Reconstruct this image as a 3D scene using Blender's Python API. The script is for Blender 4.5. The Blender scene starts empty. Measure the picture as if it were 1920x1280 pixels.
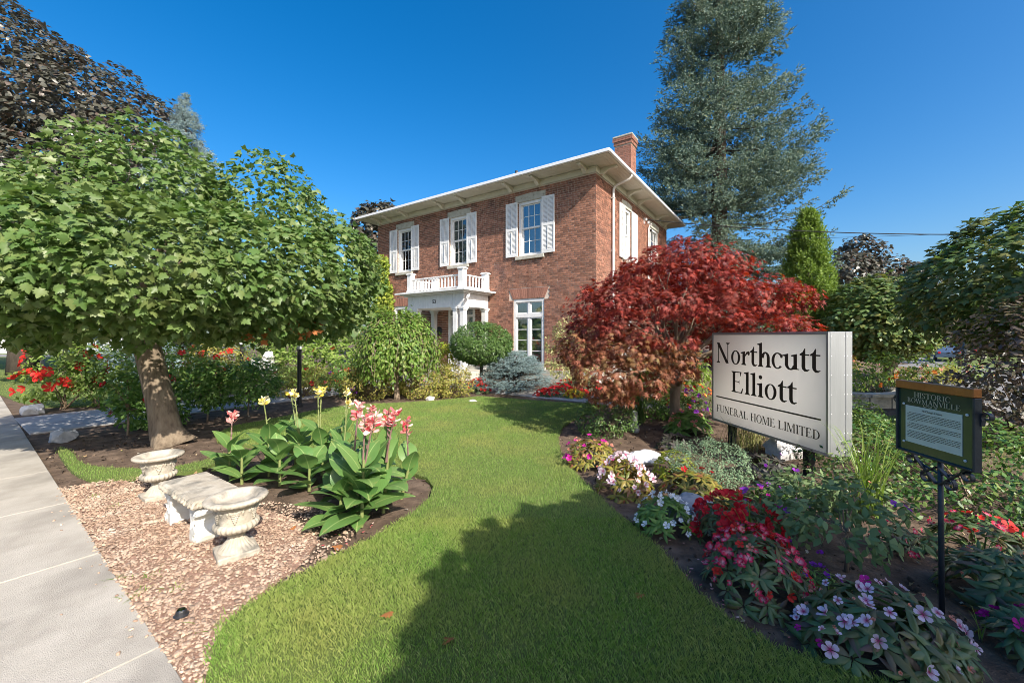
import bpy, math, random
import numpy as np
from mathutils import Vector, Matrix, Euler

SC = bpy.context.scene
COL = SC.collection
RNG = np.random.default_rng(7)
random.seed(7)

# ------------------------------------------------------------------ camera, sky, sun, exposure
CAM_H = 1.65
cam_data = bpy.data.cameras.new('camera')
cam = bpy.data.objects.new('camera', cam_data)
COL.objects.link(cam)
cam.location = (0, 0, CAM_H)
cam.rotation_euler = (math.radians(90), 0, 0)
cam_data.sensor_width = 36.0
cam_data.lens = 36.0 * 760 / 1920
cam_data.shift_y = -11 / 1920
cam_data.clip_start = 0.05
cam_data.clip_end = 3000
SC.camera = cam

SUN_EL = math.radians(36.5)
SUN_AZ = math.atan2(0.582, -0.813)          # clockwise from +Y
to_sun = Vector((math.sin(SUN_AZ) * math.cos(SUN_EL), math.cos(SUN_AZ) * math.cos(SUN_EL), math.sin(SUN_EL)))
world = bpy.data.worlds.new('World')
SC.world = world
world.use_nodes = True
wn, wl_ = world.node_tree.nodes, world.node_tree.links
wn.clear()
sky = wn.new('ShaderNodeTexSky')
sky.sky_type = 'NISHITA'
sky.sun_disc = False
sky.sun_elevation = SUN_EL
sky.sun_rotation = SUN_AZ
sky.altitude = 100
sky.air_density = 1.0
sky.dust_density = 3.0
sky.ozone_density = 3.0
hsv = wn.new('ShaderNodeHueSaturation')
hsv.inputs['Saturation'].default_value = 1.46
bg = wn.new('ShaderNodeBackground')
bg.inputs['Strength'].default_value = 0.135
wo = wn.new('ShaderNodeOutputWorld')
wl_.new(sky.outputs[0], hsv.inputs['Color'])
wl_.new(hsv.outputs[0], bg.inputs['Color'])
wl_.new(bg.outputs[0], wo.inputs['Surface'])

sun_data = bpy.data.lights.new('sun', 'SUN')
sun_data.energy = 5.0
sun_data.angle = math.radians(0.53)
sun_data.color = (1.0, 0.93, 0.83)
sun = bpy.data.objects.new('sun', sun_data)
COL.objects.link(sun)
sun.rotation_euler = (-to_sun).to_track_quat('-Z', 'Y').to_euler()

SC.view_settings.view_transform = 'Standard'
SC.view_settings.look = 'None'
SC.view_settings.exposure = 0.75
SC.view_settings.gamma = 1.0
SC.view_settings.use_curve_mapping = False
SC.render.engine = 'CYCLES'
SC.cycles.max_bounces = 6
SC.cycles.transparent_max_bounces = 12
SC.cycles.use_denoising = True
SC.cycles.denoiser = 'OPENIMAGEDENOISE'
SC.cycles.denoising_input_passes = 'RGB_ALBEDO_NORMAL'
SC.cycles.denoising_prefilter = 'ACCURATE'
SC.cycles.filter_width = 0.9

# ------------------------------------------------------------------ measuring helpers
FPX, HZ = 760.0, 629.0
def G(px, py, z=0.0):
    "ground point (x, y) seen at a pixel of the 1920 px photograph"
    Y = FPX * (CAM_H - z) / (py - HZ)
    return ((px - 960) / FPX * Y, Y)
def ZY(py, Y):
    return CAM_H - (py - HZ) / FPX * Y

# house frame: x along the front to the right, y to the back, origin at the right front corner
CX, CY = 2.79, 13.5
UX, UY = 0.82, -0.572
HROT = math.atan2(UY, UX)
def HW(t, m, z=0.0):
    "t metres left of the house corner along the front, m metres in front of the front wall"
    return np.array((CX - 0.82 * t - 0.572 * m, CY + 0.572 * t - 0.82 * m, z))

# ------------------------------------------------------------------ object helpers
ORI = {}                                       # world origin of each object built in world axes
def tag(o, label=None, cat=None, group=None, kind=None):
    if label: o['label'] = label
    if cat: o['category'] = cat
    if group: o['group'] = group
    if kind: o['kind'] = kind
    return o
def thing(name, label, cat, base=(0, 0, 0), group=None, rotz=0.0, scale=1.0):
    o = bpy.data.objects.new(name, None)
    o.empty_display_size = 0.1
    COL.objects.link(o)
    o.location = base
    o.rotation_euler = (0, 0, rotz)
    o.scale = (scale,) * 3
    tag(o, label, cat, group)
    ORI[o.name] = np.array(base, float)
    return o
def mesh_data(name, V, F, mats=None, mi=None, smooth=False):
    me = bpy.data.meshes.new(name)
    V = np.asarray(V, dtype=np.float32)
    if isinstance(F, np.ndarray):
        n, k = F.shape
        me.vertices.add(len(V)); me.vertices.foreach_set('co', V.ravel())
        me.loops.add(n * k); me.loops.foreach_set('vertex_index', F.astype(np.int32).ravel())
        me.polygons.add(n)
        me.polygons.foreach_set('loop_start', np.arange(0, n * k, k, dtype=np.int32))
        me.polygons.foreach_set('loop_total', np.full(n, k, dtype=np.int32))
        me.update(calc_edges=True)
    else:
        me.from_pydata([tuple(map(float, v)) for v in V], [], [tuple(int(i) for i in f) for f in F])
        me.update()
    if mats is not None:
        for m in (mats if isinstance(mats, (list, tuple)) else [mats]):
            me.materials.append(m)
    if mi is not None:
        me.polygons.foreach_set('material_index', np.asarray(mi, dtype=np.int32))
    if smooth:
        me.polygons.foreach_set('use_smooth', np.ones(len(me.polygons), dtype=bool))
    return me
def obj(name, V, F, mats, parent=None, local=False, mi=None, smooth=False, kind=None):
    "one mesh object; V in world axes unless local (then in the parent's axes)"
    V = np.asarray(V, dtype=float)
    org = np.zeros(3)
    if parent is not None and not local:
        org = ORI.get(parent.name, np.zeros(3))
        V = V - org
    o = bpy.data.objects.new(name, mesh_data(name, V, F, mats, mi, smooth))
    COL.objects.link(o)
    if parent is not None:
        o.parent = parent
    ORI[o.name] = org
    if kind: o['kind'] = kind
    return o
def place(name, me, parent, M):
    "an object that shares mesh data, at matrix M in the parent's axes"
    o = bpy.data.objects.new(name, me)
    COL.objects.link(o)
    o.parent = parent
    o.matrix_local = M
    return o

class MB:
    "collects shapes into one mesh"
    def __init__(s): s.V, s.F, s.M = [], [], []
    def add(s, V, F, m=0):
        n = len(s.V)
        s.V += [tuple(v) for v in V]
        s.F += [tuple(i + n for i in f) for f in F]
        s.M += [m] * len(F)
        return s
    def box(s, x0, x1, y0, y1, z0, z1, m=0):
        V = [(x0, y0, z0), (x1, y0, z0), (x1, y1, z0), (x0, y1, z0), (x0, y0, z1), (x1, y0, z1), (x1, y1, z1), (x0, y1, z1)]
        return s.add(V, [(0, 3, 2, 1), (4, 5, 6, 7), (0, 1, 5, 4), (1, 2, 6, 5), (2, 3, 7, 6), (3, 0, 4, 7)], m)
    def bevbox(s, x0, x1, y0, y1, z0, z1, b, m=0):
        "box with chamfered edges all round"
        V, F = [], []
        for z, i in ((z0, b), (z0 + b, 0), (z1 - b, 0), (z1, b)):
            xa, xb, ya, yb = x0 + i, x1 - i, y0 + i, y1 - i
            c = b * (1 if i == 0 else .6)
            V += [(xa + c, ya, z), (xb - c, ya, z), (xb, ya + c, z), (xb, yb - c, z), (xb - c, yb, z), (xa + c, yb, z), (xa, yb - c, z), (xa, ya + c, z)]
        F.append(tuple(range(7, -1, -1)))
        for k in range(3):
            for i in range(8):
                j = (i + 1) % 8
                F.append((k * 8 + i, k * 8 + j, k * 8 + 8 + j, k * 8 + 8 + i))
        F.append(tuple(range(24, 32)))
        return s.add(V, F, m)
    def tube(s, pts, rad, n=8, m=0, cap=True):
        V, F = tube(pts, rad, n, cap)
        return s.add(V, F, m)
    def lathe(s, prof, n=24, c=(0, 0, 0), m=0):
        V = []
        for r, z in prof:
            for i in range(n):
                a = 2 * math.pi * i / n
                V.append((c[0] + r * math.cos(a), c[1] + r * math.sin(a), c[2] + z))
        F = []
        for k in range(len(prof) - 1):
            for i in range(n):
                j = (i + 1) % n
                F.append((k * n + i, k * n + j, k * n + n + j, k * n + n + i))
        F.append(tuple(range(n - 1, -1, -1)))
        F.append(tuple((len(prof) - 1) * n + i for i in range(n)))
        return s.add(V, F, m)
    def build(s, name, mats, parent=None, local=False, smooth=False, kind=None):
        return obj(name, s.V, s.F, mats, parent, local, s.M, smooth, kind)

def tube(pts, rad, n=8, cap=True):
    P = [np.array(p, float) for p in pts]
    if not hasattr(rad, '__len__'): rad = [rad] * len(P)
    V, F = [], []
    up = np.array((0.0, 0.0, 1.0))
    prev = None
    for k, p in enumerate(P):
        d = P[min(k + 1, len(P) - 1)] - P[max(k - 1, 0)]
        d /= (np.linalg.norm(d) + 1e-9)
        if prev is None:
            a = np.cross(d, up if abs(d[2]) < .9 else np.array((1.0, 0, 0)))
        else:
            a = prev - d * np.dot(prev, d)
        a /= (np.linalg.norm(a) + 1e-9)
        prev = a
        b = np.cross(d, a)
        for i in range(n):
            t = 2 * math.pi * i / n
            V.append(p + rad[k] * (math.cos(t) * a + math.sin(t) * b))
    for k in range(len(P) - 1):
        for i in range(n):
            j = (i + 1) % n
            F.append((k * n + i, k * n + j, k * n + n + j, k * n + n + i))
    if cap:
        F.append(tuple(range(n - 1, -1, -1)))
        F.append(tuple((len(P) - 1) * n + i for i in range(n)))
    return V, F

# ------------------------------------------------------------------ materials
def new_mat(name):
    m = bpy.data.materials.new(name)
    m.use_nodes = True
    nt = m.node_tree
    nt.nodes.clear()
    return m, nt.nodes, nt.links
def ramp_node(N, cols, interp='LINEAR', pos=None):
    r = N.new('ShaderNodeValToRGB')
    r.color_ramp.interpolation = interp
    el = r.color_ramp.elements
    while len(el) < len(cols): el.new(0.5)
    for i, c in enumerate(cols):
        el[i].position = pos[i] if pos else i / max(1, len(cols) - 1)
        el[i].color = (*c, 1)
    return r
def leaf_mat(name, cols, trans=0.3, rough=0.5, spec=0.35, patch=0.0, patch_col=None, patch_scale=1.0, tint=None):
    "leaf: colour picked per leaf, some light let through"
    m, N, L = new_mat(name)
    geo = N.new('ShaderNodeNewGeometry')
    oi = N.new('ShaderNodeObjectInfo')
    ad = N.new('ShaderNodeMath'); ad.operation = 'ADD'
    fr = N.new('ShaderNodeMath'); fr.operation = 'FRACT'
    L.new(geo.outputs['Random Per Island'], ad.inputs[0]); L.new(oi.outputs['Random'], ad.inputs[1]); L.new(ad.outputs[0], fr.inputs[0])
    r = ramp_node(N, cols)
    L.new(fr.outputs[0], r.inputs[0])
    colour = r.outputs[0]
    if patch > 0:
        no = N.new('ShaderNodeTexNoise'); no.inputs['Scale'].default_value = patch_scale; no.inputs['Detail'].default_value = 3
        L.new(geo.outputs['Position'], no.inputs['Vector'])
        rr = ramp_node(N, [(0, 0, 0), (1, 1, 1)], pos=[.44, .66])
        L.new(no.outputs[0], rr.inputs[0])
        mu = N.new('ShaderNodeMath'); mu.operation = 'MULTIPLY'; mu.inputs[1].default_value = patch
        L.new(rr.outputs[0], mu.inputs[0])
        mx = N.new('ShaderNodeMix'); mx.data_type = 'RGBA'
        L.new(mu.outputs[0], mx.inputs[0]); L.new(colour, mx.inputs[6]); mx.inputs[7].default_value = (*patch_col, 1)
        colour = mx.outputs[2]
    p = N.new('ShaderNodeBsdfPrincipled')
    p.inputs['Roughness'].default_value = rough
    p.inputs['Specular IOR Level'].default_value = spec
    L.new(colour, p.inputs['Base Color'])
    out = N.new('ShaderNodeOutputMaterial')
    if trans > 0:
        t = N.new('ShaderNodeBsdfTranslucent')
        hs = N.new('ShaderNodeHueSaturation'); hs.inputs['Saturation'].default_value = 1.15; hs.inputs['Value'].default_value = 1.5
        L.new(colour, hs.inputs['Color']); L.new(hs.outputs[0], t.inputs[0])
        mix = N.new('ShaderNodeMixShader'); mix.inputs[0].default_value = trans
        L.new(p.outputs[0], mix.inputs[1]); L.new(t.outputs[0], mix.inputs[2])
        L.new(mix.outputs[0], out.inputs[0])
    else:
        L.new(p.outputs[0], out.inputs[0])
    return m
def mat(name, cols, scale=8.0, rough=0.7, bump=0.0, bscale=None, metallic=0.0, spec=0.4, rand=0.0, detail=6, coord='Object', stretch=None, pos=None, second=None):
    "surface: noise-mixed colours, optional bump, optional colour jitter per piece"
    m, N, L = new_mat(name)
    tc = N.new('ShaderNodeTexCoord')
    vec = tc.outputs[coord]
    if stretch:
        mp = N.new('ShaderNodeMapping'); mp.inputs['Scale'].default_value = stretch
        L.new(vec, mp.inputs[0]); vec = mp.outputs[0]
    no = N.new('ShaderNodeTexNoise'); no.inputs['Scale'].default_value = scale; no.inputs['Detail'].default_value = detail; no.inputs['Roughness'].default_value = 0.62
    L.new(vec, no.inputs['Vector'])
    n = len(cols)
    r = ramp_node(N, cols, pos=pos or [0.3 + 0.4 * i / max(1, n - 1) for i in range(n)])
    L.new(no.outputs[0], r.inputs[0])
    colour = r.outputs[0]
    if second:                                     # (colour, scale, lo, hi): stains with a shape of their own
        n2 = N.new('ShaderNodeTexNoise'); n2.inputs['Scale'].default_value = second[1]; n2.inputs['Detail'].default_value = 5
        L.new(vec, n2.inputs['Vector'])
        r2 = ramp_node(N, [(0, 0, 0), (1, 1, 1)], pos=[second[2], second[3]])
        L.new(n2.outputs[0], r2.inputs[0])
        mx = N.new('ShaderNodeMix'); mx.data_type = 'RGBA'
        L.new(r2.outputs[0], mx.inputs[0]); L.new(colour, mx.inputs[6]); mx.inputs[7].default_value = (*second[0], 1)
        colour = mx.outputs[2]
    if rand > 0:
        geo = N.new('ShaderNodeNewGeometry'); oi = N.new('ShaderNodeObjectInfo')
        ad = N.new('ShaderNodeMath'); ad.operation = 'ADD'; fr = N.new('ShaderNodeMath'); fr.operation = 'FRACT'
        L.new(geo.outputs['Random Per Island'], ad.inputs[0]); L.new(oi.outputs['Random'], ad.inputs[1]); L.new(ad.outputs[0], fr.inputs[0])
        mr = N.new('ShaderNodeMapRange'); mr.inputs[3].default_value = 1 - rand; mr.inputs[4].default_value = 1 + rand
        L.new(fr.outputs[0], mr.inputs[0])
        hs = N.new('ShaderNodeHueSaturation')
        L.new(colour, hs.inputs['Color']); L.new(mr.outputs[0], hs.inputs['Value'])
        colour = hs.outputs[0]
    p = N.new('ShaderNodeBsdfPrincipled')
    p.inputs['Roughness'].default_value = rough; p.inputs['Metallic'].default_value = metallic
    p.inputs['Specular IOR Level'].default_value = spec
    L.new(colour, p.inputs['Base Color'])
    if bump > 0:
        nb = N.new('ShaderNodeTexNoise'); nb.inputs['Scale'].default_value = bscale or scale * 4; nb.inputs['Detail'].default_value = 8
        L.new(vec, nb.inputs['Vector'])
        b = N.new('ShaderNodeBump'); b.inputs['Strength'].default_value = bump; b.inputs['Distance'].default_value = 0.02
        L.new(nb.outputs[0], b.inputs['Height']); L.new(b.outputs[0], p.inputs['Normal'])
    out = N.new('ShaderNodeOutputMaterial')
    L.new(p.outputs[0], out.inputs[0])
    return m
def petal_mat(name, inner, outer, r0=0.15, r1=0.5, rough=0.55):
    "petals coloured from the flower's eye outwards (object space, flower radius 1)"
    m, N, L = new_mat(name)
    tc = N.new('ShaderNodeTexCoord'); ln = N.new('ShaderNodeVectorMath'); ln.operation = 'LENGTH'
    L.new(tc.outputs['Object'], ln.inputs[0])
    r_ = ramp_node(N, [inner, outer], pos=[r0, r1])
    L.new(ln.outputs['Value'], r_.inputs[0])
    oi = N.new('ShaderNodeObjectInfo'); geo = N.new('ShaderNodeNewGeometry'); ad = N.new('ShaderNodeMath'); ad.operation = 'ADD'; fr = N.new('ShaderNodeMath'); fr.operation = 'FRACT'
    L.new(oi.outputs['Random'], ad.inputs[0]); L.new(geo.outputs['Random Per Island'], ad.inputs[1]); L.new(ad.outputs[0], fr.inputs[0])
    mr = N.new('ShaderNodeMapRange'); mr.inputs[3].default_value = .72; mr.inputs[4].default_value = 1.12; L.new(fr.outputs[0], mr.inputs[0])
    r = N.new('ShaderNodeHueSaturation'); L.new(mr.outputs[0], r.inputs['Value']); L.new(r_.outputs[0], r.inputs['Color'])
    p = N.new('ShaderNodeBsdfPrincipled'); p.inputs['Roughness'].default_value = rough; p.inputs['Specular IOR Level'].default_value = .2
    t = N.new('ShaderNodeBsdfTranslucent'); mix = N.new('ShaderNodeMixShader'); mix.inputs[0].default_value = .3
    L.new(r.outputs[0], p.inputs['Base Color']); L.new(r.outputs[0], t.inputs[0])
    L.new(p.outputs[0], mix.inputs[1]); L.new(t.outputs[0], mix.inputs[2])
    out = N.new('ShaderNodeOutputMaterial'); L.new(mix.outputs[0], out.inputs[0])
    return m
def glass_mat(name, refl=0.25, tint=(.75, .82, .85)):
    m, N, L = new_mat(name)
    t = N.new('ShaderNodeBsdfTransparent'); t.inputs[0].default_value = (*tint, 1)
    g = N.new('ShaderNodeBsdfGlossy'); g.inputs['Roughness'].default_value = .02
    fz = N.new('ShaderNodeFresnel'); fz.inputs[0].default_value = 1.5
    ad = N.new('ShaderNodeMath'); ad.operation = 'ADD'; ad.inputs[1].default_value = refl; ad.use_clamp = True
    L.new(fz.outputs[0], ad.inputs[0])
    mix = N.new('ShaderNodeMixShader')
    L.new(ad.outputs[0], mix.inputs[0]); L.new(t.outputs[0], mix.inputs[1]); L.new(g.outputs[0], mix.inputs[2])
    out = N.new('ShaderNodeOutputMaterial'); L.new(mix.outputs[0], out.inputs[0])
    return m

M = {}
M['white'] = mat('white_paint', [(.66, .66, .645), (.75, .75, .735)], 5, .5, .03, second=((.6, .59, .56), 2.2, .56, .74))
M['cream'] = mat('cream_paint', [(.58, .55, .46), (.66, .63, .54)], 3, .6, .03)
M['brick'] = mat('brick', [(.155, .066, .044), (.25, .115, .074), (.315, .155, .1)], 9, .9, .25, 90, rand=.38, second=((.12, .06, .05), 1.1, .56, .72))
M['brick_red'] = mat('brick_red', [(.25, .115, .08), (.32, .155, .11)], 9, .9, .2, 90, rand=.25)
M['mortar'] = mat('mortar', [(.5, .41, .33), (.64, .55, .46)], 5, .95, .2, 60)
M['limestone'] = mat('limestone', [(.36, .34, .28), (.5, .48, .41)], 5, .85, .2, 40, second=((.2, .19, .15), 6, .58, .75))
M['roof'] = mat('roof_felt', [(.09, .085, .08), (.14, .13, .12)], 6, .9, .2)
M['gutter'] = mat('gutter_metal', [(.7, .71, .72), (.78, .78, .78)], 2, .35)
M['glass'] = glass_mat('window_glass', .22)
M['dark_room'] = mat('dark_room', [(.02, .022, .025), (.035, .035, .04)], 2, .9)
M['curtain'] = mat('curtain', [(.32, .33, .31), (.55, .55, .52)], 4, .9, stretch=(30, 1, .3))
M['concrete'] = mat('concrete', [(.31, .28, .235), (.4, .365, .31), (.48, .44, .38)], 2.2, .9, .4, 190, second=((.22, .2, .17), 1.3, .5, .72))
M['concrete2'] = mat('concrete_path', [(.3, .29, .28), (.42, .41, .4)], 3, .9, .2, 100)
M['soil'] = mat('soil', [(.05, .032, .02), (.11, .074, .05), (.19, .135, .095)], 5, .95, .8, 45, detail=9)
M['soil_clod'] = mat('soil_clod', [(.04, .028, .02), (.12, .085, .06)], 20, .95, .5, 60, rand=.4)
M['turf'] = mat('turf', [(.07, .11, .02), (.13, .16, .04)], 14, .95, .5, 80)
M['chips'] = mat('stone_chip', [(.28, .18, .12), (.385, .27, .19), (.48, .38, .29)], 4, .85, .3, 60, rand=.34)
M['gravel_base'] = mat('gravel_base', [(.22, .13, .09), (.4, .25, .18)], 60, .95, .8, 90)
M['statuary'] = mat('cast_stone', [(.33, .285, .215), (.43, .38, .3), (.51, .465, .38)], 7, .85, .35, 60, second=((.16, .15, .125), 6, .5, .68))
M['statuary_white'] = mat('white_cast_stone', [(.58, .56, .5), (.68, .67, .62)], 5, .8, .25, 60, second=((.45, .43, .33), 4, .6, .78))
M['white_rock'] = mat('white_rock', [(.42, .41, .4), (.62, .61, .6), (.72, .71, .7)], 4, .9, .6, 16)
M['slate_rock'] = mat('slate_rock', [(.22, .24, .26), (.4, .41, .42)], 5, .9, .5, 16)
M['bark'] = mat('maple_bark', [(.085, .062, .042), (.19, .145, .1), (.25, .2, .14)], 16, .95, 1.0, 22, stretch=(1, 1, .16))
M['bark_grey'] = mat('pale_bark', [(.26, .24, .2), (.42, .4, .35)], 10, .95, .6, 22, stretch=(1, 1, .3))
M['bark_dark'] = mat('dark_bark', [(.05, .04, .03), (.1, .08, .06)], 12, .95, .6, 25, stretch=(1, 1, .3))
M['bark_jm'] = mat('smooth_bark', [(.16, .12, .085), (.27, .21, .15)], 12, .9, .5, 25, stretch=(1, 1, .3))
M['stem_green'] = mat('green_stem', [(.1, .17, .05), (.17, .24, .08)], 8, .6)
M['stem_brown'] = mat('brown_stem', [(.14, .095, .06), (.22, .16, .1)], 12, .8)
M['black_metal'] = mat('black_metal', [(.012, .012, .014), (.03, .03, .032)], 8, .45, .05)
M['iron'] = mat('blued_iron', [(.03, .036, .045), (.06, .07, .085)], 10, .4, .1, metallic=.4)
M['asphalt'] = mat('asphalt', [(.16, .155, .15), (.23, .225, .22)], 3, .9, .2, 120)

# ------------------------------------------------------------------ foliage engine
def nrm(a):
    return a / (np.linalg.norm(a, axis=-1, keepdims=True) + 1e-9)
def fan(outline, cz=0.0, cup=0.0, c=(0.0, 0.35)):
    "leaf from an outline in the (x, y) plane, y along the leaf; cup bends the edges down"
    V = [(c[0], c[1], cz)] + [(x, y, -cup * abs(x) - 0.12 * cup * y * y) for x, y in outline]
    n = len(outline)
    F = [(0, 1 + i, 1 + (i + 1) % n) for i in range(n)]
    return np.array(V, float), np.array(F, int)
MAPLE = fan([(0, -.02), (.22, -.1), (.2, .06), (.47, .05), (.4, .22), (.56, .38), (.36, .42), (.4, .62), (.2, .58), (.17, .76), (0, 1.0),
             (-.17, .76), (-.2, .58), (-.4, .62), (-.36, .42), (-.56, .38), (-.4, .22), (-.47, .05), (-.2, .06), (-.22, -.1)], .03, .25)
MAPLE_LO = fan([(0, 0), (.3, -.04), (.26, .16), (.54, .36), (.27, .5), (0, 1.0), (-.27, .5), (-.54, .36), (-.26, .16), (-.3, -.04)], .03, .25)
JMAPLE = fan([(0, .02), (.3, -.02), (.1, .16), (.52, .3), (.12, .32), (.36, .7), (.05, .45), (0, 1.05), (-.05, .45), (-.36, .7), (-.12, .32), (-.52, .3), (-.1, .16), (-.3, -.02)], .0, .35, (0, .22))
MAPLE_XLO = (np.array([(0, 0, 0), (.46, .1, -.1), (.36, .5, -.06), (0, 1, -.1), (-.36, .5, -.06), (-.46, .1, -.1)], float), np.array([(0, 1, 2), (0, 2, 3), (0, 3, 4), (0, 4, 5)], int))
OVAL = (np.array([(0, 0, 0), (.25, .36, -.05), (.17, .72, -.07), (0, 1, -.1), (-.17, .72, -.07), (-.25, .36, -.05)], float),
        np.array([(0, 1, 2), (0, 2, 3), (0, 3, 4), (0, 4, 5)], int))
DIAMOND = (np.array([(0, 0, 0), (.26, .5, -.06), (0, 1, -.05), (-.26, .5, -.06)], float), np.array([(0, 1, 2), (0, 2, 3)], int))
LANCE = (np.array([(0, 0, 0), (.14, .3, -.03), (.13, .62, -.09), (0, 1, -.24), (-.13, .62, -.09), (-.14, .3, -.03), (0, .35, .035), (0, .65, -.03)], float),
         np.array([(0, 1, 6), (1, 2, 7), (1, 7, 6), (2, 3, 7), (3, 4, 7), (4, 5, 6), (4, 6, 7), (5, 0, 6)], int))
def sprig_template(n=9, seed=1):
    r = np.random.default_rng(seed)
    V, F = [], []
    for i in range(n):
        y = .08 + .8 * i / n
        a = 2.4 * i
        d = np.array((math.cos(a), .75, math.sin(a) * .8 + .1)); d /= np.linalg.norm(d)
        L = .34 * (1 - .3 * i / n)
        w = np.cross(d, (0, 1, 0)); w = w / (np.linalg.norm(w) + 1e-9) * .085
        b = np.array((0, y, 0))
        k = len(V)
        V += [b - w, b + w, b + d * L]
        F.append((k, k + 1, k + 2))
    k = len(V)
    V += [np.array((-.05, .55, 0)), np.array((.05, .55, 0)), np.array((0, 1.1, .03))]
    F.append((k, k + 1, k + 2))
    return np.array(V, float), np.array(F, int)
SPRIG = sprig_template(10)
SPRIG_LO = sprig_template(5, 2)
def leaves(tpl, pos, normal, tip, scale):
    "arrays of vertices and triangles for leaves at pos, facing normal, pointing along tip"
    Z = nrm(normal)
    Yd = nrm(tip - Z * np.sum(tip * Z, axis=1, keepdims=True))
    X = np.cross(Yd, Z)
    tv, tf = tpl
    s = np.asarray(scale, float).reshape(-1, 1, 1)
    V = pos[:, None, :] + s * (tv[None, :, 0:1] * X[:, None, :] + tv[None, :, 1:2] * Yd[:, None, :] + tv[None, :, 2:3] * Z[:, None, :])
    n, k = len(pos), len(tv)
    F = tf[None, :, :] + (np.arange(n) * k)[:, None, None]
    return V.reshape(-1, 3), F.reshape(-1, 3)
def leaf_matrices(pos, normal, tip, scale):
    Z = nrm(normal); Yd = nrm(tip - Z * np.sum(tip * Z, axis=1, keepdims=True)); X = np.cross(Yd, Z)
    out = []
    for p, x, y, z, s in zip(pos, X, Yd, Z, scale):
        out.append(Matrix(((x[0] * s, y[0] * s, z[0] * s, p[0]), (x[1] * s, y[1] * s, z[1] * s, p[1]), (x[2] * s, y[2] * s, z[2] * s, p[2]), (0, 0, 0, 1))))
    return out
def sphere_dirs(n, rng):
    v = rng.normal(size=(n, 3))
    return nrm(v)
def lobe_surface(lobes, n, rng, zmin=None):
    "points and outward normals on the outside of a union of lobes (cx, cy, cz, rx, ry, rz_up, rz_down)"
    area = np.array([l[3] * l[4] + l[3] * l[5] for l in lobes]); area = area / area.sum()
    P, Nn = [], []
    for l, a in zip(lobes, area):
        k = max(8, int(n * a * 1.5))
        d = sphere_dirs(k, rng)
        rz = np.where(d[:, 2] > 0, l[5], l[6])
        r = np.stack([np.full(k, l[3]), np.full(k, l[4]), rz], 1)
        P.append(np.array(l[:3]) + d * r); Nn.append(nrm(d / r))
    P, Nn = np.concatenate(P), np.concatenate(Nn)
    keep = np.ones(len(P), bool)
    for l in lobes:
        d = P - np.array(l[:3])
        rz = np.where(d[:, 2] > 0, l[5], l[6])
        q = (d[:, 0] / l[3]) ** 2 + (d[:, 1] / l[4]) ** 2 + (d[:, 2] / rz) ** 2
        keep &= q > 0.9
    if zmin is not None: keep &= P[:, 2] > zmin
    P, Nn = P[keep], Nn[keep]
    idx = rng.permutation(len(P))[:n]
    return P[idx], Nn[idx]
def crown(lobes, nclump, per, rc, bump, size, rng, inner=0.25, up=.6, out=.6, jit=.35, droop=.55, zmin=None, sizevar=.3):
    "clumped leaf positions: small domes of leaves over the lobes, some leaves deeper inside"
    C, N0 = lobe_surface(lobes, nclump, rng, zmin)
    k = len(C)
    lump = rng.uniform(-.4, 1.0, size=k) * bump                 # clumps stand out or sit back
    rr = rc * rng.uniform(.6, 1.3, size=k)
    a = rng.uniform(0, 2 * math.pi, size=(k, per)); q = np.sqrt(rng.uniform(0, 1, size=(k, per)))
    t1 = nrm(np.cross(N0, np.array((.3, .2, 1.0)))); t2 = np.cross(N0, t1)
    h = (1 - q ** 2) * (rr * .55)[:, None] + lump[:, None] - rng.exponential(.25, size=(k, per)) * rr[:, None]
    off_t = (np.cos(a) * q * rr[:, None])[..., None] * t1[:, None, :] + (np.sin(a) * q * rr[:, None])[..., None] * t2[:, None, :]
    P = C[:, None, :] + off_t + h[..., None] * N0[:, None, :]
    Nn = N0[:, None, :] * out + off_t / rr[:, None, None] * .5 + np.array((0, 0, up)) + rng.normal(size=(k, per, 3)) * jit
    P, Nn = P.reshape(-1, 3), Nn.reshape(-1, 3)
    No = np.repeat(N0, per, 0)
    if inner > 0:
        m = int(len(P) * inner)
        i = rng.integers(0, k, m)
        cen = np.mean([l[:3] for l in lobes], 0)
        Pi = C[i] + (cen - C[i]) * rng.uniform(.12, .55, size=(m, 1)) + rng.normal(size=(m, 3)) * rc * .4
        P = np.concatenate([P, Pi]); Nn = np.concatenate([Nn, rng.normal(size=(m, 3)) + np.array((0, 0, up))]); No = np.concatenate([No, N0[i]])
    tip = No * 1.0 + rng.normal(size=P.shape) * .6 + np.array((0, 0, -droop))
    s = size * rng.uniform(1 - sizevar, 1 + sizevar, size=len(P))
    return P, Nn, tip, s
def limb_tubes(mb, base, tips, r0, rng, n=6, sag=.1, m=0):
    for tpt in tips:
        b, t = np.array(base, float), np.array(tpt, float)
        pts = []
        L = np.linalg.norm(t - b)
        k1, k2 = rng.normal(size=3) * .06 * L, rng.normal(size=3) * .05 * L
        for i in range(6):
            u = i / 5
            pts.append(b + (t - b) * u + k1 * math.sin(u * math.pi) + k2 * math.sin(u * 2 * math.pi) + np.array((0, 0, sag * L * math.sin(u * math.pi))))
        mb.tube(pts, [r0 * (1 - .8 * i / 5) for i in range(6)], n, m)

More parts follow.
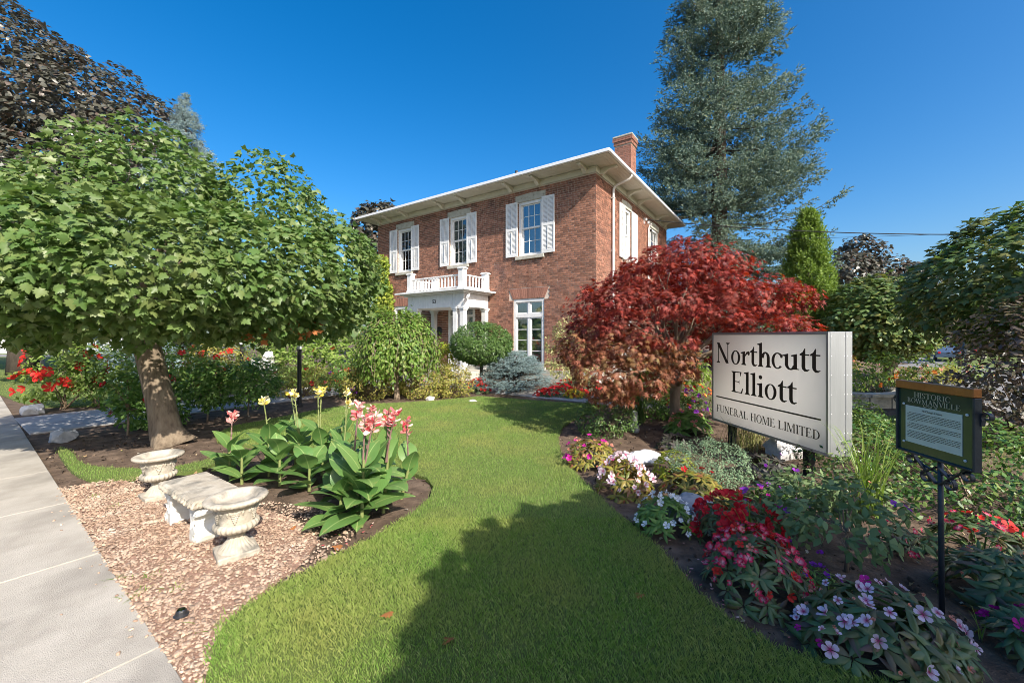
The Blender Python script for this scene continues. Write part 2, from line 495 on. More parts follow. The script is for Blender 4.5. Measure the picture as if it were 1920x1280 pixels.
# ------------------------------------------------------------------ ground
def sstep(x):
    x = np.clip(x, 0, 1); return x * x * (3 - 2 * x)
def ucoord(x, y):
    return (x - CX) * 0.82 - (y - CY) * 0.572
def zg(x, y):
    "the lot falls away to the side street on the right"
    return -1.0 * sstep((ucoord(np.asarray(x, float), np.asarray(y, float)) - 8.2) / 2.6)
def vnoise(x, y, seed=0):
    r = np.random.default_rng(seed); o = 0
    for k in range(6):
        a = r.uniform(0, 6.28); fq = r.uniform(.7, 1.6) * 2 ** (k * .7)
        o = o + np.sin((x * math.cos(a) + y * math.sin(a)) * fq + r.uniform(0, 6.28)) / (1 + k * .6)
    return o
def axis(parts):
    o = []
    for a, b, s in parts:
        o += list(np.arange(a, b, s))
    return np.array(o + [parts[-1][1]])
gx = axis([(-900, -100, 100), (-100, -20, 8), (-20, -7, 1), (-7, 6, .085), (6, 26, .5), (26, 100, 6), (100, 900, 100)])
gy = axis([(-60, -6, 6), (-6, 1.2, .4), (1.2, 9, .085), (9, 50, .6), (50, 150, 10), (150, 1500, 150)])
X, Y = np.meshgrid(gx, gy)
near = sstep((7.2 - np.abs(X + .5)) / 1.0) * sstep((9.2 - Y) / 1.0) * sstep((Y - 1.0) / .6)
Z = zg(X, Y) + near * np.clip(vnoise(X * 9, Y * 9, 3) * .004 + vnoise(X * 2.2, Y * 2.2, 4) * .006 + RNG.normal(size=X.shape) * .004 - .012, -.04, .012)
nx, ny = len(gx), len(gy)
idx = np.arange(nx * ny).reshape(ny, nx)
F = np.stack([idx[:-1, :-1], idx[:-1, 1:], idx[1:, 1:], idx[1:, :-1]], -1).reshape(-1, 4)
g = obj('ground', np.stack([X, Y, Z], -1).reshape(-1, 3), F, M['soil'], kind='structure')

def inside(poly, x, y):
    poly = np.asarray(poly); r = np.zeros(len(x), bool); n = len(poly)
    j = n - 1
    for i in range(n):
        xi, yi = poly[i]; xj, yj = poly[j]
        c = ((yi > y) != (yj > y)) & (x < (xj - xi) * (y - yi) / (yj - yi + 1e-12) + xi)
        r ^= c; j = i
    return r
def smooth_poly(pts, it=2, closed=True):
    p = [np.array(q, float) for q in pts]
    for _ in range(it):
        o = []
        for i in range(len(p)):
            a, b = p[i], p[(i + 1) % len(p)]
            o += [a * .75 + b * .25, a * .25 + b * .75]
        p = o
    return p
def sheet(name, poly, z0, z1, mats, parent=None, kind='structure', zf=None):
    n = len(poly)
    zz = [float(zf(p[0], p[1])) if zf else 0.0 for p in poly]
    V = [(p[0], p[1], z1 + q) for p, q in zip(poly, zz)] + [(p[0], p[1], z0 + q) for p, q in zip(poly, zz)]
    F = [tuple(range(n))] + [(i, n + i, n + (i + 1) % n, (i + 1) % n) for i in range(n)]
    area = sum(poly[i][0] * poly[(i + 1) % n][1] - poly[(i + 1) % n][0] * poly[i][1] for i in range(n))
    if area < 0: F = [tuple(reversed(f)) for f in F]
    return obj(name, V, F, mats, parent, kind=kind)

def gpx(l): return [G(*p) for p in l]
# main lawn between the two beds
lawn_left = [(452, 1150), (520, 1105), (600, 1062), (700, 1012), (770, 968), (806, 935), (812, 915), (800, 899), (765, 886), (700, 868), (620, 852), (540, 842), (480, 838), (430, 838), (408, 830), (405, 815), (440, 800), (520, 785)]
lawn_far = [(590, 771), (660, 760), (740, 757), (820, 752), (868, 747), (900, 744), (1000, 752), (1075, 757), (1120, 759), (1138, 762)]
lawn_right = [(1090, 780), (1056, 800), (1046, 822), (1052, 852), (1075, 884), (1102, 913), (1151, 959), (1190, 992), (1232, 1028), (1270, 1070), (1305, 1113), (1365, 1164), (1461, 1222), (1558, 1247), (1642, 1277)]
edge = gpx(lawn_left) + gpx(lawn_far) + gpx(lawn_right)
main_lawn_poly = edge + [(2.3, 1.55), (3.2, 1.1), (3.4, -1.0), (-1.0, -1.0), (-.95, 1.2)] + gpx([(385, 1290), (398, 1220), (418, 1180)])
def HP(t, m): p = HW(t, m); return (p[0], p[1])
lawns = [
    ('lawn', main_lawn_poly, 'sunlit front lawn'),
    ('lawn', [HP(7.9, 10.5), HP(7.9, 1.6), HP(60, 1.6), HP(60, 11.75), HP(20, 11.75), HP(13, 11.6), HP(10.4, 11.45), HP(8.6, 11.2)], 'left yard lawn'),
    ('lawn', smooth_poly(gpx([(120, 868), (108, 850), (112, 838), (135, 848), (150, 872), (200, 880), (270, 880), (275, 900), (180, 906), (140, 893)]), 1), 'strip of lawn by the sidewalk'),
    ('lawn', smooth_poly(gpx([(318, 878), (380, 868), (418, 850), (432, 856), (396, 876), (330, 893)]), 1), 'lawn strip behind the bench'),
    ('lawn', [(5.6, 5.0), (9.2, 3.6), (12.5, 6.0), (12.5, 8.4), (8.6, 8.2), (6.3, 8.4), (5.2, 7.0)], 'lawn beyond the clipped hedge'),
]
M['blade'] = leaf_mat('grass_blade', [(.125, .235, .042), (.185, .31, .062), (.245, .36, .088), (.36, .415, .15)], .35, .6, .25, .65, (.38, .37, .12), 1.1)
BLADE = (np.array([(-.5, 0, 0), (.5, 0, 0), (.28, .1, .55), (0, .42, 1.0)], float), np.array([(0, 1, 2), (0, 2, 3)], int))
def grass_blades(poly, dens, hmin, hmax, rng, ylim=40.0):
    poly = np.asarray(poly)
    x0, y0 = poly.min(0); x1, y1 = poly.max(0)
    y0 = max(y0, 1.2); y1 = min(y1, ylim); x0 = max(x0, -30); x1 = min(x1, 14)
    n = int((x1 - x0) * (y1 - y0) * dens)
    x = rng.uniform(x0, x1, n); y = rng.uniform(y0, y1, n)
    p = np.clip((3.0 / np.maximum(y, .5)) ** 1.25, 0, 1)
    k = (rng.uniform(size=n) < p) & (np.abs(x) < y * 1.32 + .2)
    x, y = x[k], y[k]
    k = inside(poly, x + rng.normal(size=len(x)) * .02, y + rng.normal(size=len(x)) * .02)
    x, y = x[k], y[k]; n = len(x)
    w = .0024 * np.maximum(1, (y / 3.0) ** .8) * rng.uniform(.7, 1.3, n)
    hgt = rng.uniform(hmin, hmax, n) * (1 + .25 * vnoise(x * 3, y * 3, 9) / 3)
    a = rng.uniform(0, 2 * math.pi, n)
    tv, tf = BLADE
    ca, sa = np.cos(a), np.sin(a)
    lean = rng.uniform(.3, 1.9, n) * hgt
    bx = tv[None, :, 0] * w[:, None]; by = tv[None, :, 1] * lean[:, None]; bz = tv[None, :, 2] * hgt[:, None]
    zz = zg(x, y)
    V = np.stack([x[:, None] + bx * ca[:, None] - by * sa[:, None], y[:, None] + bx * sa[:, None] + by * ca[:, None], zz[:, None] + .018 + bz], -1)
    nr = y < 3.6                                                    # bent two-face blades close by, single faces beyond
    Vn = V[nr].reshape(-1, 3); Fn = (tf[None] + (np.arange(nr.sum()) * 4)[:, None, None]).reshape(-1, 3)
    Vf = V[~nr][:, (0, 1, 3)].reshape(-1, 3); Ff = np.arange(len(Vf)).reshape(-1, 3)
    return np.concatenate([Vn, Vf]), np.concatenate([Fn, Ff + len(Vn)])
for i, (nm, poly, what) in enumerate(lawns):
    s = sheet(nm, poly, -.05, .022, M['turf'], zf=zg)
    V, F = grass_blades(poly, (17500, 1800, 9000, 9000, 2500)[i], .018, .038, RNG, (40, 26, 40, 40, 40)[i])
    b = obj('grass', V, F, M['blade'], kind='stuff')
    tag(b, 'short mown grass of the ' + what, 'grass')

# sidewalk: separate concrete slabs with a tooled edge
SE = np.array((-1.569, 1.926)); SD = np.array((-.805, .593)); SN = np.array((-.593, -.805))
sw = obj('sidewalk', [(*(SE + SD * a + SN * b), -.06 if k == 0 else -.004) for k in (0, 1) for a, b in ((-6, .03), (60, .03), (60, 1.72), (-6, 1.72))],
         [(0, 3, 2, 1), (4, 5, 6, 7), (0, 1, 5, 4), (1, 2, 6, 5), (2, 3, 7, 6), (3, 0, 4, 7)], M['soil'], kind='structure')
def local_slab(mb, L, W, hgt, b=.008):
    mb.bevbox(0, L, 0, W, -.08, hgt, b)
    return mb
smesh = local_slab(MB(), 1.54, 1.72, .022, .004)
slab_me = mesh_data('slab', smesh.V, smesh.F, M['concrete'])
ang = math.atan2(SD[1], SD[0])
for k in range(-4, 30):
    p = SE + SD * (k * 1.55 + .35)
    place('slab', slab_me, sw, Matrix.Translation((p[0], p[1], RNG.uniform(-.003, .003))) @ Matrix.Rotation(ang, 4, 'Z'))
# kerb-side verge and street behind the sidewalk (left of the camera)
vg = [tuple(SE + SD * a + SN * b) for a, b in ((-6, 1.75), (60, 1.75), (60, 4.0), (-6, 4.0))]
sheet('verge', vg, -.05, .02, M['turf'])
sheet('street', [tuple(SE + SD * a + SN * b) for a, b in ((-60, 4.15), (90, 4.15), (90, 13), (-60, 13))], -.05, .008, M['asphalt'])
# straight path from the sidewalk to the porch, and the walk along the front
def walk(name, t0, t1, m0, m1, step, along_m, parent_mat, mt):
    a = [HP(t0, m0), HP(t1, m0), HP(t1, m1), HP(t0, m1)]
    o = sheet(name, a, -.07, .004, parent_mat)
    n = int(round(((m1 - m0) if along_m else (t1 - t0)) / step))
    for k in range(n):
        mb = MB()
        if along_m: t_a, t_b, m_a, m_b = t0, t1, m0 + k * step + .006, m0 + (k + 1) * step - .006
        else: t_a, t_b, m_a, m_b = t0 + k * step + .006, t0 + (k + 1) * step - .006, m0, m1
        mb.bevbox(-t_b, -t_a, -m_b, -m_a, -.05, .03, .008)
        V = [HW(-x, -y, z) for x, y, z in mb.V]
        obj('slab', V, mb.F, mt, o)
    return o
walk('path', 4.95, 7.15, 2.2, 11.75, 1.59, True, M['soil'], M['concrete2'])
walk('walk', -3.4, 4.9, 2.45, 3.5, 1.66, False, M['soil'], M['concrete2'])
# side street on the right with its far verge and kerb
def UV(u, v): return (CX + .82 * u + .572 * v, CY - .572 * u + .82 * v)
road = sheet('road', [UV(11.2, -60), UV(18.0, -60), UV(18.0, 160), UV(11.2, 160)], -1.1, -.985, M['asphalt'])
sheet('verge', [UV(18.16, -60), UV(60, -60), UV(60, 160), UV(18.16, 160)], -1.1, -.86, M['turf'])
for k, u in enumerate((11.05, 18.0)):
    sheet('kerb', [UV(u, -60), UV(u + .15, -60), UV(u + .15, 160), UV(u, 160)], -1.1, -.85, M['concrete'])

# stone chip mulch between sidewalk and lawn
gravel_poly = gpx([(118, 935), (150, 912), (205, 900), (262, 908), (330, 935), (420, 950), (500, 958), (545, 972), (600, 1012), (560, 1060), (470, 1128), (425, 1168), (402, 1210), (388, 1290), (345, 1290), (300, 1217), (240, 1120), (160, 995)])
gb = sheet('gravel_bed', gravel_poly, -.05, .006, M['gravel_base'])
def chip_mesh(seed):
    r = np.random.default_rng(seed)
    n = 5
    a = np.arange(n) * 6.28 / n + r.uniform(-.3, .3, n)
    a = np.sort(a)
    rad = r.uniform(.7, 1.1, n)
    b = [(math.cos(t) * q, math.sin(t) * q * .75, -.2) for t, q in zip(a, rad)]
    tp = [(math.cos(t) * q * .78, math.sin(t) * q * .75 * .78, .2 + r.uniform(-.1, .12)) for t, q in zip(a, rad)]
    V = np.array(b + tp)
    F = [(i, (i + 1) % n, n + (i + 1) % n) for i in range(n)] + [(i, n + (i + 1) % n, n + i) for i in range(n)] + [(n, n + i, n + i + 1) for i in range(1, n - 1)]
    return V, np.array(F)
chip_tpl = [chip_mesh(i) for i in range(5)]
gp = np.array(gravel_poly)
n = 58000
cx_, cy_ = RNG.uniform(gp[:, 0].min() - .3, gp[:, 0].max() + .35, n), RNG.uniform(1.75, gp[:, 1].max() + .1, n)
ins = inside(gp, cx_, cy_)
off = inside(gp, cx_ - .25, cy_ - .12) & ~ins                       # strays thrown on to the soil of the canna bed
keep = ((ins | inside(gp, cx_ + .2, cy_ + .2)) & (RNG.uniform(size=n) < np.clip(.86 + .14 * vnoise(cx_ * 2.2, cy_ * 2.2, 12), .3, 1))) | (off & (RNG.uniform(size=n) < .3))
keep &= ~inside(np.array(main_lawn_poly), cx_, cy_)
sidew = ((cx_ - SE[0]) * SN[0] + (cy_ - SE[1]) * SN[1]) < .01
keep &= sidew | ((RNG.uniform(size=n) < .035) & (RNG.exponential(.07, n) > ((cx_ - SE[0]) * SN[0] + (cy_ - SE[1]) * SN[1])))
cx_, cy_ = cx_[keep], cy_[keep]; n = len(cx_)
sz = RNG.gamma(2.2, .003, n) + .0035
sz = np.clip(sz, .0035, .03)
order = np.argsort(-(sz / np.hypot(cx_, cy_)))
cx_, cy_, sz = cx_[order], cy_[order], sz[order]
rot = sphere_dirs(n, RNG) * .35 + np.array((0, 0, 1.0))
tipd = RNG.normal(size=(n, 3)) * np.array((1, 1, .2))
onp = ((cx_ - SE[0]) * SN[0] + (cy_ - SE[1]) * SN[1]) > .005
pos = np.stack([cx_, cy_, np.where(onp, .023 + sz * .2, .008 + sz * .25 + RNG.uniform(0, .012, n))], 1)
mats4 = leaf_matrices(pos[:300], rot[:300], tipd[:300], sz[:300])
chip_me = [mesh_data('stone_chip', v, f, M['chips']) for v, f in chip_tpl]
for i in range(300):
    place('stone_chip', chip_me[i % 5], gb, mats4[i])
AV, AF, base = [], [], 0
for k in range(5):
    s_ = slice(300 + k, n, 5)
    V, F = leaves(chip_tpl[k], pos[s_], rot[s_], tipd[s_], sz[s_])
    AV.append(V); AF.append(F + base); base += len(V)
obj('stone_chips', np.concatenate(AV), np.concatenate(AF), M['chips'], gb, kind='stuff')

# crumbs of soil and mulch over the open beds
n = 16000
x = RNG.uniform(-7, 6, n); y = RNG.uniform(1.7, 9, n)
k = (RNG.uniform(size=n) < np.clip((3 / y) ** 1.3, 0, 1)) & (np.abs(x) < 1.3 * y + .2) & ~inside(np.array(main_lawn_poly), x, y) & ~inside(gp, x, y)
k &= ((x - SE[0]) * SN[0] + (y - SE[1]) * SN[1]) < -.03
hx, hm = (CX - x) * .82 + (y - CY) * .572, (CX - x) * .572 + (CY - y) * .82
k &= ~((hx > 4.8) & (hx < 7.3) & (hm < 12)) & ~((hm > 2.3) & (hm < 3.7))
for nm, pl, w_ in lawns[1:]: k &= ~inside(np.array(pl), x, y)
x, y = x[k], y[k]; n = len(x)
V, F = leaves(chip_tpl[0], np.stack([x, y, RNG.uniform(-.012, .006, n)], 1), sphere_dirs(n, RNG) + np.array((0, 0, .6)), RNG.normal(size=(n, 3)), np.clip(RNG.gamma(2.2, .005, n), .003, .03))
tag(obj('soil_clods', V, F, M['soil_clod'], kind='stuff'), 'dark crumbs of soil and mulch over the planting beds', 'soil')

# ------------------------------------------------------------------ the house
house = thing('brick_house', 'two-storey red brick house with white shutters, balcony porch and deep bracketed eaves', 'house', (CX, CY, 0), rotz=HROT)
FL, SL, WT, FZ = 11.5, 9.1, 7.1, 0.42          # front length, side length, wall top, foundation top
def fmap(V): return [tuple(v) for v in V]                       # front wall: (a, depth, z)
def smap(V): return [(-d, a, z) for a, d, z in V]               # right side wall: a runs to the back
def hp(name, mb, mt, wall=fmap, parent=None, smooth=False, kind=None):
    return obj(name, wall(mb.V), mb.F, mt, parent or house, True, mb.M, smooth, kind)
def wall_rects(a0, a1, z0, z1, holes):
    xs = sorted({a0, a1, *[v for h in holes for v in h[:2] if a0 < v < a1]})
    zs = sorted({z0, z1, *[v for h in holes for v in h[2:] if z0 < v < z1]})
    for i in range(len(xs) - 1):
        for j in range(len(zs) - 1):
            cx, cz = (xs[i] + xs[i + 1]) / 2, (zs[j] + zs[j + 1]) / 2
            if not any(h[0] < cx < h[1] and h[2] < cz < h[3] for h in holes):
                yield xs[i], xs[i + 1], zs[j], zs[j + 1]
UPZ = (4.6, 6.64)
front_holes = [(-3.1, -2.06, *UPZ), (-6.62, -5.64, *UPZ), (-9.98, -9.02, *UPZ), (-3.34, -1.99, .5, 3.02), (-10.3, -8.95, .5, 3.02), (-6.75, -5.25, .32, 2.95)]
side_holes = [(2.72, 3.5, *UPZ), (6.2, 7.5, *UPZ), (2.5, 3.7, .7, 3.0)]
lintels = [(-3.24, -1.92, 6.64, 6.92), (-6.76, -5.48, 6.64, 6.92), (-10.14, -8.86, 6.64, 6.92)]
arches = [(-3.34, -1.99), (-10.3, -8.95)]
mb = MB()
for a, b, c, d in wall_rects(-FL, 0, 0, WT + .3, front_holes): mb.add([(a, .012, c), (b, .012, c), (b, .012, d), (a, .012, d)], [(0, 1, 2, 3)])
for a, b, c, d in front_holes:                                   # reveals
    mb.add([(a, .012, c), (a, .3, c), (a, .3, d), (a, .012, d)], [(0, 3, 2, 1)]); mb.add([(b, .012, c), (b, .3, c), (b, .3, d), (b, .012, d)], [(0, 1, 2, 3)])
    mb.add([(a, .012, d), (b, .012, d), (b, .3, d), (a, .3, d)], [(0, 1, 2, 3)]); mb.add([(a, .012, c), (b, .012, c), (b, .3, c), (a, .3, c)], [(0, 3, 2, 1)])
V2, F2 = [], []
s2 = MB()
for a, b, c, d in wall_rects(.012, SL, 0, WT + .3, side_holes): s2.add([(a, .012, c), (b, .012, c), (b, .012, d), (a, .012, d)], [(0, 1, 2, 3)])
for a, b, c, d in side_holes:
    s2.add([(a, .012, c), (a, .3, c), (a, .3, d), (a, .012, d)], [(0, 3, 2, 1)]); s2.add([(b, .012, c), (b, .3, c), (b, .3, d), (b, .012, d)], [(0, 1, 2, 3)])
    s2.add([(a, .012, d), (b, .012, d), (b, .3, d), (a, .3, d)], [(0, 1, 2, 3)]); s2.add([(a, .012, c), (b, .012, c), (b, .3, c), (a, .3, c)], [(0, 3, 2, 1)])
mb.add(smap(s2.V), s2.F)
mb.add([(-FL, .012, 0), (-FL, SL, 0), (-FL, SL, WT + .3), (-FL, .012, WT + .3)], [(0, 3, 2, 1)])
mb.add([(-FL, SL, 0), (-.012, SL, 0), (-.012, SL, WT + .3), (-FL, SL, WT + .3)], [(0, 3, 2, 1)])
wall = hp('wall', mb, M['mortar'])
# bricks: laid course by course round the openings, proud of the mortar
BL, BH, J = .202, .061, .0145
def courses(a0, a1, holes, off=0.0):
    out = []
    z, r = FZ, 0
    while z + BH <= WT + .02:
        cuts = sorted([(h[0], h[1]) for h in holes if h[2] < z + BH * .6 and h[3] > z + BH * .4])
        spans, s = [], a0
        for c0, c1 in cuts:
            if c0 > s: spans.append((s, c0))
            s = max(s, c1)
        if s < a1: spans.append((s, a1))
        header = r % 6 == 5
        L = (BL - J) / 2 if header else BL
        for s0, s1 in spans:
            k0 = math.floor((s0 - a0) / (L + J)) - 1
            x = a0 + k0 * (L + J) + (0 if r % 2 else (L + J) / 2)
            while x < s1:
                p, q = max(x, s0), min(x + L, s1)
                if q - p > .03: out.append((p, q, z))
                x += L + J
        z += BH + J; r += 1
    return out
fb = courses(-FL, 0.0, front_holes + lintels + [(a - .2, b + .2, 3.02, 3.42) for a, b in arches] + [(-3.2, -2.02, 4.48, 4.6), (-6.74, -5.54, 4.48, 4.6), (-10.1, -8.92, 4.48, 4.6)])
sb = courses(0.0, SL, side_holes + [(2.5, 3.72, 6.64, 6.92), (6.0, 7.7, 6.64, 6.92), (2.5, 3.72, 4.48, 4.6)])
def brick_quads(lst, rng):
    V, F = [], []
    for p, q, z in lst:
        o = rng.normal() * .0022
        n = len(V)
        V += [(p, .02, z), (q, .02, z), (q, .02, z + BH), (p, .02, z + BH), (p, o, z), (q, o, z), (q, o, z + BH), (p, o, z + BH)]
        F += [(4, 5, 6, 7), (4, 0, 1, 5), (5, 1, 2, 6), (6, 2, 3, 7), (7, 3, 0, 4)]
        F[-5:] = [tuple(i + n for i in f) for f in F[-5:]]
    return V, F
rng = np.random.default_rng(11)
full = [b for b in fb if abs((b[1] - b[0]) - BL) < 1e-6]
def camdist(b):
    p = HW(-(b[0] + b[1]) / 2, 0, b[2]); return math.hypot(p[0], p[1]) + abs(p[2] - 4.0) * .35 + (9 if not 3.4 < b[2] < 6.95 else 0)
full.sort(key=camdist)
near_b = set(full[:300])
V, F = brick_quads([(0, BL, 0)], rng)
brick_me = mesh_data('brick', V, F, M['brick'])
for b in full[:300]:
    place('brick', brick_me, wall, Matrix.Translation((b[0], rng.normal() * .002, b[2])))
V, F = brick_quads([b for b in fb if b not in near_b], rng)
Vs, Fs = brick_quads(sb, rng)
# the side's first bricks turn the corner: pull them 4 mm back from the front plane
Vs = [(max(a, .004), d, z) for a, d, z in Vs]
n0 = len(V)
obj('bricks', V + smap(Vs), F + [tuple(i + n0 for i in f) for f in Fs], M['brick'], wall, True, kind='stuff')
# splayed brick arches over the tall ground floor windows
for a, b in arches:
    n = 19
    for i in range(n):
        u0, u1 = i / n, (i + 1) / n
        l0, l1 = a - .02 + (b - a + .04) * u0, a - .02 + (b - a + .04) * u1
        t0, t1 = a - .2 + (b - a + .4) * u0, a - .2 + (b - a + .4) * u1
        g_ = .005
        o = -.006 + rng.normal() * .002
        V = [(l0 + g_, o, 3.03), (l1 - g_, o, 3.03), (t1 - g_, o, 3.41), (t0 + g_, o, 3.41), (l0 + g_, .02, 3.03), (l1 - g_, .02, 3.03), (t1 - g_, .02, 3.41), (t0 + g_, .02, 3.41)]
        obj('arch_brick', V, [(0, 1, 2, 3), (4, 0, 3, 7), (1, 5, 6, 2), (3, 2, 6, 7), (4, 5, 1, 0)], M['brick_red'], wall, True)
# stone foundation
mb = MB(); mb.box(-FL - .04, .04, -.04, .02, 0, FZ); hp('foundation', mb, M['limestone'])
mb = MB(); mb.box(.0, SL, -.043, .0, 0, FZ - .002); hp('foundation', mb, M['limestone'], smap)

# ---- windows
def curtain(a0, a1, z0, z1, d, n=40, amp=.025):
    V, F = [], []
    for i in range(n + 1):
        a = a0 + (a1 - a0) * i / n
        dd = d + amp * math.sin(i * 1.9) + amp * .4 * math.sin(i * .7)
        V += [(a, dd, z0), (a, dd, z1)]
        if i: F.append((2 * i - 2, 2 * i, 2 * i + 1, 2 * i - 1))
    return V, F
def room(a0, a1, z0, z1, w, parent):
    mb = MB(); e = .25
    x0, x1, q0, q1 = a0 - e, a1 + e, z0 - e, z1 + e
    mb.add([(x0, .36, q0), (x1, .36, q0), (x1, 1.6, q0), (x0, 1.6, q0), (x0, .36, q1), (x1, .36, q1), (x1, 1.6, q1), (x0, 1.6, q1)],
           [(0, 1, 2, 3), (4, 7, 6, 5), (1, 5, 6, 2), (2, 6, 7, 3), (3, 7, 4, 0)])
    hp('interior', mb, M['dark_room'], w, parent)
def pane_grid(w, par, a0, a1, z0, z1, d, nx, nz, mun=.018, curtain_on=True):
    "glass panes between glazing bars"
    pw, ph = (a1 - a0) / nx, (z1 - z0) / nz
    for i in range(nx):
        for j in range(nz):
            mb = MB()
            e = mun / 2 + .001
            mb.box(a0 + pw * i + (e if i else .001), a0 + pw * (i + 1) - (e if i < nx - 1 else .001), d, d + .004, z0 + ph * j + (e if j else .001), z0 + ph * (j + 1) - (e if j < nz - 1 else .001))
            hp('pane', mb, M['glass'], w, par)
    mb = MB()
    for i in range(1, nx): mb.box(a0 + pw * i - mun / 2, a0 + pw * i + mun / 2, d - .014, d + .012, z0, z1)
    for j in range(1, nz): mb.box(a0, a1, d - .011, d + .009, z0 + ph * j - mun / 2, z0 + ph * j + mun / 2)
    if mb.V: hp('glazing_bars', mb, M['white'], w, par)
def ring(mb, a0, a1, z0, z1, d0, d1, wd, wt=None, wb=None):
    wt = wt or wd; wb = wb or wd
    mb.box(a0, a0 + wd, d0, d1, z0, z1); mb.box(a1 - wd, a1, d0, d1, z0, z1)
    mb.box(a0 + wd, a1 - wd, d0, d1, z1 - wt, z1); mb.box(a0 + wd, a1 - wd, d0, d1, z0, z0 + wb)
def sash_window(a0, a1, z0, z1, w, nx=3, stone=True, cur=True, lower_open=False):
    mb = MB(); ring(mb, a0 + .004, a1 - .004, z0 + .004, z1 - .004, .03, .17, .095, .1, .07)
    win = hp('window', mb, M['white'], w)
    zm = (z0 + z1) / 2 + .03
    for lo, hi, d in ((zm - .02, z1 - .105, .09), (z0 + .075, zm + .02, .125)):
        s = MB(); ring(s, a0 + .1, a1 - .1, lo, hi, d, d + .034, .05, .045, .06); so = hp('sash', s, M['white'], w, win)
        pane_grid(w, win, a0 + .15, a1 - .15, lo + .06, hi - .045, d + .014, nx, 2)
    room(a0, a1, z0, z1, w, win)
    if cur:
        V, F = curtain(a0 + .08, a0 + .08 + (a1 - a0) * .36, z0 + .02, z1 - .02, .42); c = obj('curtain', w(V), F, M['curtain'], win, True)
        V, F = curtain(a1 - .08 - (a1 - a0) * .3, a1 - .08, z0 + .02, z1 - .02, .42); c = obj('curtain', w(V), F, M['curtain'], win, True)
    if stone:
        mb = MB(); L = a1 - a0 + .26; x0 = a0 - .13; n = 8
        V = [];
        for i in range(n + 1):
            u = i / n; V += [(x0 + L * u, -.018, z1 + .003), (x0 + L * u, -.018, z1 + .235 + .045 * math.sin(math.pi * u))]
        V += [(v[0], .05, v[2]) for v in V]
        m_ = 2 * n + 2
        F = [(2 * i, 2 * i + 2, 2 * i + 3, 2 * i + 1) for i in range(n)] + [(2 * i + 1, 2 * i + 3, m_ + 2 * i + 3, m_ + 2 * i + 1) for i in range(n)] + [(2 * i, m_ + 2 * i, m_ + 2 * i + 2, 2 * i + 2) for i in range(n)] + [(0, 1, m_ + 1, m_), (2 * n, m_ + 2 * n, m_ + 2 * n + 1, 2 * n + 1)]
        obj('lintel', w(V), F, M['limestone'], win, True)
        mb = MB(); mb.bevbox(a0 - .11, a1 + .09, -.09, .1, z0 - .12, z0, .008); hp('sill', mb, M['limestone'], w, win)
    return win
def shutter(a0, a1, z0, z1, w, y=-.03):
    mb = MB()
    s = .055
    mb.box(a0, a0 + s, y - .035, y, z0, z1); mb.box(a1 - s, a1, y - .035, y, z0, z1)
    for q0, q1 in ((z0, z0 + .12), (z1 - .07, z1), ((z0 + z1) / 2 - .045, (z0 + z1) / 2 + .045)): mb.box(a0 + s, a1 - s, y - .033, y - .002, q0, q1)
    sh = hp('shutter', mb, M['white'], w)
    mb = MB()
    for q0, q1 in ((z0 + .12, (z0 + z1) / 2 - .045), ((z0 + z1) / 2 + .045, z1 - .07)):
        n = int((q1 - q0) / .044)
        for i in range(n):
            z = q0 + (q1 - q0) * (i + .5) / n
            mb.add([(a0 + s, y - .026, z - .02), (a1 - s, y - .026, z - .02), (a1 - s, y - .013, z + .021), (a0 + s, y - .013, z + .021),
                    (a0 + s, y - .02, z - .0215), (a1 - s, y - .02, z - .0215), (a1 - s, y - .007, z + .019), (a0 + s, y - .007, z + .019)],
                   [(0, 1, 2, 3), (4, 7, 6, 5), (0, 4, 5, 1), (2, 6, 7, 3)])
    hp('louvres', mb, M['white'], w, sh, kind='stuff')
    mb = MB(); c = (a0 + a1) / 2
    mb.box(c - .011, c + .011, y - .047, y - .036, z0 + .15, (z0 + z1) / 2 - .07); mb.box(c - .011, c + .011, y - .047, y - .036, (z0 + z1) / 2 + .07, z1 - .1)
    hp('tilt_rod', mb, M['white'], w, sh)
for a0, a1 in ((-3.1, -2.06), (-6.62, -5.64), (-9.98, -9.02)):
    sash_window(a0, a1, *UPZ, fmap)
    shutter(a0 - .55, a0 - .02, 4.62, 6.66, fmap); shutter(a1 + .0, a1 + .52, 4.62, 6.66, fmap)
sash_window(2.72, 3.5, *UPZ, smap); shutter(2.13, 2.7, 4.62, 6.66, smap); shutter(3.52, 4.2, 4.62, 6.66, smap)
sash_window(6.2, 7.5, *UPZ, smap, 4)
sash_window(2.5, 3.7, .7, 3.0, smap, 3, False)
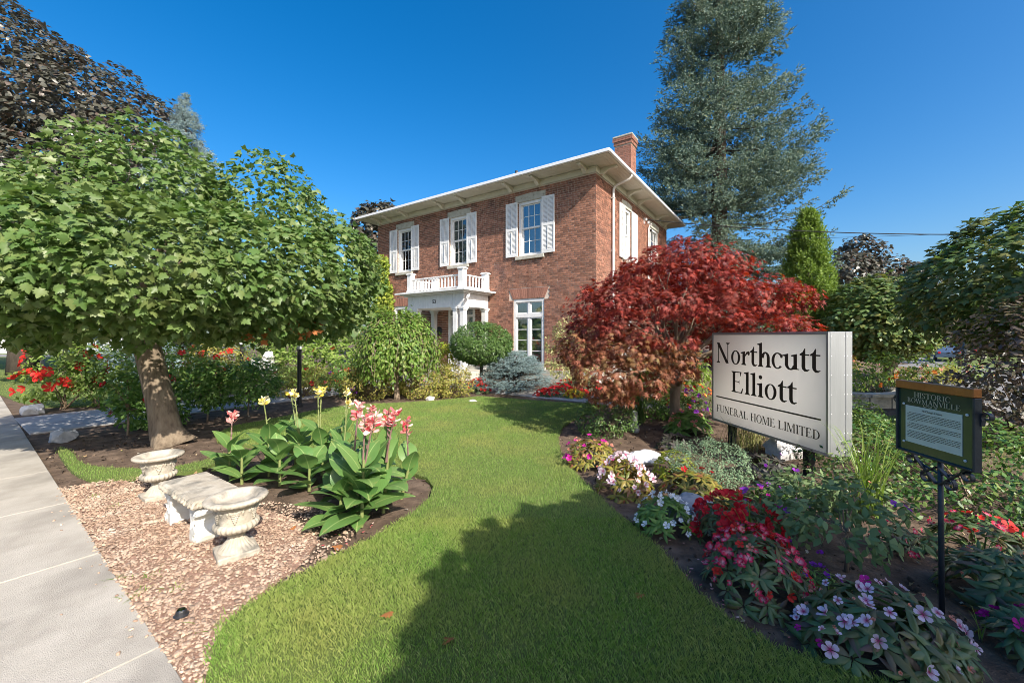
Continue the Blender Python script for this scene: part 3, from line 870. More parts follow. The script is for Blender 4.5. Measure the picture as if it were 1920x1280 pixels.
def french_window(a0, a1, z0, z1, w):
    mb = MB(); ring(mb, a0 + .004, a1 - .004, z0 + .004, z1 - .004, .025, .15, .1, .11, .08)
    zt = z1 - .62
    mb.box(a0 + .1, a1 - .1, .03, .14, zt - .07, zt + .07)
    win = hp('window', mb, M['white'], w)
    c = (a0 + a1) / 2
    s = MB(); s.box(c - .05, c + .05, .045, .13, z0 + .08, zt - .07); s.box(c - .045, c + .045, .047, .13, zt + .07, z1 - .11)
    hp('mullion', s, M['white'], w, win)
    for x0, x1 in ((a0 + .1, c - .05), (c + .05, a1 - .1)):
        s = MB(); ring(s, x0 + .002, x1 - .002, z0 + .082, zt - .072, .07, .11, .055, .05, .1); hp('sash', s, M['white'], w, win)
        pane_grid(w, win, x0 + .057, x1 - .057, z0 + .18, zt - .122, .085, 1, 4, .028)
        s = MB(); ring(s, x0 + .002, x1 - .002, zt + .072, z1 - .112, .07, .11, .04); hp('sash', s, M['white'], w, win)
        pane_grid(w, win, x0 + .042, x1 - .042, zt + .112, z1 - .152, .085, 1, 1)
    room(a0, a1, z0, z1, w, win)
    V, F = curtain(a0 + .05, a1 - .05, z0 + .02, z1 - .02, .24, 70, .02); obj('curtain', w(V), F, M['curtain'], win, True)
    mb = MB(); mb.bevbox(a0 - .08, a1 + .08, -.09, .06, z0 - .1, z0, .008); hp('sill', mb, M['limestone'], w, win)
french_window(-3.34, -1.99, .5, 3.02, fmap)
french_window(-10.3, -8.95, .5, 3.02, fmap)

# ---- eaves
OV, EZ = .7, 7.3                                 # overhang, soffit height
mb = MB()
mb.box(-FL - .03, .03, -.03, .0, WT, EZ); mb.box(-FL - .05, .05, -.06, -.03, WT + .15, WT + .18); hp('frieze_board', mb, M['cream'])
mb = MB(); mb.box(.0, SL + .03, -.028, .0, WT, EZ - .001); mb.box(-.03, SL + .05, -.058, -.03, WT + .149, WT + .179); hp('frieze_board', mb, M['cream'], smap)
ns = 6
sf = MB(); sf.box(-FL - OV, OV, -OV, SL + OV, EZ + .02, EZ + .05); soffit = hp('soffit', sf, M['cream'])
for k in range(ns):                                             # soffit planks run along the eave, mitred at the corners
    o0, o1 = OV * k / ns + .003, OV * (k + 1) / ns - .003
    for side in range(4):
        z0_, z1_ = EZ, EZ + .02
        if side == 0: q = [(-FL - o1, -o1), (o1, -o1), (o0, -o0), (-FL - o0, -o0)]
        elif side == 1: q = [(o1, -o1), (o1, SL + o1), (o0, SL + o0), (o0, -o0)]
        else: continue
        V = [(x, y, z0_) for x, y in q] + [(x, y, z1_) for x, y in q]
        obj('soffit_plank', V, [(0, 3, 2, 1), (0, 1, 5, 4), (1, 2, 6, 5), (2, 3, 7, 6), (3, 0, 4, 7)], M['cream'], soffit, True)
def bracket(a, w):
    prof = [(0, EZ), (-.58, EZ), (-.6, EZ - .05), (-.55, EZ - .075), (-.42, EZ - .075), (-.28, EZ - .1), (-.17, EZ - .16), (-.1, EZ - .21), (-.03, EZ - .2), (-.03, EZ - .001), (0, EZ - .001)]
    prof = prof[:9]
    n = len(prof)
    V = [(a - .065, d - .032 if d > -.03 else d, z - .003) for d, z in prof] + [(a + .065, d - .032 if d > -.03 else d, z - .003) for d, z in prof]
    F = [tuple(range(n)), tuple(range(2 * n - 1, n - 1, -1))] + [(i, n + i, n + (i + 1) % n, (i + 1) % n) for i in range(n)]
    obj('bracket', w(V), F, M['cream'], house, True)
for t in (.35, 2.2, 3.4, 5.8, 7.0, 9.3, 10.5, 11.25): bracket(-t, fmap)
for t in (.35, 3.0, 4.3, 7.0, 8.3): bracket(t, smap)
mb = MB(); mb.bevbox(-FL - OV - .08, OV + .08, -OV - .09, -OV, EZ + .01, EZ + .12, .012); hp('gutter', mb, M['gutter'])
mb = MB(); mb.bevbox(-OV + .002, SL + OV, -OV - .09, -OV, EZ + .012, EZ + .118, .012); hp('gutter', mb, M['gutter'], smap)
rp = math.tan(math.radians(15)); e = OV + .05
hh = (SL / 2 + e) * rp
V = [(-FL - e, -e, EZ + .1), (e, -e, EZ + .1), (e, SL + e, EZ + .1), (-FL - e, SL + e, EZ + .1), (-FL + SL / 2, SL / 2, EZ + .1 + hh), (-SL / 2, SL / 2, EZ + .1 + hh)]
roof = obj('roof', V, [(0, 1, 5, 4), (1, 2, 5), (2, 3, 4, 5), (3, 0, 4), (3, 2, 1, 0)], M['roof'], house, True)
mb = MB(); mb.tube([(-4.35, 1.7, 7.9), (-4.35, 1.7, 8.62)], .05, 10); mb.tube([(-4.35, 1.7, 8.62), (-4.35, 1.7, 8.7)], .065, 10); obj('vent_pipe', mb.V, mb.F, M['black_metal'], roof, True)
# chimney: brick stack with corbelled head
cx0, cx1, cy0, cy1, cz0, cz1 = -.92, -.2, 4.15, 4.8, 7.2, 10.05
mb = MB(); mb.box(cx0 + .012, cx1 - .012, cy0 + .012, cy1 - .012, cz0, cz1); chim = obj('chimney', mb.V, mb.F, M['mortar'], roof, True)
CV, CF = [], []
def chimney_bricks(x0, x1, y0, y1, z0, z1):
    global CV, CF
    z, r = z0, 0
    while z + BH <= z1 + .001:
        for (w_, L) in (((lambda V: [(x0 + a, y0 + d, zz) for a, d, zz in V]), x1 - x0), ((lambda V: [(x1 - d, y0 + a, zz) for a, d, zz in V]), y1 - y0)):
            nb = 3; bl = (L - J * (nb)) / nb
            x = -(bl / 2 if r % 2 else 0)
            lst = []
            while x < L - .01:
                p, q = max(x, .002), min(x + bl, L - .002)
                if q - p > .02: lst.append((p, q, z))
                x += bl + J
            V, F = brick_quads(lst, rng); n = len(CV); CV += w_(V); CF += [tuple(i + n for i in f) for f in F]
        z += BH + J; r += 1
chimney_bricks(cx0, cx1, cy0, cy1, 7.3, 9.75)
chimney_bricks(cx0 - .035, cx1 + .035, cy0 - .035, cy1 + .035, 9.76, 9.9)
chimney_bricks(cx0 - .07, cx1 + .07, cy0 - .07, cy1 + .07, 9.91, 10.06)
obj('bricks', CV, CF, M['brick_red'], chim, True, kind='stuff')
mb = MB(); mb.box(cx0 - .02, cx1 + .02, cy0 - .02, cy1 + .02, 9.76, 10.05); mb.bevbox(cx0 - .075, cx1 + .075, cy0 - .075, cy1 + .075, 10.065, 10.15, .02); obj('chimney_cap', mb.V, mb.F, M['limestone'], chim, True)
# downpipe
mb = MB()
mb.tube([(OV + .02, 1.42, EZ + .02), (OV + .02, 1.42, EZ - .06), (OV - .06, 1.42, EZ - .14), (.16, 1.42, WT - .06), (.075, 1.42, WT - .16), (.065, 1.42, WT - .3), (.065, 1.42, .3)], .042, 10)
for z in (6.6, 4.7, 2.5): mb.box(.0, .12, 1.36, 1.48, z, z + .03)
obj('downpipe', mb.V, mb.F, M['white'], house, True)
# service entrance: bracket, insulators and meter pipe on the side wall
mb = MB(); mb.tube([(.06, 5.75, 4.0), (.06, 5.75, 6.45), (.12, 5.75, 6.6), (.2, 5.75, 6.62)], .035, 8); mb.box(0, .05, 5.2, 5.26, 6.55, 6.8)
serv = obj('service_mast', mb.V, mb.F, M['gutter'], house, True)
for k, (yy, zz) in enumerate(((5.23, 6.72), (5.55, 6.66), (5.95, 6.4))):
    mb = MB(); mb.lathe([(.02, -.06), (.05, -.05), (.055, -.02), (.035, 0), (.055, .02), (.05, .05), (.02, .06)], 12, (.1, yy, zz)); obj('insulator', mb.V, mb.F, M['white'] if k < 2 else M['black_metal'], serv, True)

# ---- porch with balcony
PT0, PT1, PM = 4.52, 7.56, 1.5                   # right and left side, front plane
mb = MB(); mb.bevbox(-PT1 - .15, -PT0 + .15, -PM - .25, -.045, 0, .3, .015); porch = hp('porch', mb, M['limestone'])
for k in range(2):
    mb = MB(); mb.bevbox(-PT1 + .3, -PT0 - .3, -PM - .55 - .3 * k, -PM - .253 - .3 * k, 0, .2 - .1 * k, .012); hp('step', mb, M['concrete2'], parent=porch)
def column(xc, yc, z0=.3, z1=2.72, w=.19):
    mb = MB()
    mb.box(xc - w / 2 - .03, xc + w / 2 + .03, yc - w / 2 - .03, yc + w / 2 + .03, z0, z0 + .14)
    mb.box(xc - w / 2, xc + w / 2, yc - w / 2, yc + w / 2, z0 + .14, z1 - .12)
    for k in range(4):
        o = -w / 2 + w * (k + .5) / 4
        mb.box(xc + o - .014, xc + o + .014, yc - w / 2 - .008, yc - w / 2 - .001, z0 + .3, z1 - .25)
        mb.box(xc + w / 2 + .001, xc + w / 2 + .008, yc + o - .014, yc + o + .014, z0 + .3, z1 - .25)
    mb.box(xc - w / 2 - .02, xc + w / 2 + .02, yc - w / 2 - .02, yc + w / 2 + .02, z1 - .12, z1 - .06); mb.box(xc - w / 2 - .045, xc + w / 2 + .045, yc - w / 2 - .045, yc + w / 2 + .045, z1 - .06, z1)
    hp('column', mb, M['white'], parent=porch)
for x in (-PT0 - .11, -PT0 - .46, -PT1 + .11, -PT1 + .46): column(x, -PM + .11)
for x in (-PT0 - .11, -PT1 + .11): column(x, -.12)
# beam clad in vertical boards
BZ0, BZ1 = 2.72, 3.22
mb = MB(); mb.box(-PT1 + .02, -PT0 - .02, -PM + .02, -.02, BZ0 + .003, BZ1); beam = hp('beam', mb, M['white'], parent=porch)
nb = 22
for i in range(nb):
    x0 = -PT1 + (PT1 - PT0) * i / nb; x1 = -PT1 + (PT1 - PT0) * (i + 1) / nb
    mb = MB(); mb.bevbox(x0 + .003, x1 - .003, -PM, -PM + .02, BZ0, BZ1 - .002, .004); hp('beam_board', mb, M['white'], parent=porch)
nb = 10
for i in range(nb):
    y0 = -PM + .021 + (PM - .06) * i / nb; y1 = -PM + .021 + (PM - .06) * (i + 1) / nb
    mb = MB(); mb.bevbox(-PT0 - .02, -PT0, y0 + .003, y1 - .003, BZ0, BZ1 - .002, .004); hp('beam_board', mb, M['white'], parent=porch)
mb = MB()
for i, (o, z0_, z1_) in enumerate(((.1, BZ1, BZ1 + .04), (.22, BZ1 + .04, BZ1 + .075), (.37, BZ1 + .075, BZ1 + .125), (.34, BZ1 + .125, BZ1 + .14))):
    mb.box(-PT1 - o, -PT0 + o, -PM - o, -.022, z0_ + (.001 if i else 0), z1_)
hp('cornice', mb, M['white'], parent=porch)
DZ = BZ1 + .14
def newel(x, y, z1):
    mb = MB(); w = .11
    mb.box(x - w, x + w, y - w, y + w, DZ, z1 - .06); mb.box(x - w - .02, x + w + .02, y - w - .02, y + w + .02, DZ + .001, DZ + .1)
    mb.box(x - w - .035, x + w + .035, y - w - .035, y + w + .035, z1 - .06, z1 - .02); mb.box(x - w - .01, x + w + .01, y - w - .01, y + w + .01, z1 - .02, z1)
    hp('newel_post', mb, M['white'], parent=porch)
nx0, nx1, nyf = -PT1 + .2, -PT0 - .05, -PM + .0
for x in (nx0, nx1):
    newel(x, nyf, 4.16); newel(x, -.16, 4.12)
def rail(x0, y0, x1, y1):
    for z, hh_, w in ((3.87, .05, .045), (DZ + .07, .05, .035)):
        mb = MB()
        if abs(x1 - x0) > abs(y1 - y0): mb.bevbox(x0, x1, y0 - w, y0 + w, z, z + hh_, .01)
        else: mb.bevbox(x0 - w, x0 + w, y0, y1, z, z + hh_, .01)
        hp('rail', mb, M['white'], parent=porch)
    L = math.hypot(x1 - x0, y1 - y0); n = int(L / .165)
    b = MB(); b.bevbox(-.024, .024, -.024, .024, DZ + .12, 3.87, .004)
    me = bal_me
    for i in range(n):
        u = (i + .5) / n
        place('baluster', me, porch, Matrix.Translation((x0 + (x1 - x0) * u, y0 + (y1 - y0) * u, 0)))
b = MB(); b.bevbox(-.024, .024, -.024, .024, DZ + .12, 3.87, .004)
bal_me = mesh_data('baluster', b.V, b.F, M['white'])
rail(nx0 + .11, nyf, nx1 - .11, nyf); rail(nx1, nyf + .11, nx1, -.27); rail(nx0, nyf + .11, nx0, -.27)
# front door, sidelights, wall plaque, house number, camera
mb = MB(); ring(mb, -6.74, -5.26, .33, 2.94, .02, .2, .12); mb.box(-6.62, -5.38, .03, .19, 2.42, 2.52); mb.box(-6.34, -6.26, .03, .19, .45, 2.42); mb.box(-5.74, -5.66, .03, .19, .45, 2.42)
dsur = hp('door_surround', mb, M['white'])
mb = MB(); mb.box(-6.26, -5.74, .1, .15, .46, 2.41); door = hp('door', mb, M['white'])
for k in range(2):
    for j in range(3):
        q = MB(); q.bevbox(-6.21 + .24 * k, -6.03 + .24 * k, .085, .1, .55 + .62 * j, 1.08 + .62 * j, .008); hp('door_panel', q, M['white'], parent=door)
q = MB(); q.lathe([(.01, 0), (.03, .01), (.035, .03), (.02, .05)], 12); obj('door_handle', [(x - 5.8, .085 - z, y + 1.3) for x, y, z in q.V], q.F, M['gutter'], door, True)
for a0, a1 in ((-6.62, -6.34), (-5.66, -5.38)): pane_grid(fmap, dsur, a0 + .02, a1 - .02, .8, 2.42, .12, 1, 4, .03)
pane_grid(fmap, dsur, -6.62, -5.38, 2.52, 2.82, .12, 4, 1, .03)
room(-6.7, -5.3, .35, 2.9, fmap, dsur)
q = MB(); q.lathe([(.02, 0), (.17, 0), (.19, .02), (.17, .04), (.12, .03), (.1, .05), (.02, .06)], 24); obj('wall_plaque', [(x - 7.25, -.002 - z, y + 1.85) for x, y, z in q.V], q.F, M['black_metal'], house, True)
def text_mesh(body, size, extrude=.004, shear=0.0, align='CENTER'):
    cu = bpy.data.curves.new('text', 'FONT'); cu.body = body; cu.size = size; cu.extrude = extrude; cu.align_x = align; cu.shear = shear
    o = bpy.data.objects.new('text', cu); COL.objects.link(o)
    dg = bpy.context.evaluated_depsgraph_get()
    me = bpy.data.meshes.new_from_object(o.evaluated_get(dg))
    bpy.data.objects.remove(o); bpy.data.curves.remove(cu)
    me.materials.clear()
    return me
me = text_mesh('53', .2, .006); me.materials.append(M['black_metal'])
o = bpy.data.objects.new('house_number', me); COL.objects.link(o); o.parent = porch; o.matrix_local = Matrix.Translation((-6.03, -PM - .008, 2.9)) @ Matrix.Rotation(math.pi / 2, 4, 'X')
q = MB(); q.tube([(-4.35, -PM + .1, BZ1 - .02), (-4.35, -PM + .1, BZ1 - .1), (-4.28, -PM - .04, BZ1 - .16)], [.04, .05, .045], 10); q.tube([(-4.34, -PM + .06, BZ1 - .11), (-4.24, -PM - .12, BZ1 - .2)], [.055, .05], 12)
obj('security_camera', q.V, q.F, M['white'], porch, True)

# ------------------------------------------------------------------ trees
M['leaf_maple'] = leaf_mat('maple_leaf', [(.068, .132, .03), (.097, .17, .041), (.135, .205, .06), (.18, .228, .074)], .3, .45, .45, .3, (.19, .21, .07), .8)
M['leaf_maple_dark'] = leaf_mat('maple_leaf_dark', [(0.072, 0.137, 0.039), (0.104, 0.182, 0.052), (0.143, 0.215, 0.065), (0.221, 0.221, 0.058)], .25, .42, .5, .3, (.14, .09, .03), .9)
M['leaf_crimson'] = leaf_mat('crimson_maple_leaf', [(.042, .046, .034), (.07, .072, .052), (.1, .1, .075), (.11, .068, .05)], .2, .4, .6, .3, (.09, .075, .05), .5)
M['leaf_jm_red'] = leaf_mat('japanese_maple_red', [(.085, .014, .015), (.18, .026, .024), (.28, .042, .032), (.4, .065, .042), (.15, .045, .032)], .32, .55, .3, .45, (.19, .075, .05), 1.6)
M['leaf_jm_bronze'] = leaf_mat('japanese_maple_bronze', [(.12, .045, .028), (.27, .085, .052), (.36, .14, .08), (.2, .14, .045)], .34, .5, .35, .35, (.16, .12, .045), 1.8)
M['needle_blue'] = leaf_mat('blue_spruce_needle', [(0.13, 0.195, 0.195), (0.208, 0.286, 0.286), (0.286, 0.377, 0.377), (0.169, 0.221, 0.182)], .12, .6, .3)
M['needle_spruce'] = leaf_mat('spruce_needle', [(.05, .09, .062), (.095, .155, .118), (.17, .245, .21), (.12, .14, .055)], .15, .6, .3, .4, (.1, .125, .055), .55)
M['leaf_cedar'] = leaf_mat('cedar_leaf', [(.1, .17, .03), (.16, .24, .045), (.23, .31, .065)], .25, .6, .3)
M['leaf_weep'] = leaf_mat('weeping_leaf', [(0.078, 0.156, 0.026), (0.13, 0.234, 0.039), (0.195, 0.286, 0.058), (0.221, 0.247, 0.078)], .3, .45, .4)
M['leaf_box'] = leaf_mat('boxwood_leaf', [(0.058, 0.117, 0.029), (0.091, 0.169, 0.039), (0.13, 0.208, 0.052)], .2, .4, .5)
M['leaf_grey'] = leaf_mat('grey_green_leaf', [(0.13, 0.208, 0.117), (0.195, 0.286, 0.156), (0.273, 0.364, 0.208)], .2, .6, .3)
M['leaf_lime'] = leaf_mat('lime_leaf', [(.2, .26, .02), (.3, .34, .03), (.36, .36, .05)], .3, .5, .3)
M['leaf_spirea'] = leaf_mat('spirea_leaf', [(.24, .26, .05), (.34, .34, .08), (.4, .33, .1), (.2, .25, .05), (.32, .2, .08)], .3, .55, .3)
M['leaf_vari'] = leaf_mat('variegated_leaf', [(.3, .33, .1), (.46, .45, .2), (.5, .47, .24), (.15, .22, .06)], .3, .5, .3)
M['leaf_ivy'] = leaf_mat('ivy_leaf', [(0.182, 0.26, 0.039), (0.299, 0.377, 0.052), (0.429, 0.455, 0.078), (0.13, 0.208, 0.039)], .3, .5, .35)
M['leaf_shrub'] = leaf_mat('shrub_leaf', [(0.065, 0.143, 0.026), (0.117, 0.221, 0.046), (0.195, 0.299, 0.078)], .3, .45, .45)
M['leaf_fresh'] = leaf_mat('fresh_leaf', [(.13, .22, .04), (.2, .29, .06), (.27, .34, .09)], .35, .5, .35)
M['leaf_copper'] = leaf_mat('copper_beech_leaf', [(0.065, 0.046, 0.033), (0.124, 0.091, 0.065), (0.169, 0.13, 0.091), (0.091, 0.104, 0.046)], .2, .35, .6, .4, (.06, .075, .03), 2.0)

def leaf_parts(name, tpl, mt, parent, P, Nn, tip, s, idx):
    me = mesh_data(name, tpl[0], tpl[1], mt)
    org = ORI.get(parent.name, np.zeros(3))
    for m4 in leaf_matrices(P[idx] - org, Nn[idx], tip[idx], s[idx]):
        place(name, me, parent, m4)
def broad_tree(name, label, base, trunk, radii, lobes, nclump, per, rc, bump, size, tpl, lm, bark, rng, group=None, limbs=9, parts=0, cat='tree', zmin=None, inner=.25, up=.6, out=.6, droop=.55, flare=0, sizevar=.3, limb_from=None, limb_r=None, keep=None, jit=.35, lo=None, near_n=0, cull=0.0):
    T = thing(name, label, cat, base, group)
    mb = MB()
    mb.tube(trunk, radii, 18)
    if flare:                                                        # fluted bark: push the ring in and out
        V = np.array(mb.V); ax = np.array(trunk)
        for i, v in enumerate(V):
            k = min(i // 18, len(trunk) - 1); c = ax[k]; d = v - c
            V[i] = c + d * (1 + .05 * math.sin(5 * math.atan2(d[1], d[0]) + k * .5) + .03 * math.sin(11 * math.atan2(d[1], d[0]) + 1.3 * k) + flare * max(0, 1 - k / 2.0) * .25 * math.sin(4 * math.atan2(d[1], d[0]) + 1))
        mb.V = [tuple(v) for v in V]
    mb.build('trunk', bark, T, smooth=True)
    P, Nn, tip, s = crown(lobes, nclump, per, rc, bump, size, rng, inner=inner, up=up, out=out, droop=droop, zmin=zmin, sizevar=sizevar, jit=jit)
    if limbs:
        q = MB(); ii = rng.integers(0, len(P), limbs)
        lb = np.array(limb_from if limb_from is not None else trunk[-1])
        lt = lb + (P[ii] - lb) * .88
        limb_tubes(q, lb, lt, limb_r or radii[-1] * .45, rng)
        q.build('limbs', bark, T, smooth=True)
    if keep is not None:
        k = keep(P); P, Nn, tip, s = P[k], Nn[k], tip[k], s[k]
    rest = np.ones(len(P), bool); near = None
    if parts:
        camv = np.array((0, 0, CAM_H)) - P
        d = np.linalg.norm(camv, axis=1)
        cen = np.mean([l[:3] for l in lobes], 0)
        facing = np.sum(nrm(P - cen) * nrm(camv), axis=1)
        infr = (P[:, 1] > .5) & (np.abs(P[:, 0]) < P[:, 1] * 1.26)
        score = np.where(infr, s / d * np.clip(facing + .15, 0, 1) * np.linalg.norm(P - cen, axis=1), 0)
        near = np.argsort(-score)[:parts]
        rest[near] = False
    if cull:                                                         # thin out leaves on the side turned away
        cen = np.mean([l[:3] for l in lobes], 0)
        away = np.sum(nrm(P - cen) * nrm(np.array((0, 0, CAM_H)) - P), axis=1) < -.2
        rest &= ~(away & (rng.uniform(size=len(P)) < cull))
    if lo is not None:
        dd = np.linalg.norm(P - np.array((0, 0, CAM_H)), axis=1)
        nr = np.zeros(len(P), bool); nr[np.argsort(dd)[:near_n]] = True
        V1, F1 = leaves(tpl, P[rest & nr], Nn[rest & nr], tip[rest & nr], s[rest & nr])
        V2, F2 = leaves(lo, P[rest & ~nr], Nn[rest & ~nr], tip[rest & ~nr], s[rest & ~nr])
        V, F = np.concatenate([V1, V2]), np.concatenate([F1, F2 + len(V1)])
    else:
        V, F = leaves(tpl, P[rest], Nn[rest], tip[rest], s[rest])
    c = obj('crown', V, F, lm, T, kind='stuff')
    if parts: leaf_parts('leaf', tpl, lm, c, P, Nn, tip, s, near)
    return T, c

rng = np.random.default_rng(21)
B = (-5.28, 6.22, 0)
broad_tree('globe_maple', 'large round-headed green maple with thick leaning trunk beside the stone bench', B,
           [(-5.2, 6.2, -.05), (-5.24, 6.2, .06), (-5.3, 6.22, .2), (-5.4, 6.25, .55), (-5.55, 6.3, 1.0), (-5.72, 6.35, 1.5), (-5.85, 6.4, 2.1)], [.29, .235, .2, .178, .168, .165, .155],
           [(-5.8, 6.35, 2.8, 1.3, 1.35, 2.0, 1.2), (-4.3, 7.2, 3.0, .85, .95, 1.72, 1.35), (-5.4, 6.4, 2.45, 2.8, 2.8, 1.0, .95), (-3.6, 6.9, 2.65, 1.12, 1.15, 1.05, 1.0), (-6.7, 6.0, 2.7, 1.3, 1.3, 1.25, 1)],
           1700, 26, .25, .14, .09, MAPLE, M['leaf_maple'], M['bark'], rng, limbs=14, parts=300, zmin=1.66, flare=1, inner=.2, sizevar=.45, up=.65, out=.6, droop=.5, jit=.5, lo=MAPLE_LO, near_n=6000, cull=.6)
# dead twigs of orange leaves caught in its lower edge
k = 42
Pd = np.concatenate([np.array((-3.0, 6.0, 1.75)) + rng.normal(size=(24, 3)) * np.array((.16, .1, .2)), np.array((-3.55, 5.6, 1.68)) + rng.normal(size=(18, 3)) * np.array((.1, .1, .1))])
M['leaf_dead'] = leaf_mat('dead_leaf', [(.3, .1, .03), (.42, .17, .06), (.25, .1, .04)], .2, .7, .2)
V, F = leaves(MAPLE_LO, Pd, rng.normal(size=(k, 3)), rng.normal(size=(k, 3)) + np.array((0, 0, -1.0)), rng.uniform(.07, .12, k))
o = obj('dead_leaves', V, F, M['leaf_dead'], bpy.data.objects['globe_maple'], kind='stuff')

# tree whose shade falls over the lawn and the near flower bed (stands behind the camera)
broad_tree('globe_maple', 'round-headed maple behind the viewpoint that shades the near lawn', (4.85, -2.0, 0), [(4.85, -2.0, -.05), (4.85, -2.0, .8), (4.8, -1.9, 1.8)], [.26, .2, .17],
           [(4.15, -1.8, 2.75, 1.95, 2.1, 1.45, 1.05)], 460, 20, .4, .06, .2, MAPLE_XLO, M['leaf_maple_dark'], M['bark'], rng, limbs=6, zmin=1.6, inner=1.2, keep=lambda P: rng.uniform(size=len(P)) < np.where(P[:, 0] > 4.5, .42, 1.0))
# right edge: globe maple, and the smaller one by the fountain
broad_tree('globe_maple', 'dark green round-headed maple at the right edge above the copper bush', (10.6, 6.9, -.1), [(10.6, 6.9, -.4), (10.6, 6.9, 1.0), (10.6, 6.9, 1.9)], [.26, .2, .17],
           [(10.6, 6.9, 2.4, 2.75, 2.75, 1.5, 1.05), (10.0, 7.4, 2.7, 1.6, 1.6, 1.3, 1.0)], 760, 22, .3, .15, .125, MAPLE_LO, M['leaf_maple_dark'], M['bark'], rng, limbs=9, zmin=1.35, inner=.3, cull=.6, up=.7, out=.6)
broad_tree('globe_maple', 'small round-headed maple standing behind the fountain by the side street', (14.6, 15.6, -.9), [(14.6, 15.6, -1.0), (14.6, 15.6, .0), (14.5, 15.6, 1.6)], [.3, .22, .18],
           [(14.0, 15.6, 2.2, 1.75, 1.75, 1.6, 1.3), (14.9, 15.9, 2.1, 1.5, 1.5, 1.4, 1.2)], 760, 15, .3, .14, .15, MAPLE_XLO, M['leaf_maple_dark'], M['bark'], rng, limbs=8, inner=.25, up=.7)
# row of trees along the sidewalk beyond the path
broad_tree('street_maple', 'pale-barked maple trunk standing farthest left on the side lawn', (-23.0, 19.6, 0), [(-23.05, 19.6, -.05), (-23, 19.6, .3), (-23, 19.6, 1.3), (-23, 19.6, 2.3)], [.36, .27, .25, .22],
           [(-23, 19.6, 3.4, 2.6, 2.6, 1.6, 1.4)], 200, 14, .5, .15, .3, MAPLE_LO, M['leaf_maple'], M['bark_grey'], rng, limbs=5)
broad_tree('street_maple', 'brown maple trunk just behind the red hibiscus left of the path', (-14.9, 13.8, 0), [(-14.95, 13.8, -.05), (-14.9, 13.8, .3), (-14.9, 13.8, 1.2), (-14.8, 13.8, 2.1)], [.4, .3, .27, .25],
           [(-14.8, 13.8, 3.2, 2.5, 2.5, 1.5, 1.3)], 220, 14, .5, .15, .25, MAPLE_LO, M['leaf_maple'], M['bark'], rng, limbs=5)
# crimson maples
broad_tree('crimson_maple', 'tall dark crimson-leaved maple rising behind the left trees', (-20.5, 17.0, 0), [(-20.5, 17, -.1), (-20.5, 17, 2), (-20.4, 17, 4.5)], [.5, .36, .3],
           [(-21.6, 17, 10.6, 4.0, 4.0, 4.2, 5), (-17.6, 17.4, 9.6, 2.9, 3.0, 3.0, 3.5), (-24.5, 17, 9, 4.2, 4, 4.6, 3), (-15.9, 17.6, 9.0, 1.8, 2.0, 2.0, 2.6), (-19.0, 16.2, 7.2, 3.2, 3, 1.8, 2.6)],
           1150, 38, .6, .5, .17, MAPLE_XLO, M['leaf_crimson'], M['bark_dark'], rng, limbs=16, inner=.4, up=.55)
broad_tree('crimson_maple', 'crimson-leaved treetop peeping over the left end of the roof', (-9.9, 31, 0), [(-9.9, 31, -.1), (-9.9, 31, 7)], [.4, .25],
           [(-9.9, 31, 8.9, 2.3, 2.3, 2.5, 3.0)], 180, 14, .6, .3, .34, MAPLE_LO, M['leaf_crimson'], M['bark_dark'], rng, limbs=5)
broad_tree('crimson_maple', 'ragged crimson maple behind the small round maple, right of the cedar', (29.2, 33, -1), [(29.2, 33, -1.1), (29.2, 33, 2), (29.0, 33, 5)], [.5, .36, .3],
           [(26.6, 33, 6.2, 2.4, 2.2, 1.9, 2.4), (28.6, 33.2, 7.4, 1.5, 1.5, 2.0, 1.5), (30.4, 33, 6.6, 2.1, 2, 1.3, 1.6), (28.5, 33, 4.2, 3.6, 2.6, 2.0, 2.0), (32.6, 33, 5.8, 1.4, 1.4, 1.2, 1.6)],
           420, 24, .6, .45, .25, MAPLE_XLO, M['leaf_crimson'], M['bark_dark'], rng, limbs=14, inner=.2)
# Japanese maple in the right bed: layered red crown, bronze lower boughs
jm_pads = []
def clear_of_sign(P):
    gap = ((P[:, 0] - 2.5) / .55) ** 2 + ((P[:, 1] - 6.4) / .75) ** 2 + ((P[:, 2] - 1.74) / .2) ** 2 < 1
    return ~gap & ~((P[:, 0] > .46 * P[:, 1]) & (P[:, 0] + .15 * P[:, 1] < 4.5) & (P[:, 2] < 1.85))
_r = np.random.default_rng(5)
for lev, (zl, rl, nn) in enumerate(((1.35, 1.72, 9), (1.75, 1.6, 11), (2.15, 1.45, 11), (2.5, 1.15, 9), (2.8, .72, 6), (2.98, .2, 2))):
    for k in range(nn):
        a_ = 2 * math.pi * (k + .37 * lev) / nn + _r.normal() * .12; q_ = rl * _r.uniform(.82, 1.06)
        if lev == 0 and math.sin(a_) < -.2 and math.cos(a_) < .3: continue           # open front where the branches show
        jm_pads.append((2.97 + q_ * math.cos(a_) * 1.04, 7.25 + q_ * math.sin(a_) * .92, zl + _r.normal() * .08, _r.uniform(.42, .62), _r.uniform(.4, .55), .2, .1))
T, c = broad_tree('japanese_maple', 'spreading red Japanese maple with layered boughs behind the business sign', (2.9, 7.15, 0),
           [(2.92, 7.14, -.05), (2.9, 7.15, .1), (2.87, 7.15, .5), (2.9, 7.16, .95)], [.12, .095, .085, .09],
           jm_pads,
           900, 19, .18, .08, .096, JMAPLE, M['leaf_jm_red'], M['bark_jm'], rng, limbs=26, inner=.08, up=.6, out=.6, droop=.6, limb_r=.038, keep=clear_of_sign)
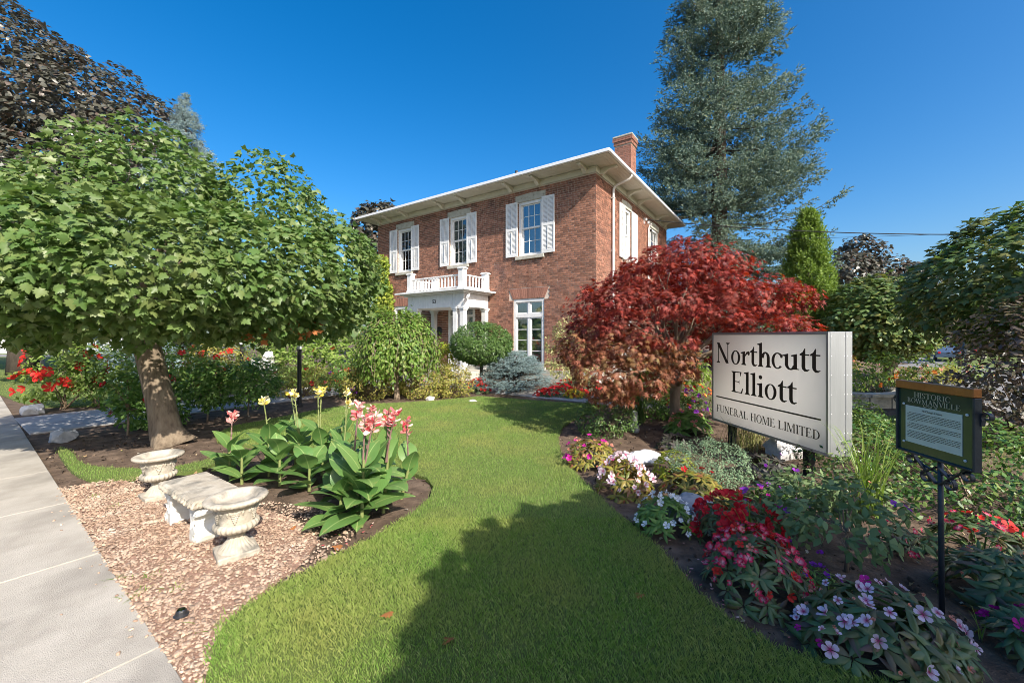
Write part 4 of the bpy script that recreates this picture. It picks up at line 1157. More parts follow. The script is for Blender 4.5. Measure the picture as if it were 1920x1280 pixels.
P, Nn, tip, s = crown([(1.72, 6.35, 1.08, .72, .55, .3, .3), (1.88, 6.3, .98, .45, .42, .28, .24), (1.55, 6.9, 1.45, .75, .6, .28, .26), (2.5, 6.35, 1.22, .42, .4, .22, .22), (1.95, 6.3, 1.4, .6, .5, .25, .2), (1.5, 6.4, .9, .4, .4, .18, .18)], 215, 17, .16, .1, .105, rng, inner=.06, up=.55, droop=.6)
k = clear_of_sign(P); P, Nn, tip, s = P[k], Nn[k], tip[k], s[k]
V, F = leaves(JMAPLE, P, Nn, tip, s); c2 = obj('lower_boughs', V, F, M['leaf_jm_bronze'], T, kind='stuff')
q = MB(); lt = [(1.6, 6.4, 1.1), (2.2, 6.3, .95), (1.5, 6.9, 1.5), (2.5, 6.3, 1.05)]
limb_tubes(q, (2.9, 7.15, .75), lt, .035, rng, sag=.12); q.build('limbs', M['bark_jm'], T, smooth=True)

def spruce(name, label, base, H, R, nb, per, ss, mt, rng, tpl=SPRIG, z0=.4, power=.8, irregular=.25, droop=.12, up=.35, cones=0, cat='tree', trunk_r=.35, group=None, whorl=0, keep=None, lat=.75):
    T = thing(name, label, cat, base, group)
    b = np.array(base, float)
    mb = MB(); mb.tube([b + (0, 0, -.05), b + (0, 0, H * .5), b + (0, 0, H * .98)], [trunk_r, trunk_r * .55, .03], 10); mb.build('trunk', M['bark_dark'], T, smooth=True)
    hfr = rng.uniform(0, 1, nb) ** (1.15 if whorl else .95)
    if whorl: hfr = np.clip((np.round(hfr * whorl) + rng.normal(size=nb) * .1) / whorl, 0, .985)
    az = (np.arange(nb) * 2.39996 + rng.normal(size=nb) * .3)
    L = R * (1 - hfr) ** power * rng.uniform(1 - irregular, 1 + irregular * .6, nb) * 1.0 + .1 * (1 - hfr) + .03
    zb = z0 + (H - z0) * hfr
    q = MB()
    u = np.sqrt(rng.uniform(.04, 1, size=(nb, per)))
    d = np.stack([np.cos(az), np.sin(az), np.zeros(nb)], 1); latv = np.stack([-np.sin(az), np.cos(az), np.zeros(nb)], 1)
    rise = rng.uniform(-.05, .25, nb)
    zc = lambda uu, k: (-droop * 2.2 * uu * (1 - uu * .55) + rise[k] * uu + up * np.maximum(0, uu - .6) ** 1.5)
    kk = np.repeat(np.arange(nb)[:, None], per, 1)
    wid = (.12 + .38 * np.sin(np.clip(u, 0, 1) * math.pi * .8)) * np.minimum(L, R * .55)[:, None] * lat
    lx = rng.uniform(-1, 1, size=(nb, per)) * wid
    P = b + np.array((0, 0, 1.0)) * (zb[:, None] + zc(u, kk) * L[:, None] - np.abs(lx) * .18 + rng.normal(size=u.shape) * .05 * ss / .3)[..., None] + d[:, None, :] * (u * L[:, None])[..., None] + latv[:, None, :] * lx[..., None]
    tipd = d[:, None, :] * .8 + latv[:, None, :] * (np.sign(lx) * .75)[..., None] + rng.normal(size=P.shape) * .35 + np.array((0, 0, .15))
    P = P.reshape(-1, 3); tipd = tipd.reshape(-1, 3)
    Nn = rng.normal(size=P.shape) * .4 + np.array((0, 0, 1.0))
    s = ss * rng.uniform(.65, 1.25, len(P)) * np.repeat(np.clip(.35 + L / R * 1.6, .4, 1.15), per)
    if keep is not None:
        k_ = keep(P); P, Nn, tipd, s = P[k_], Nn[k_], tipd[k_], s[k_]
    V, F = leaves(tpl, P, Nn, tipd, s)
    obj('crown', V, F, mt, T, kind='stuff')
    for k in range(0, nb, 2):
        if keep is not None and not keep(np.array([b + np.array((0, 0, zb[k])) + d[k] * L[k]]))[0]: continue
        pts = [b + np.array((0, 0, zb[k] + float(zc(t, k)) * L[k])) + d[k] * t * L[k] for t in (0, .35, .7, .95)]
        q.tube(pts, [.045 * L[k] / R + .01, .03 * L[k] / R + .008, .012, .005], 5)
    q.build('boughs', M['bark_dark'], T, smooth=True, kind='stuff')
    if cones:
        i = rng.integers(0, len(P), cones * 4); i = i[P[i, 2] > H * .45][:cones]
        c = (np.array([(0, 0, 0), (.16, .3, 0), (0, .3, .16), (-.16, .3, 0), (0, .3, -.16), (0, 1, 0)]), np.array([(0, 1, 2), (0, 2, 3), (0, 3, 4), (0, 4, 1), (5, 2, 1), (5, 3, 2), (5, 4, 3), (5, 1, 4)]))
        V, F = leaves(c, P[i], np.tile((1.0, 0, 0), (len(i), 1)), np.tile((0, 0, -1.0), (len(i), 1)), np.full(len(i), .17))
        obj('cones', V, F, M['stem_brown'], T, kind='stuff')
    return T
spruce('spruce_tree', 'towering blue-green spruce behind the right side of the house', (10.75, 21.0, 0), 27.0, 5.3, 500, 132, .33, M['needle_spruce'], rng, tpl=SPRIG_LO, z0=2.5, power=.84, irregular=.3, whorl=25, lat=.6, keep=lambda P: ~(((P[:, 0] - 12.4) ** 2 + (P[:, 1] - 17) ** 2 < 7.0) & (P[:, 2] < 8)) & ~((P[:, 1] < 17.2) & (P[:, 0] > 10.5) & (P[:, 2] < 7.2)) & ~((ucoord(P[:, 0], P[:, 1]) < 1.2) & (P[:, 2] < 8.3) & (((P[:, 0] - CX) * .572 + (P[:, 1] - CY) * .82) < 10.6)), droop=.2, up=.7, cones=350, trunk_r=.5)
spruce('spruce_tree', 'silvery blue spruce whose tip shows above the large green maple', (-12.25, 15.2, 0), 10.7, 3.0, 230, 46, .28, M['needle_blue'], rng, tpl=SPRIG_LO, z0=.25, power=.9, trunk_r=.2)
spruce('globe_spruce', 'low mounded silvery blue spruce under the tall ground floor window', (.06, 11.65, 0), 1.15, .98, 230, 24, .11, M['needle_blue'], rng, tpl=SPRIG_LO, z0=.02, power=.42, irregular=.12, droop=-.1, up=.0, cat='shrub', trunk_r=.06)
# cedar: dense upright sprays
T = thing('cedar_tree', 'bright green conical cedar to the right of the big spruce', 'tree', (12.4, 17, 0))
mb = MB(); mb.tube([(12.4, 17, -.1), (12.4, 17, 3), (12.4, 17, 6.2)], [.2, .14, .03], 10); mb.build('trunk', M['bark_dark'], T)
n = 8500
hz = RNG.uniform(0, 1, n) ** 1.3; a = RNG.uniform(0, 6.283, n); rad = 1.3 * (1 - hz) ** .52 * (1 + .16 * np.sin(a * 5 + hz * 30) + .12 * np.sin(a * 9 - hz * 47)) * np.sqrt(RNG.uniform(.4, 1, n))
P = np.stack([12.4 + rad * np.cos(a), 17 + rad * np.sin(a), .1 + 6.6 * hz], 1)
o_ = np.stack([np.cos(a), np.sin(a), np.zeros(n)], 1)
V, F = leaves(SPRIG_LO, P, o_ + RNG.normal(size=(n, 3)) * .5, np.array((0, 0, 1.0)) + o_ * .5 + RNG.normal(size=(n, 3)) * .25, RNG.uniform(.24, .46, n)); obj('crown', V, F, M['leaf_cedar'], T, kind='stuff')
# weeping standard by the lawn
T = thing('weeping_tree', 'small weeping tree with umbrella head at the back of the lawn', 'tree', (-2.98, 10.5, 0))
mb = MB(); mb.tube([(-2.98, 10.5, -.05), (-2.98, 10.5, .1), (-3.0, 10.5, .6), (-2.98, 10.5, 1.5), (-2.98, 10.5, 2.0)], [.1, .075, .065, .06, .04], 12); mb.build('trunk', M['bark_jm'], T, smooth=True)
Ps, Ts, q = [], [], MB()
for k in range(330):
    a = RNG.uniform(0, 6.283); R = 1.06 * math.sqrt(RNG.uniform(.08, 1)) * (1 + .1 * math.sin(3 * a)); z_end = RNG.uniform(.45, .85) + .75 * (1 - R)
    top = 2.36 + .1 * math.sin(2 * a + 1) - .78 * R ** 2
    pts = []
    for u in np.linspace(0, 1, 15):
        r = R * min(1, u * 2.1) ** .75; z = 2.0 + (top - 2.0) * math.sin(min(1, u * 2.1) * math.pi * .5) if u < .4 else top + (z_end - top) * ((u - .4) / .6) ** 1.2
        pts.append((-2.98 + r * math.cos(a), 10.5 + r * math.sin(a), z))
    pts = np.array(pts) + RNG.normal(size=(15, 3)) * .03
    if k % 3 == 0: q.tube(pts[::2], .006, 4)
    pp = np.repeat(pts[3:], 3, 0); Ps.append(pp + RNG.normal(size=pp.shape) * .06); dd = np.repeat(np.gradient(pts, axis=0)[3:], 3, 0); Ts.append(nrm(dd) + RNG.normal(size=dd.shape) * .5 + np.array((0, 0, -.4)))
q.build('limbs', M['bark_jm'], T)
P, tp = np.concatenate(Ps), np.concatenate(Ts)
o_ = P - np.array((-2.98, 10.5, 1.2)); 
V, F = leaves(OVAL, P, nrm(o_) + RNG.normal(size=P.shape) * .45 + np.array((0, 0, .3)), tp, RNG.uniform(.06, .12, len(P))); obj('crown', V, F, M['leaf_weep'], T, kind='stuff')

# wooded horizon all round: far trees that read as one mass
n = 12000
a = RNG.uniform(0, 6.283, n); rr_ = 95 + RNG.normal(size=n) * 6
hmax = 8.5 + 2.2 * np.sin(a * 13) + 1.6 * np.sin(a * 29 + 1) + 1.2 * np.sin(a * 53 + 2)
zz = RNG.uniform(0, 1, n) ** .8 * hmax - 1.2
P = np.stack([rr_ * np.cos(a), rr_ * np.sin(a), zz], 1)
V, F = leaves(MAPLE_XLO, P, -P * np.array((1, 1, 0)) / 95 + RNG.normal(size=(n, 3)) * .5 + np.array((0, 0, .5)), RNG.normal(size=(n, 3)), RNG.uniform(1.2, 2.6, n))
tag(obj('treeline', V, F, M['leaf_maple_dark'], kind='stuff'), 'distant green treeline round the neighbourhood', 'trees')

# ------------------------------------------------------------------ flowers and shrubs
def flower_mesh(name, mt, petals=5, cup=.18, gap=.92, seed=0):
    V, F = [], []
    r = np.random.default_rng(seed)
    for k in range(petals):
        a = 2 * math.pi * k / petals + r.normal() * .08
        w = math.pi / petals * gap
        L = r.uniform(.9, 1.05)
        ring_ = [(.05, 0), (.55, -w * .95), (.85, -w * .8), (.98, -w * .3), (.93, 0), (.98, w * .3), (.85, w * .8), (.55, w * .95)]
        n = len(V); tw = r.normal() * .22
        V.append((.5 * L * math.cos(a), .5 * L * math.sin(a), cup * .25 + .03))
        for q, t in ring_: V.append((q * L * math.cos(a + t), q * L * math.sin(a + t), cup * q * q + tw * t + (.02 if k % 2 else 0)))
        F += [(n, n + 1 + i, n + 1 + (i + 1) % 8) for i in range(8)]
    n = len(V)
    for i in range(6): V.append((.09 * math.cos(i * 1.047), .09 * math.sin(i * 1.047), .05))
    V.append((0, 0, .12)); F += [(n + i, n + (i + 1) % 6, n + 6) for i in range(6)]
    return mesh_data(name, np.array(V), np.array(F), mt)
PM_ = {
    'white': petal_mat('white_petal', (.75, .78, .8), (.82, .84, .86)),
    'blush': petal_mat('blush_petal', (.5, .03, .16), (.78, .62, .74), .12, .62),
    'pinkwhite': petal_mat('pink_white_petal', (.62, .08, .25), (.85, .68, .72), .1, .55),
    'red': petal_mat('red_petal', (.42, .006, .014), (.62, .018, .028)),
    'scarlet': petal_mat('scarlet_petal', (.6, .02, .015), (.72, .04, .03)),
    'redpink': petal_mat('red_pink_petal', (.75, .4, .45), (.66, .03, .09), .12, .7),
    'magenta': petal_mat('magenta_petal', (.5, .01, .22), (.6, .02, .32)),
    'purple': petal_mat('purple_petal', (.18, .02, .35), (.3, .04, .5)),
    'coral': petal_mat('coral_petal', (.7, .12, .06), (.75, .3, .22)),
    'orange': petal_mat('orange_petal', (.75, .3, .02), (.78, .2, .04)),
    'yellow': petal_mat('yellow_petal', (.7, .35, .02), (.82, .6, .06)),
}
FLOWER = {k: [flower_mesh('flower', m, seed=i * 7 + j, cup=(.05, .3, .55)[j]) for j in range(3)] for i, (k, m) in enumerate(PM_.items())}
LM = {
    'imp': leaf_mat('impatiens_leaf', [(.16, .13, .04), (0.063, 0.112, 0.042), (0.098, 0.161, 0.056), (0.14, 0.203, 0.07), (0.126, 0.07, 0.056)], .2, .4, .5),
    'impgreen': leaf_mat('impatiens_green_leaf', [(0.084, 0.168, 0.028), (0.14, 0.252, 0.049), (0.21, 0.322, 0.07)], .25, .45, .4),
    'impyellow': leaf_mat('impatiens_yellow_leaf', [(.24, .24, .03), (.3, .22, .05), (.13, .16, .03), (.28, .1, .05)], .25, .45, .4),
    'dark': leaf_mat('heuchera_leaf', [(0.049, 0.049, 0.042), (0.084, 0.07, 0.063), (0.07, 0.098, 0.049)], .15, .5, .4),
    'velvet': leaf_mat('velvet_leaf', [(0.098, 0.154, 0.063), (0.154, 0.224, 0.091), (0.224, 0.294, 0.126)], .25, .65, .25),
    'hedge': leaf_mat('hedge_leaf', [(0.035, 0.091, 0.017), (0.063, 0.14, 0.028), (0.105, 0.196, 0.042), (0.224, 0.28, 0.07)], .2, .35, .55),
}
def flowers_on(T, kind, pos, nor, size, rng, name='flower'):
    org = ORI[T.name]
    tip = rng.normal(size=pos.shape)
    for i, m4 in enumerate(leaf_matrices(pos - org, nor, tip, size)):
        place(name, FLOWER[kind][i % 3], T, m4)
def dome_pts(c, r, h, n, rng, lo=.0, ry=None):
    d = sphere_dirs(n * 2, rng); d[:, 2] = np.abs(d[:, 2]); d = d[d[:, 2] > lo][:n]
    R = np.array((r, ry or r, h))
    return np.array(c) + d * R, nrm(d / R)
def clump(name, label, base, r, h, nros, per, ls, lm, flowers, rng, cat='flower', group=None, tpl=LANCE, ry=None, parts=False, fz=.25, spread=.8):
    "bedding plant: rosettes of leaves over a dome, flowers above them"
    b = np.array((base[0], base[1], float(zg(base[0], base[1]))))
    T = thing(name, label, cat, tuple(b), group)
    C, N0 = dome_pts(b, r * .9, h * .88, nros, rng, .02, ry and ry * .9)
    q = MB()
    for p in C[::3]: q.tube([b + rng.normal(size=3) * np.array((.02, .02, 0)), b * .45 + p * .55 + (0, 0, .03), p], [.006, .005, .004], 4)
    q.build('stems', M['stem_green'], T)
    k = len(C)
    a = (np.arange(per) * 2.4)[None, :] + rng.uniform(0, 6.28, size=(k, 1))
    t1 = nrm(np.cross(N0, np.array((.31, .17, .9)))); t2 = np.cross(N0, t1)
    dirs = np.cos(a)[..., None] * t1[:, None] + np.sin(a)[..., None] * t2[:, None]
    el = np.linspace(.05, .75, per)[None, :, None] + rng.normal(size=(k, per, 1)) * .12
    tip = dirs * spread + N0[:, None] * el
    Nn = N0[:, None] * 1.0 - dirs * el * .8 + np.array((0, 0, .35)) + rng.normal(size=(k, per, 3)) * .12
    P = np.repeat(C[:, None], per, 1) + dirs * .006
    s = ls * rng.uniform(.65, 1.15, size=k * per)
    P, Nn, tip = P.reshape(-1, 3), Nn.reshape(-1, 3), tip.reshape(-1, 3)
    P[:, 2] = np.maximum(P[:, 2], b[2] + .02)
    if parts:
        idx = np.argsort(np.linalg.norm(P, axis=1))[:300]
        leaf_parts('leaf', tpl, lm, T, P, Nn, tip, s, idx)
        rest = np.ones(len(P), bool); rest[idx] = False
        if rest.any():
            V, F = leaves(tpl, P[rest], Nn[rest], tip[rest], s[rest]); obj('foliage', V, F, lm, T, kind='stuff')
    else:
        V, F = leaves(tpl, P, Nn, tip, s); obj('foliage', V, F, lm, T, kind='stuff')
    for kind, n, fs in flowers:
        Pf, Nf = dome_pts(b, r * 1.05, h * 1.1, int(n * 1.4), rng, fz, ry)
        Nf = Nf + np.array((0, -.35, .25)) + rng.normal(size=Nf.shape) * .45
        flowers_on(T, kind, Pf, Nf, fs * 1.12 * rng.uniform(.5, 1.2, len(Pf)), rng)
    return T
rng = np.random.default_rng(33)
# the right-hand bed, front to back
clump('impatiens', 'blush pink and white impatiens in the near right corner by the lawn edge', (1.93, 2.12), .4, .32, 62, 8, .125, LM['imp'], [('blush', 26, .03), ('coral', 18, .012), ('magenta', 3, .026)], rng, parts=True, ry=.3)
clump('impatiens', 'variegated red and pink impatiens in front of the deep red ones', (1.57, 2.62), .3, .37, 56, 8, .1, LM['imp'], [('redpink', 60, .027), ('scarlet', 20, .026), ('coral', 6, .02)], rng, parts=True)
clump('impatiens', 'deep red impatiens beside the spiky grass tuft', (1.82, 3.28), .34, .33, 60, 7, .095, LM['imp'], [('red', 70, .042)], rng)
clump('impatiens', 'white impatiens with bright green leaves at the bed edge', (1.31, 3.45), .25, .28, 56, 7, .09, LM['impgreen'], [('white', 30, .026)], rng)
clump('impatiens', 'pale pink and white impatiens mound in full sun', (1.2, 4.32), .3, .36, 62, 7, .1, LM['impyellow'], [('pinkwhite', 48, .034)], rng)
clump('impatiens', 'bronze-leaved impatiens with a few magenta blooms near the lawn curve', (1.0, 5.2), .36, .34, 64, 7, .1, LM['impyellow'], [('magenta', 9, .034), ('coral', 14, .024)], rng)
clump('impatiens', 'yellow-leaved impatiens almost without blooms in front of the round shrub', (1.84, 4.12), .33, .28, 70, 7, .1, LM['impyellow'], [('red', 5, .026)], rng)
clump('impatiens', 'scarlet and pink impatiens right of the plaque post', (3.46, 2.98), .32, .3, 44, 7, .1, LM['imp'], [('scarlet', 9, .036), ('redpink', 16, .028)], rng)
clump('impatiens', 'dark impatiens without blooms at the right edge', (3.02, 2.5), .28, .3, 40, 8, .13, LM['imp'], [('coral', 4, .014)], rng)
clump('impatiens', 'magenta impatiens in the bottom right corner', (2.72, 2.1), .2, .2, 30, 8, .1, LM['imp'], [('magenta', 12, .034)], rng)
clump('impatiens', 'small pink impatiens between the plaque post and the hedge', (2.95, 3.1), .16, .2, 22, 7, .08, LM['imp'], [('redpink', 8, .024)], rng)
clump('petunia', 'low violet petunias on bare soil behind the near pink impatiens', (2.02, 2.72), .16, .08, 20, 6, .06, LM['impgreen'], [('purple', 9, .024)], rng, fz=.1)
clump('petunia', 'purple petunias in the shade below the sign', (2.45, 3.85), .34, .18, 44, 7, .08, LM['impgreen'], [('purple', 7, .03), ('magenta', 5, .022)], rng)
clump('lime_plant', 'small lime green plant with one white bloom beside the round shrub', (1.95, 4.85), .26, .3, 50, 7, .075, M['leaf_lime'], [('white', 2, .035)], rng, cat='plant')
clump('heuchera', 'dark leafy mound at the foot of the red maple trunk', (2.4, 5.95), .28, .22, 44, 7, .085, LM['dark'], [], rng, cat='plant', tpl=OVAL)
clump('heuchera', 'blackish leafy mound with a violet bloom under the sign', (2.93, 4.66), .33, .3, 60, 7, .085, LM['dark'], [('purple', 2, .03)], rng, cat='plant', tpl=OVAL)
clump('daylily', 'orange daylilies behind the far sign post', (3.0, 6.9), .34, .34, 40, 8, .2, LM['impgreen'], [('coral', 12, .05)], rng, fz=.4)
clump('daylily', 'violet flowering perennial beside the red maple trunk', (3.4, 7.9), .4, .55, 50, 8, .12, LM['imp'], [('purple', 26, .035), ('coral', 6, .04)], rng)
# beds along the house
clump('begonia', 'red begonia row edging the walk below the tall window', (1.35, 10.9), .75, .26, 90, 7, .09, LM['imp'], [('scarlet', 95, .045), ('red', 40, .045)], rng, ry=.35)
clump('marigold', 'yellow marigolds in the middle of the red begonia bed', (1.65, 10.55), .3, .24, 40, 7, .07, LM['impgreen'], [('yellow', 42, .036), ('orange', 16, .032)], rng, ry=.2)
clump('begonia', 'dark red begonias against the wall by the low window corner', (1.95, 11.9), .7, .4, 70, 7, .1, LM['imp'], [('red', 60, .045)], rng, ry=.35)
clump('begonia', 'small red begonia clump left of the mounded blue spruce', (-.95, 11.6), .34, .4, 50, 7, .08, LM['imp'], [('scarlet', 40, .045)], rng)
clump('begonia', 'pinkish red begonias in the bed left of the weeping tree', (-4.9, 12.2), .75, .6, 80, 7, .09, LM['impyellow'], [('scarlet', 60, .05), ('magenta', 20, .04)], rng)
clump('petunia', 'magenta petunias showing under the weeping tree', (-3.2, 12.0), .6, .75, 60, 7, .08, LM['imp'], [('magenta', 60, .05)], rng)
clump('marigold', 'orange and red annuals seen left of the sign under the maple', (3.9, 9.2), .8, .55, 80, 7, .09, LM['impgreen'], [('orange', 26, .05), ('scarlet', 26, .05), ('yellow', 16, .05)], rng)
clump('hosta', 'broad green hosta leaves beside the walk end', (2.75, 10.2), .4, .45, 30, 7, .22, M['leaf_fresh'], [], rng, cat='plant', tpl=OVAL)

def bush(name, label, base, lobes, nclump, per, rc, bump, size, lm, rng, cat='shrub', tpl=OVAL, stems=9, stem_r=.012, flowers=(), group=None, trunk=None, bark=None, inner=.25, up=.5, out=.6, droop=.1, zmin=None):
    "shrub: lobes given relative to its base"
    b = np.array((base[0], base[1], float(zg(base[0], base[1]))))
    T = thing(name, label, cat, tuple(b), group)
    lob = [(l[0] + b[0], l[1] + b[1], l[2] + b[2], *l[3:]) for l in lobes]
    P, Nn, tip, s = crown(lob, int(nclump * .88), per, rc, bump, size, rng, inner=inner, up=up, out=out, droop=droop, zmin=zmin)
    k = P[:, 2] > b[2] + .02
    P, Nn, tip, s = P[k], Nn[k], tip[k], s[k]
    q = MB()
    if trunk:
        q.tube([b + np.array((0, 0, -.03)), b + np.array((.01, 0, trunk[1] * .5)), b + np.array((0, 0, trunk[1]))], [trunk[0] * 1.25, trunk[0], trunk[0] * .9], 10)
        q.build('trunk', bark or M['bark_jm'], T, smooth=True); q = MB()
        root = b + np.array((0, 0, trunk[1] * .95))
    else: root = b
    if stems:
        ii = rng.integers(0, len(P), stems)
        for i in ii:
            r0 = root + rng.normal(size=3) * np.array((.03, .03, 0))
            q.tube([r0, r0 * .5 + P[i] * .5 + rng.normal(size=3) * .03, r0 * .06 + P[i] * .94], [stem_r, stem_r * .75, stem_r * .4], 5)
        q.build('stems', bark or M['stem_brown'], T)
    V, F = leaves(tpl, P, Nn, tip, s)
    obj('foliage', V, F, lm, T, kind='stuff')
    for kind, n, fs in flowers:
        Pf, Nf = lobe_surface(lob, n * 2, rng)
        vis = np.sum(Nf * nrm(np.array((0, 0, CAM_H)) - Pf), 1) > -.1
        Pf, Nf = Pf[vis][:n], Nf[vis][:n]
        flowers_on(T, kind, Pf + Nf * rc * .6, Nf + np.array((0, -.2, .2)) + rng.normal(size=Nf.shape) * .25, fs * rng.uniform(.8, 1.15, len(Pf)), rng)
    return T
rng = np.random.default_rng(44)
bush('boxwood', 'rounded dark green boxwood at the far curve of the right bed', (1.56, 6.75), [(0, 0, .28, .46, .42, .3, .28)], 130, 26, .1, .05, .035, M['leaf_box'], rng, tpl=DIAMOND)
bush('round_shrub', 'neat grey-green rounded shrub in front of the sign', (2.17, 4.45), [(0, 0, .22, .4, .36, .26, .22)], 190, 30, .075, .03, .022, M['leaf_grey'], rng, tpl=DIAMOND)
bush('topiary', 'clipped round-headed green topiary beside the porch columns', (-.88, 11.6), [(0, 0, 1.42, .84, .8, .58, .55)], 800, 24, .11, .03, .055, M['leaf_box'], rng, tpl=DIAMOND, cat='tree', trunk=(.05, .95), bark=M['bark_dark'], stem_r=.015)
bush('golden_shrub', 'bright lime yellow shrub between weeping tree and topiary', (-2.05, 12.3), [(0, 0, .95, .36, .36, .42, .6)], 110, 20, .12, .06, .06, M['leaf_lime'], rng)
for (x, y), r_, h_, lb in (((-3.75, 10.55), .62, .82, 'golden spirea left of the weeping tree trunk'), ((-2.35, 10.7), .52, .72, 'golden spirea just right of the weeping tree trunk'), ((-1.62, 10.85), .5, .82, 'golden spirea at the right end of the row by the walk'), ((-3.15, 11.4), .5, .75, 'golden spirea behind the weeping tree trunk')):
    bush('spirea', lb, (x, y), [(0, 0, h_ * .5, r_, r_ * .85, h_ * .5, h_ * .48), (.1, -.1, h_ * .6, r_ * .6, r_ * .6, h_ * .42, h_ * .3)], 150, 22, .12, .09, .05, M['leaf_spirea'], rng, group='golden spireas along the back of the lawn', stems=30, inner=.15)
bush('variegated_shrub', 'cream and green variegated shrub between the tall window and the red maple', (1.75, 12.2), [(0, 0, 1.1, .62, .6, .9, .7), (.35, -.3, .8, .5, .45, .5, .5)], 130, 18, .16, .16, .075, M['leaf_vari'], rng, inner=.15)
bush('green_shrub', 'bright green leafy shrub glimpsed through the red maple', (3.7, 9.6), [(0, 0, .8, .8, .6, .8, .7)], 110, 18, .18, .14, .1, M['leaf_fresh'], rng)
bush('green_shrub', 'leafy evergreen shrub under the red maple near the side wall', (2.9, 8.2), [(0, 0, .3, .6, .5, .4, .3)], 90, 20, .12, .08, .06, M['leaf_shrub'], rng)
# left of the lawn, along the path
HIB = 'red hibiscus bushes'
bush('hibiscus', 'sunlit hibiscus with red blooms at the far left beside the path', (-10.05, 9.1), [(0, 0, .98, .58, .5, .52, .55), (-.2, -.1, .6, .46, .4, .3, .35)], 100, 15, .16, .14, .085, M['leaf_fresh'], rng, flowers=[('scarlet', 34, .12)], group=HIB, inner=.2)
bush('hibiscus', 'hibiscus with red blooms by the white lamp post', (-8.3, 11.4), [(0, 0, .85, .65, .6, .55, .6)], 110, 15, .18, .14, .09, M['leaf_spirea'], rng, flowers=[('scarlet', 26, .085)], group=HIB)
bush('hibiscus', 'hibiscus with a few red blooms directly behind the leaning maple trunk', (-8.2, 9.9), [(0, 0, 1.0, .5, .45, .5, .6)], 90, 15, .17, .14, .09, M['leaf_fresh'], rng, flowers=[('scarlet', 9, .095)], group=HIB)
bush('tall_shrub', 'upright shrub with pale young shoots and bare stems left of the leaning trunk', (-9.45, 9.3), [(0, 0, .95, .6, .5, .42, .5), (.1, 0, .6, .5, .4, .3, .35)], 120, 17, .17, .16, .085, M['leaf_fresh'], rng, stem_r=.008)
bush('tall_shrub', 'small dark shrub on two bare stems in front of the leaning trunk shade', (-6.4, 6.75), [(0, 0, .7, .24, .24, .28, .3), (.1, 0, .42, .2, .2, .15, .15)], 46, 14, .12, .1, .08, M['leaf_shrub'], rng, trunk=(.016, .42), stem_r=.008, flowers=[('red', 3, .07)])
bush('tall_shrub', 'dense dark green shrub touching the left side of the leaning trunk', (-6.5, 7.4), [(0, 0, .45, .5, .45, .38, .4)], 90, 18, .16, .12, .08, M['leaf_shrub'], rng)
bush('tall_shrub', 'narrow shrub on a bare stem to the right of the leaning trunk', (-5.9, 7.85), [(0, 0, .72, .3, .3, .42, .42)], 80, 18, .13, .1, .075, M['leaf_shrub'], rng, trunk=(.015, .4))
bush('tall_shrub', 'dark rounded shrub on thin stem below the white lamp', (-5.5, 8.45), [(0, 0, .68, .5, .45, .36, .4)], 100, 18, .15, .1, .075, M['leaf_shrub'], rng, trunk=(.015, .45))
bush('tall_shrub', 'green shrub in front of the white lion statue', (-6.9, 11.0), [(0, 0, .5, .55, .5, .5, .48)], 110, 18, .15, .1, .07, M['leaf_shrub'], rng)
bush('globe_cedar', 'rounded yellow-green cedar behind the white lamp post', (-8.0, 13.2), [(0, 0, 1.0, .75, .7, .8, .9)], 160, 24, .14, .06, .055, M['leaf_cedar'], rng, tpl=DIAMOND)
bush('hydrangea', 'broad bright green bush behind the dark lamp post', (-6.4, 13.0), [(-.5, 0, .9, .8, .7, .7, .8), (.6, .1, .85, .9, .7, .65, .8)], 190, 17, .2, .12, .12, M['leaf_fresh'], rng)
bush('spirea', 'reddish gold spirea at the foot of the dark lamp post', (-5.6, 10.9), [(0, 0, .42, .7, .6, .42, .4)], 130, 20, .14, .1, .05, M['leaf_spirea'], rng, flowers=[('red', 5, .07)], group='golden spireas along the back of the lawn', stems=26)
bush('perennial', 'green perennial with blue flowers left of the spireas', (-4.5, 10.9), [(0, 0, .5, .5, .45, .45, .48)], 120, 20, .12, .1, .05, M['leaf_shrub'], rng, flowers=[('purple', 10, .05)])
bush('spirea', 'pale gold spirea beside the bluish perennial', (-4.25, 11.6), [(0, 0, .5, .6, .5, .42, .45)], 110, 20, .13, .1, .05, M['leaf_spirea'], rng, group='golden spireas along the back of the lawn', stems=20)
# right side
bush('hedge', 'dense dark evergreen hedge behind the plaque', (4.6, 4.1), [(0, 0, .25, .7, .75, .4, .3), (.6, .5, .28, .7, .7, .4, .3), (-.3, .8, .25, .6, .6, .36, .3), (.5, -.6, .22, .6, .5, .4, .3), (1.1, -.3, .25, .7, .7, .4, .3), (.0, 1.5, .22, .6, .6, .36, .25), (.5, 2.1, .2, .6, .6, .36, .25), (-.55, -.25, .16, .5, .45, .28, .2), (-.75, .45, .2, .45, .5, .3, .22), (.1, -1.0, .16, .5, .4, .28, .2)], 700, 20, .13, .06, .05, LM['hedge'], rng, cat='hedge', stems=14)
bush('copper_bush', 'copper purple beech bush at the right edge of the garden', (7.75, 6.0), [(0, 0, 1.1, .85, .8, 1.05, 1.0), (-.2, .2, .55, .75, .7, .6, .5), (.5, -.3, 1.4, .8, .8, 1.0, .9)], 420, 22, .19, .16, .075, M['leaf_copper'], rng, stems=22)
bush('rose_bush', 'open rose bush with orange blooms in front of the fountain grasses', (9.6, 10.4), [(-.6, 0, .75, .6, .45, .45, .4), (.45, 0, .62, .65, .45, .42, .4)], 120, 12, .17, .2, .09, M['leaf_fresh'], rng, flowers=[('orange', 10, .08)], stems=20, inner=.1)
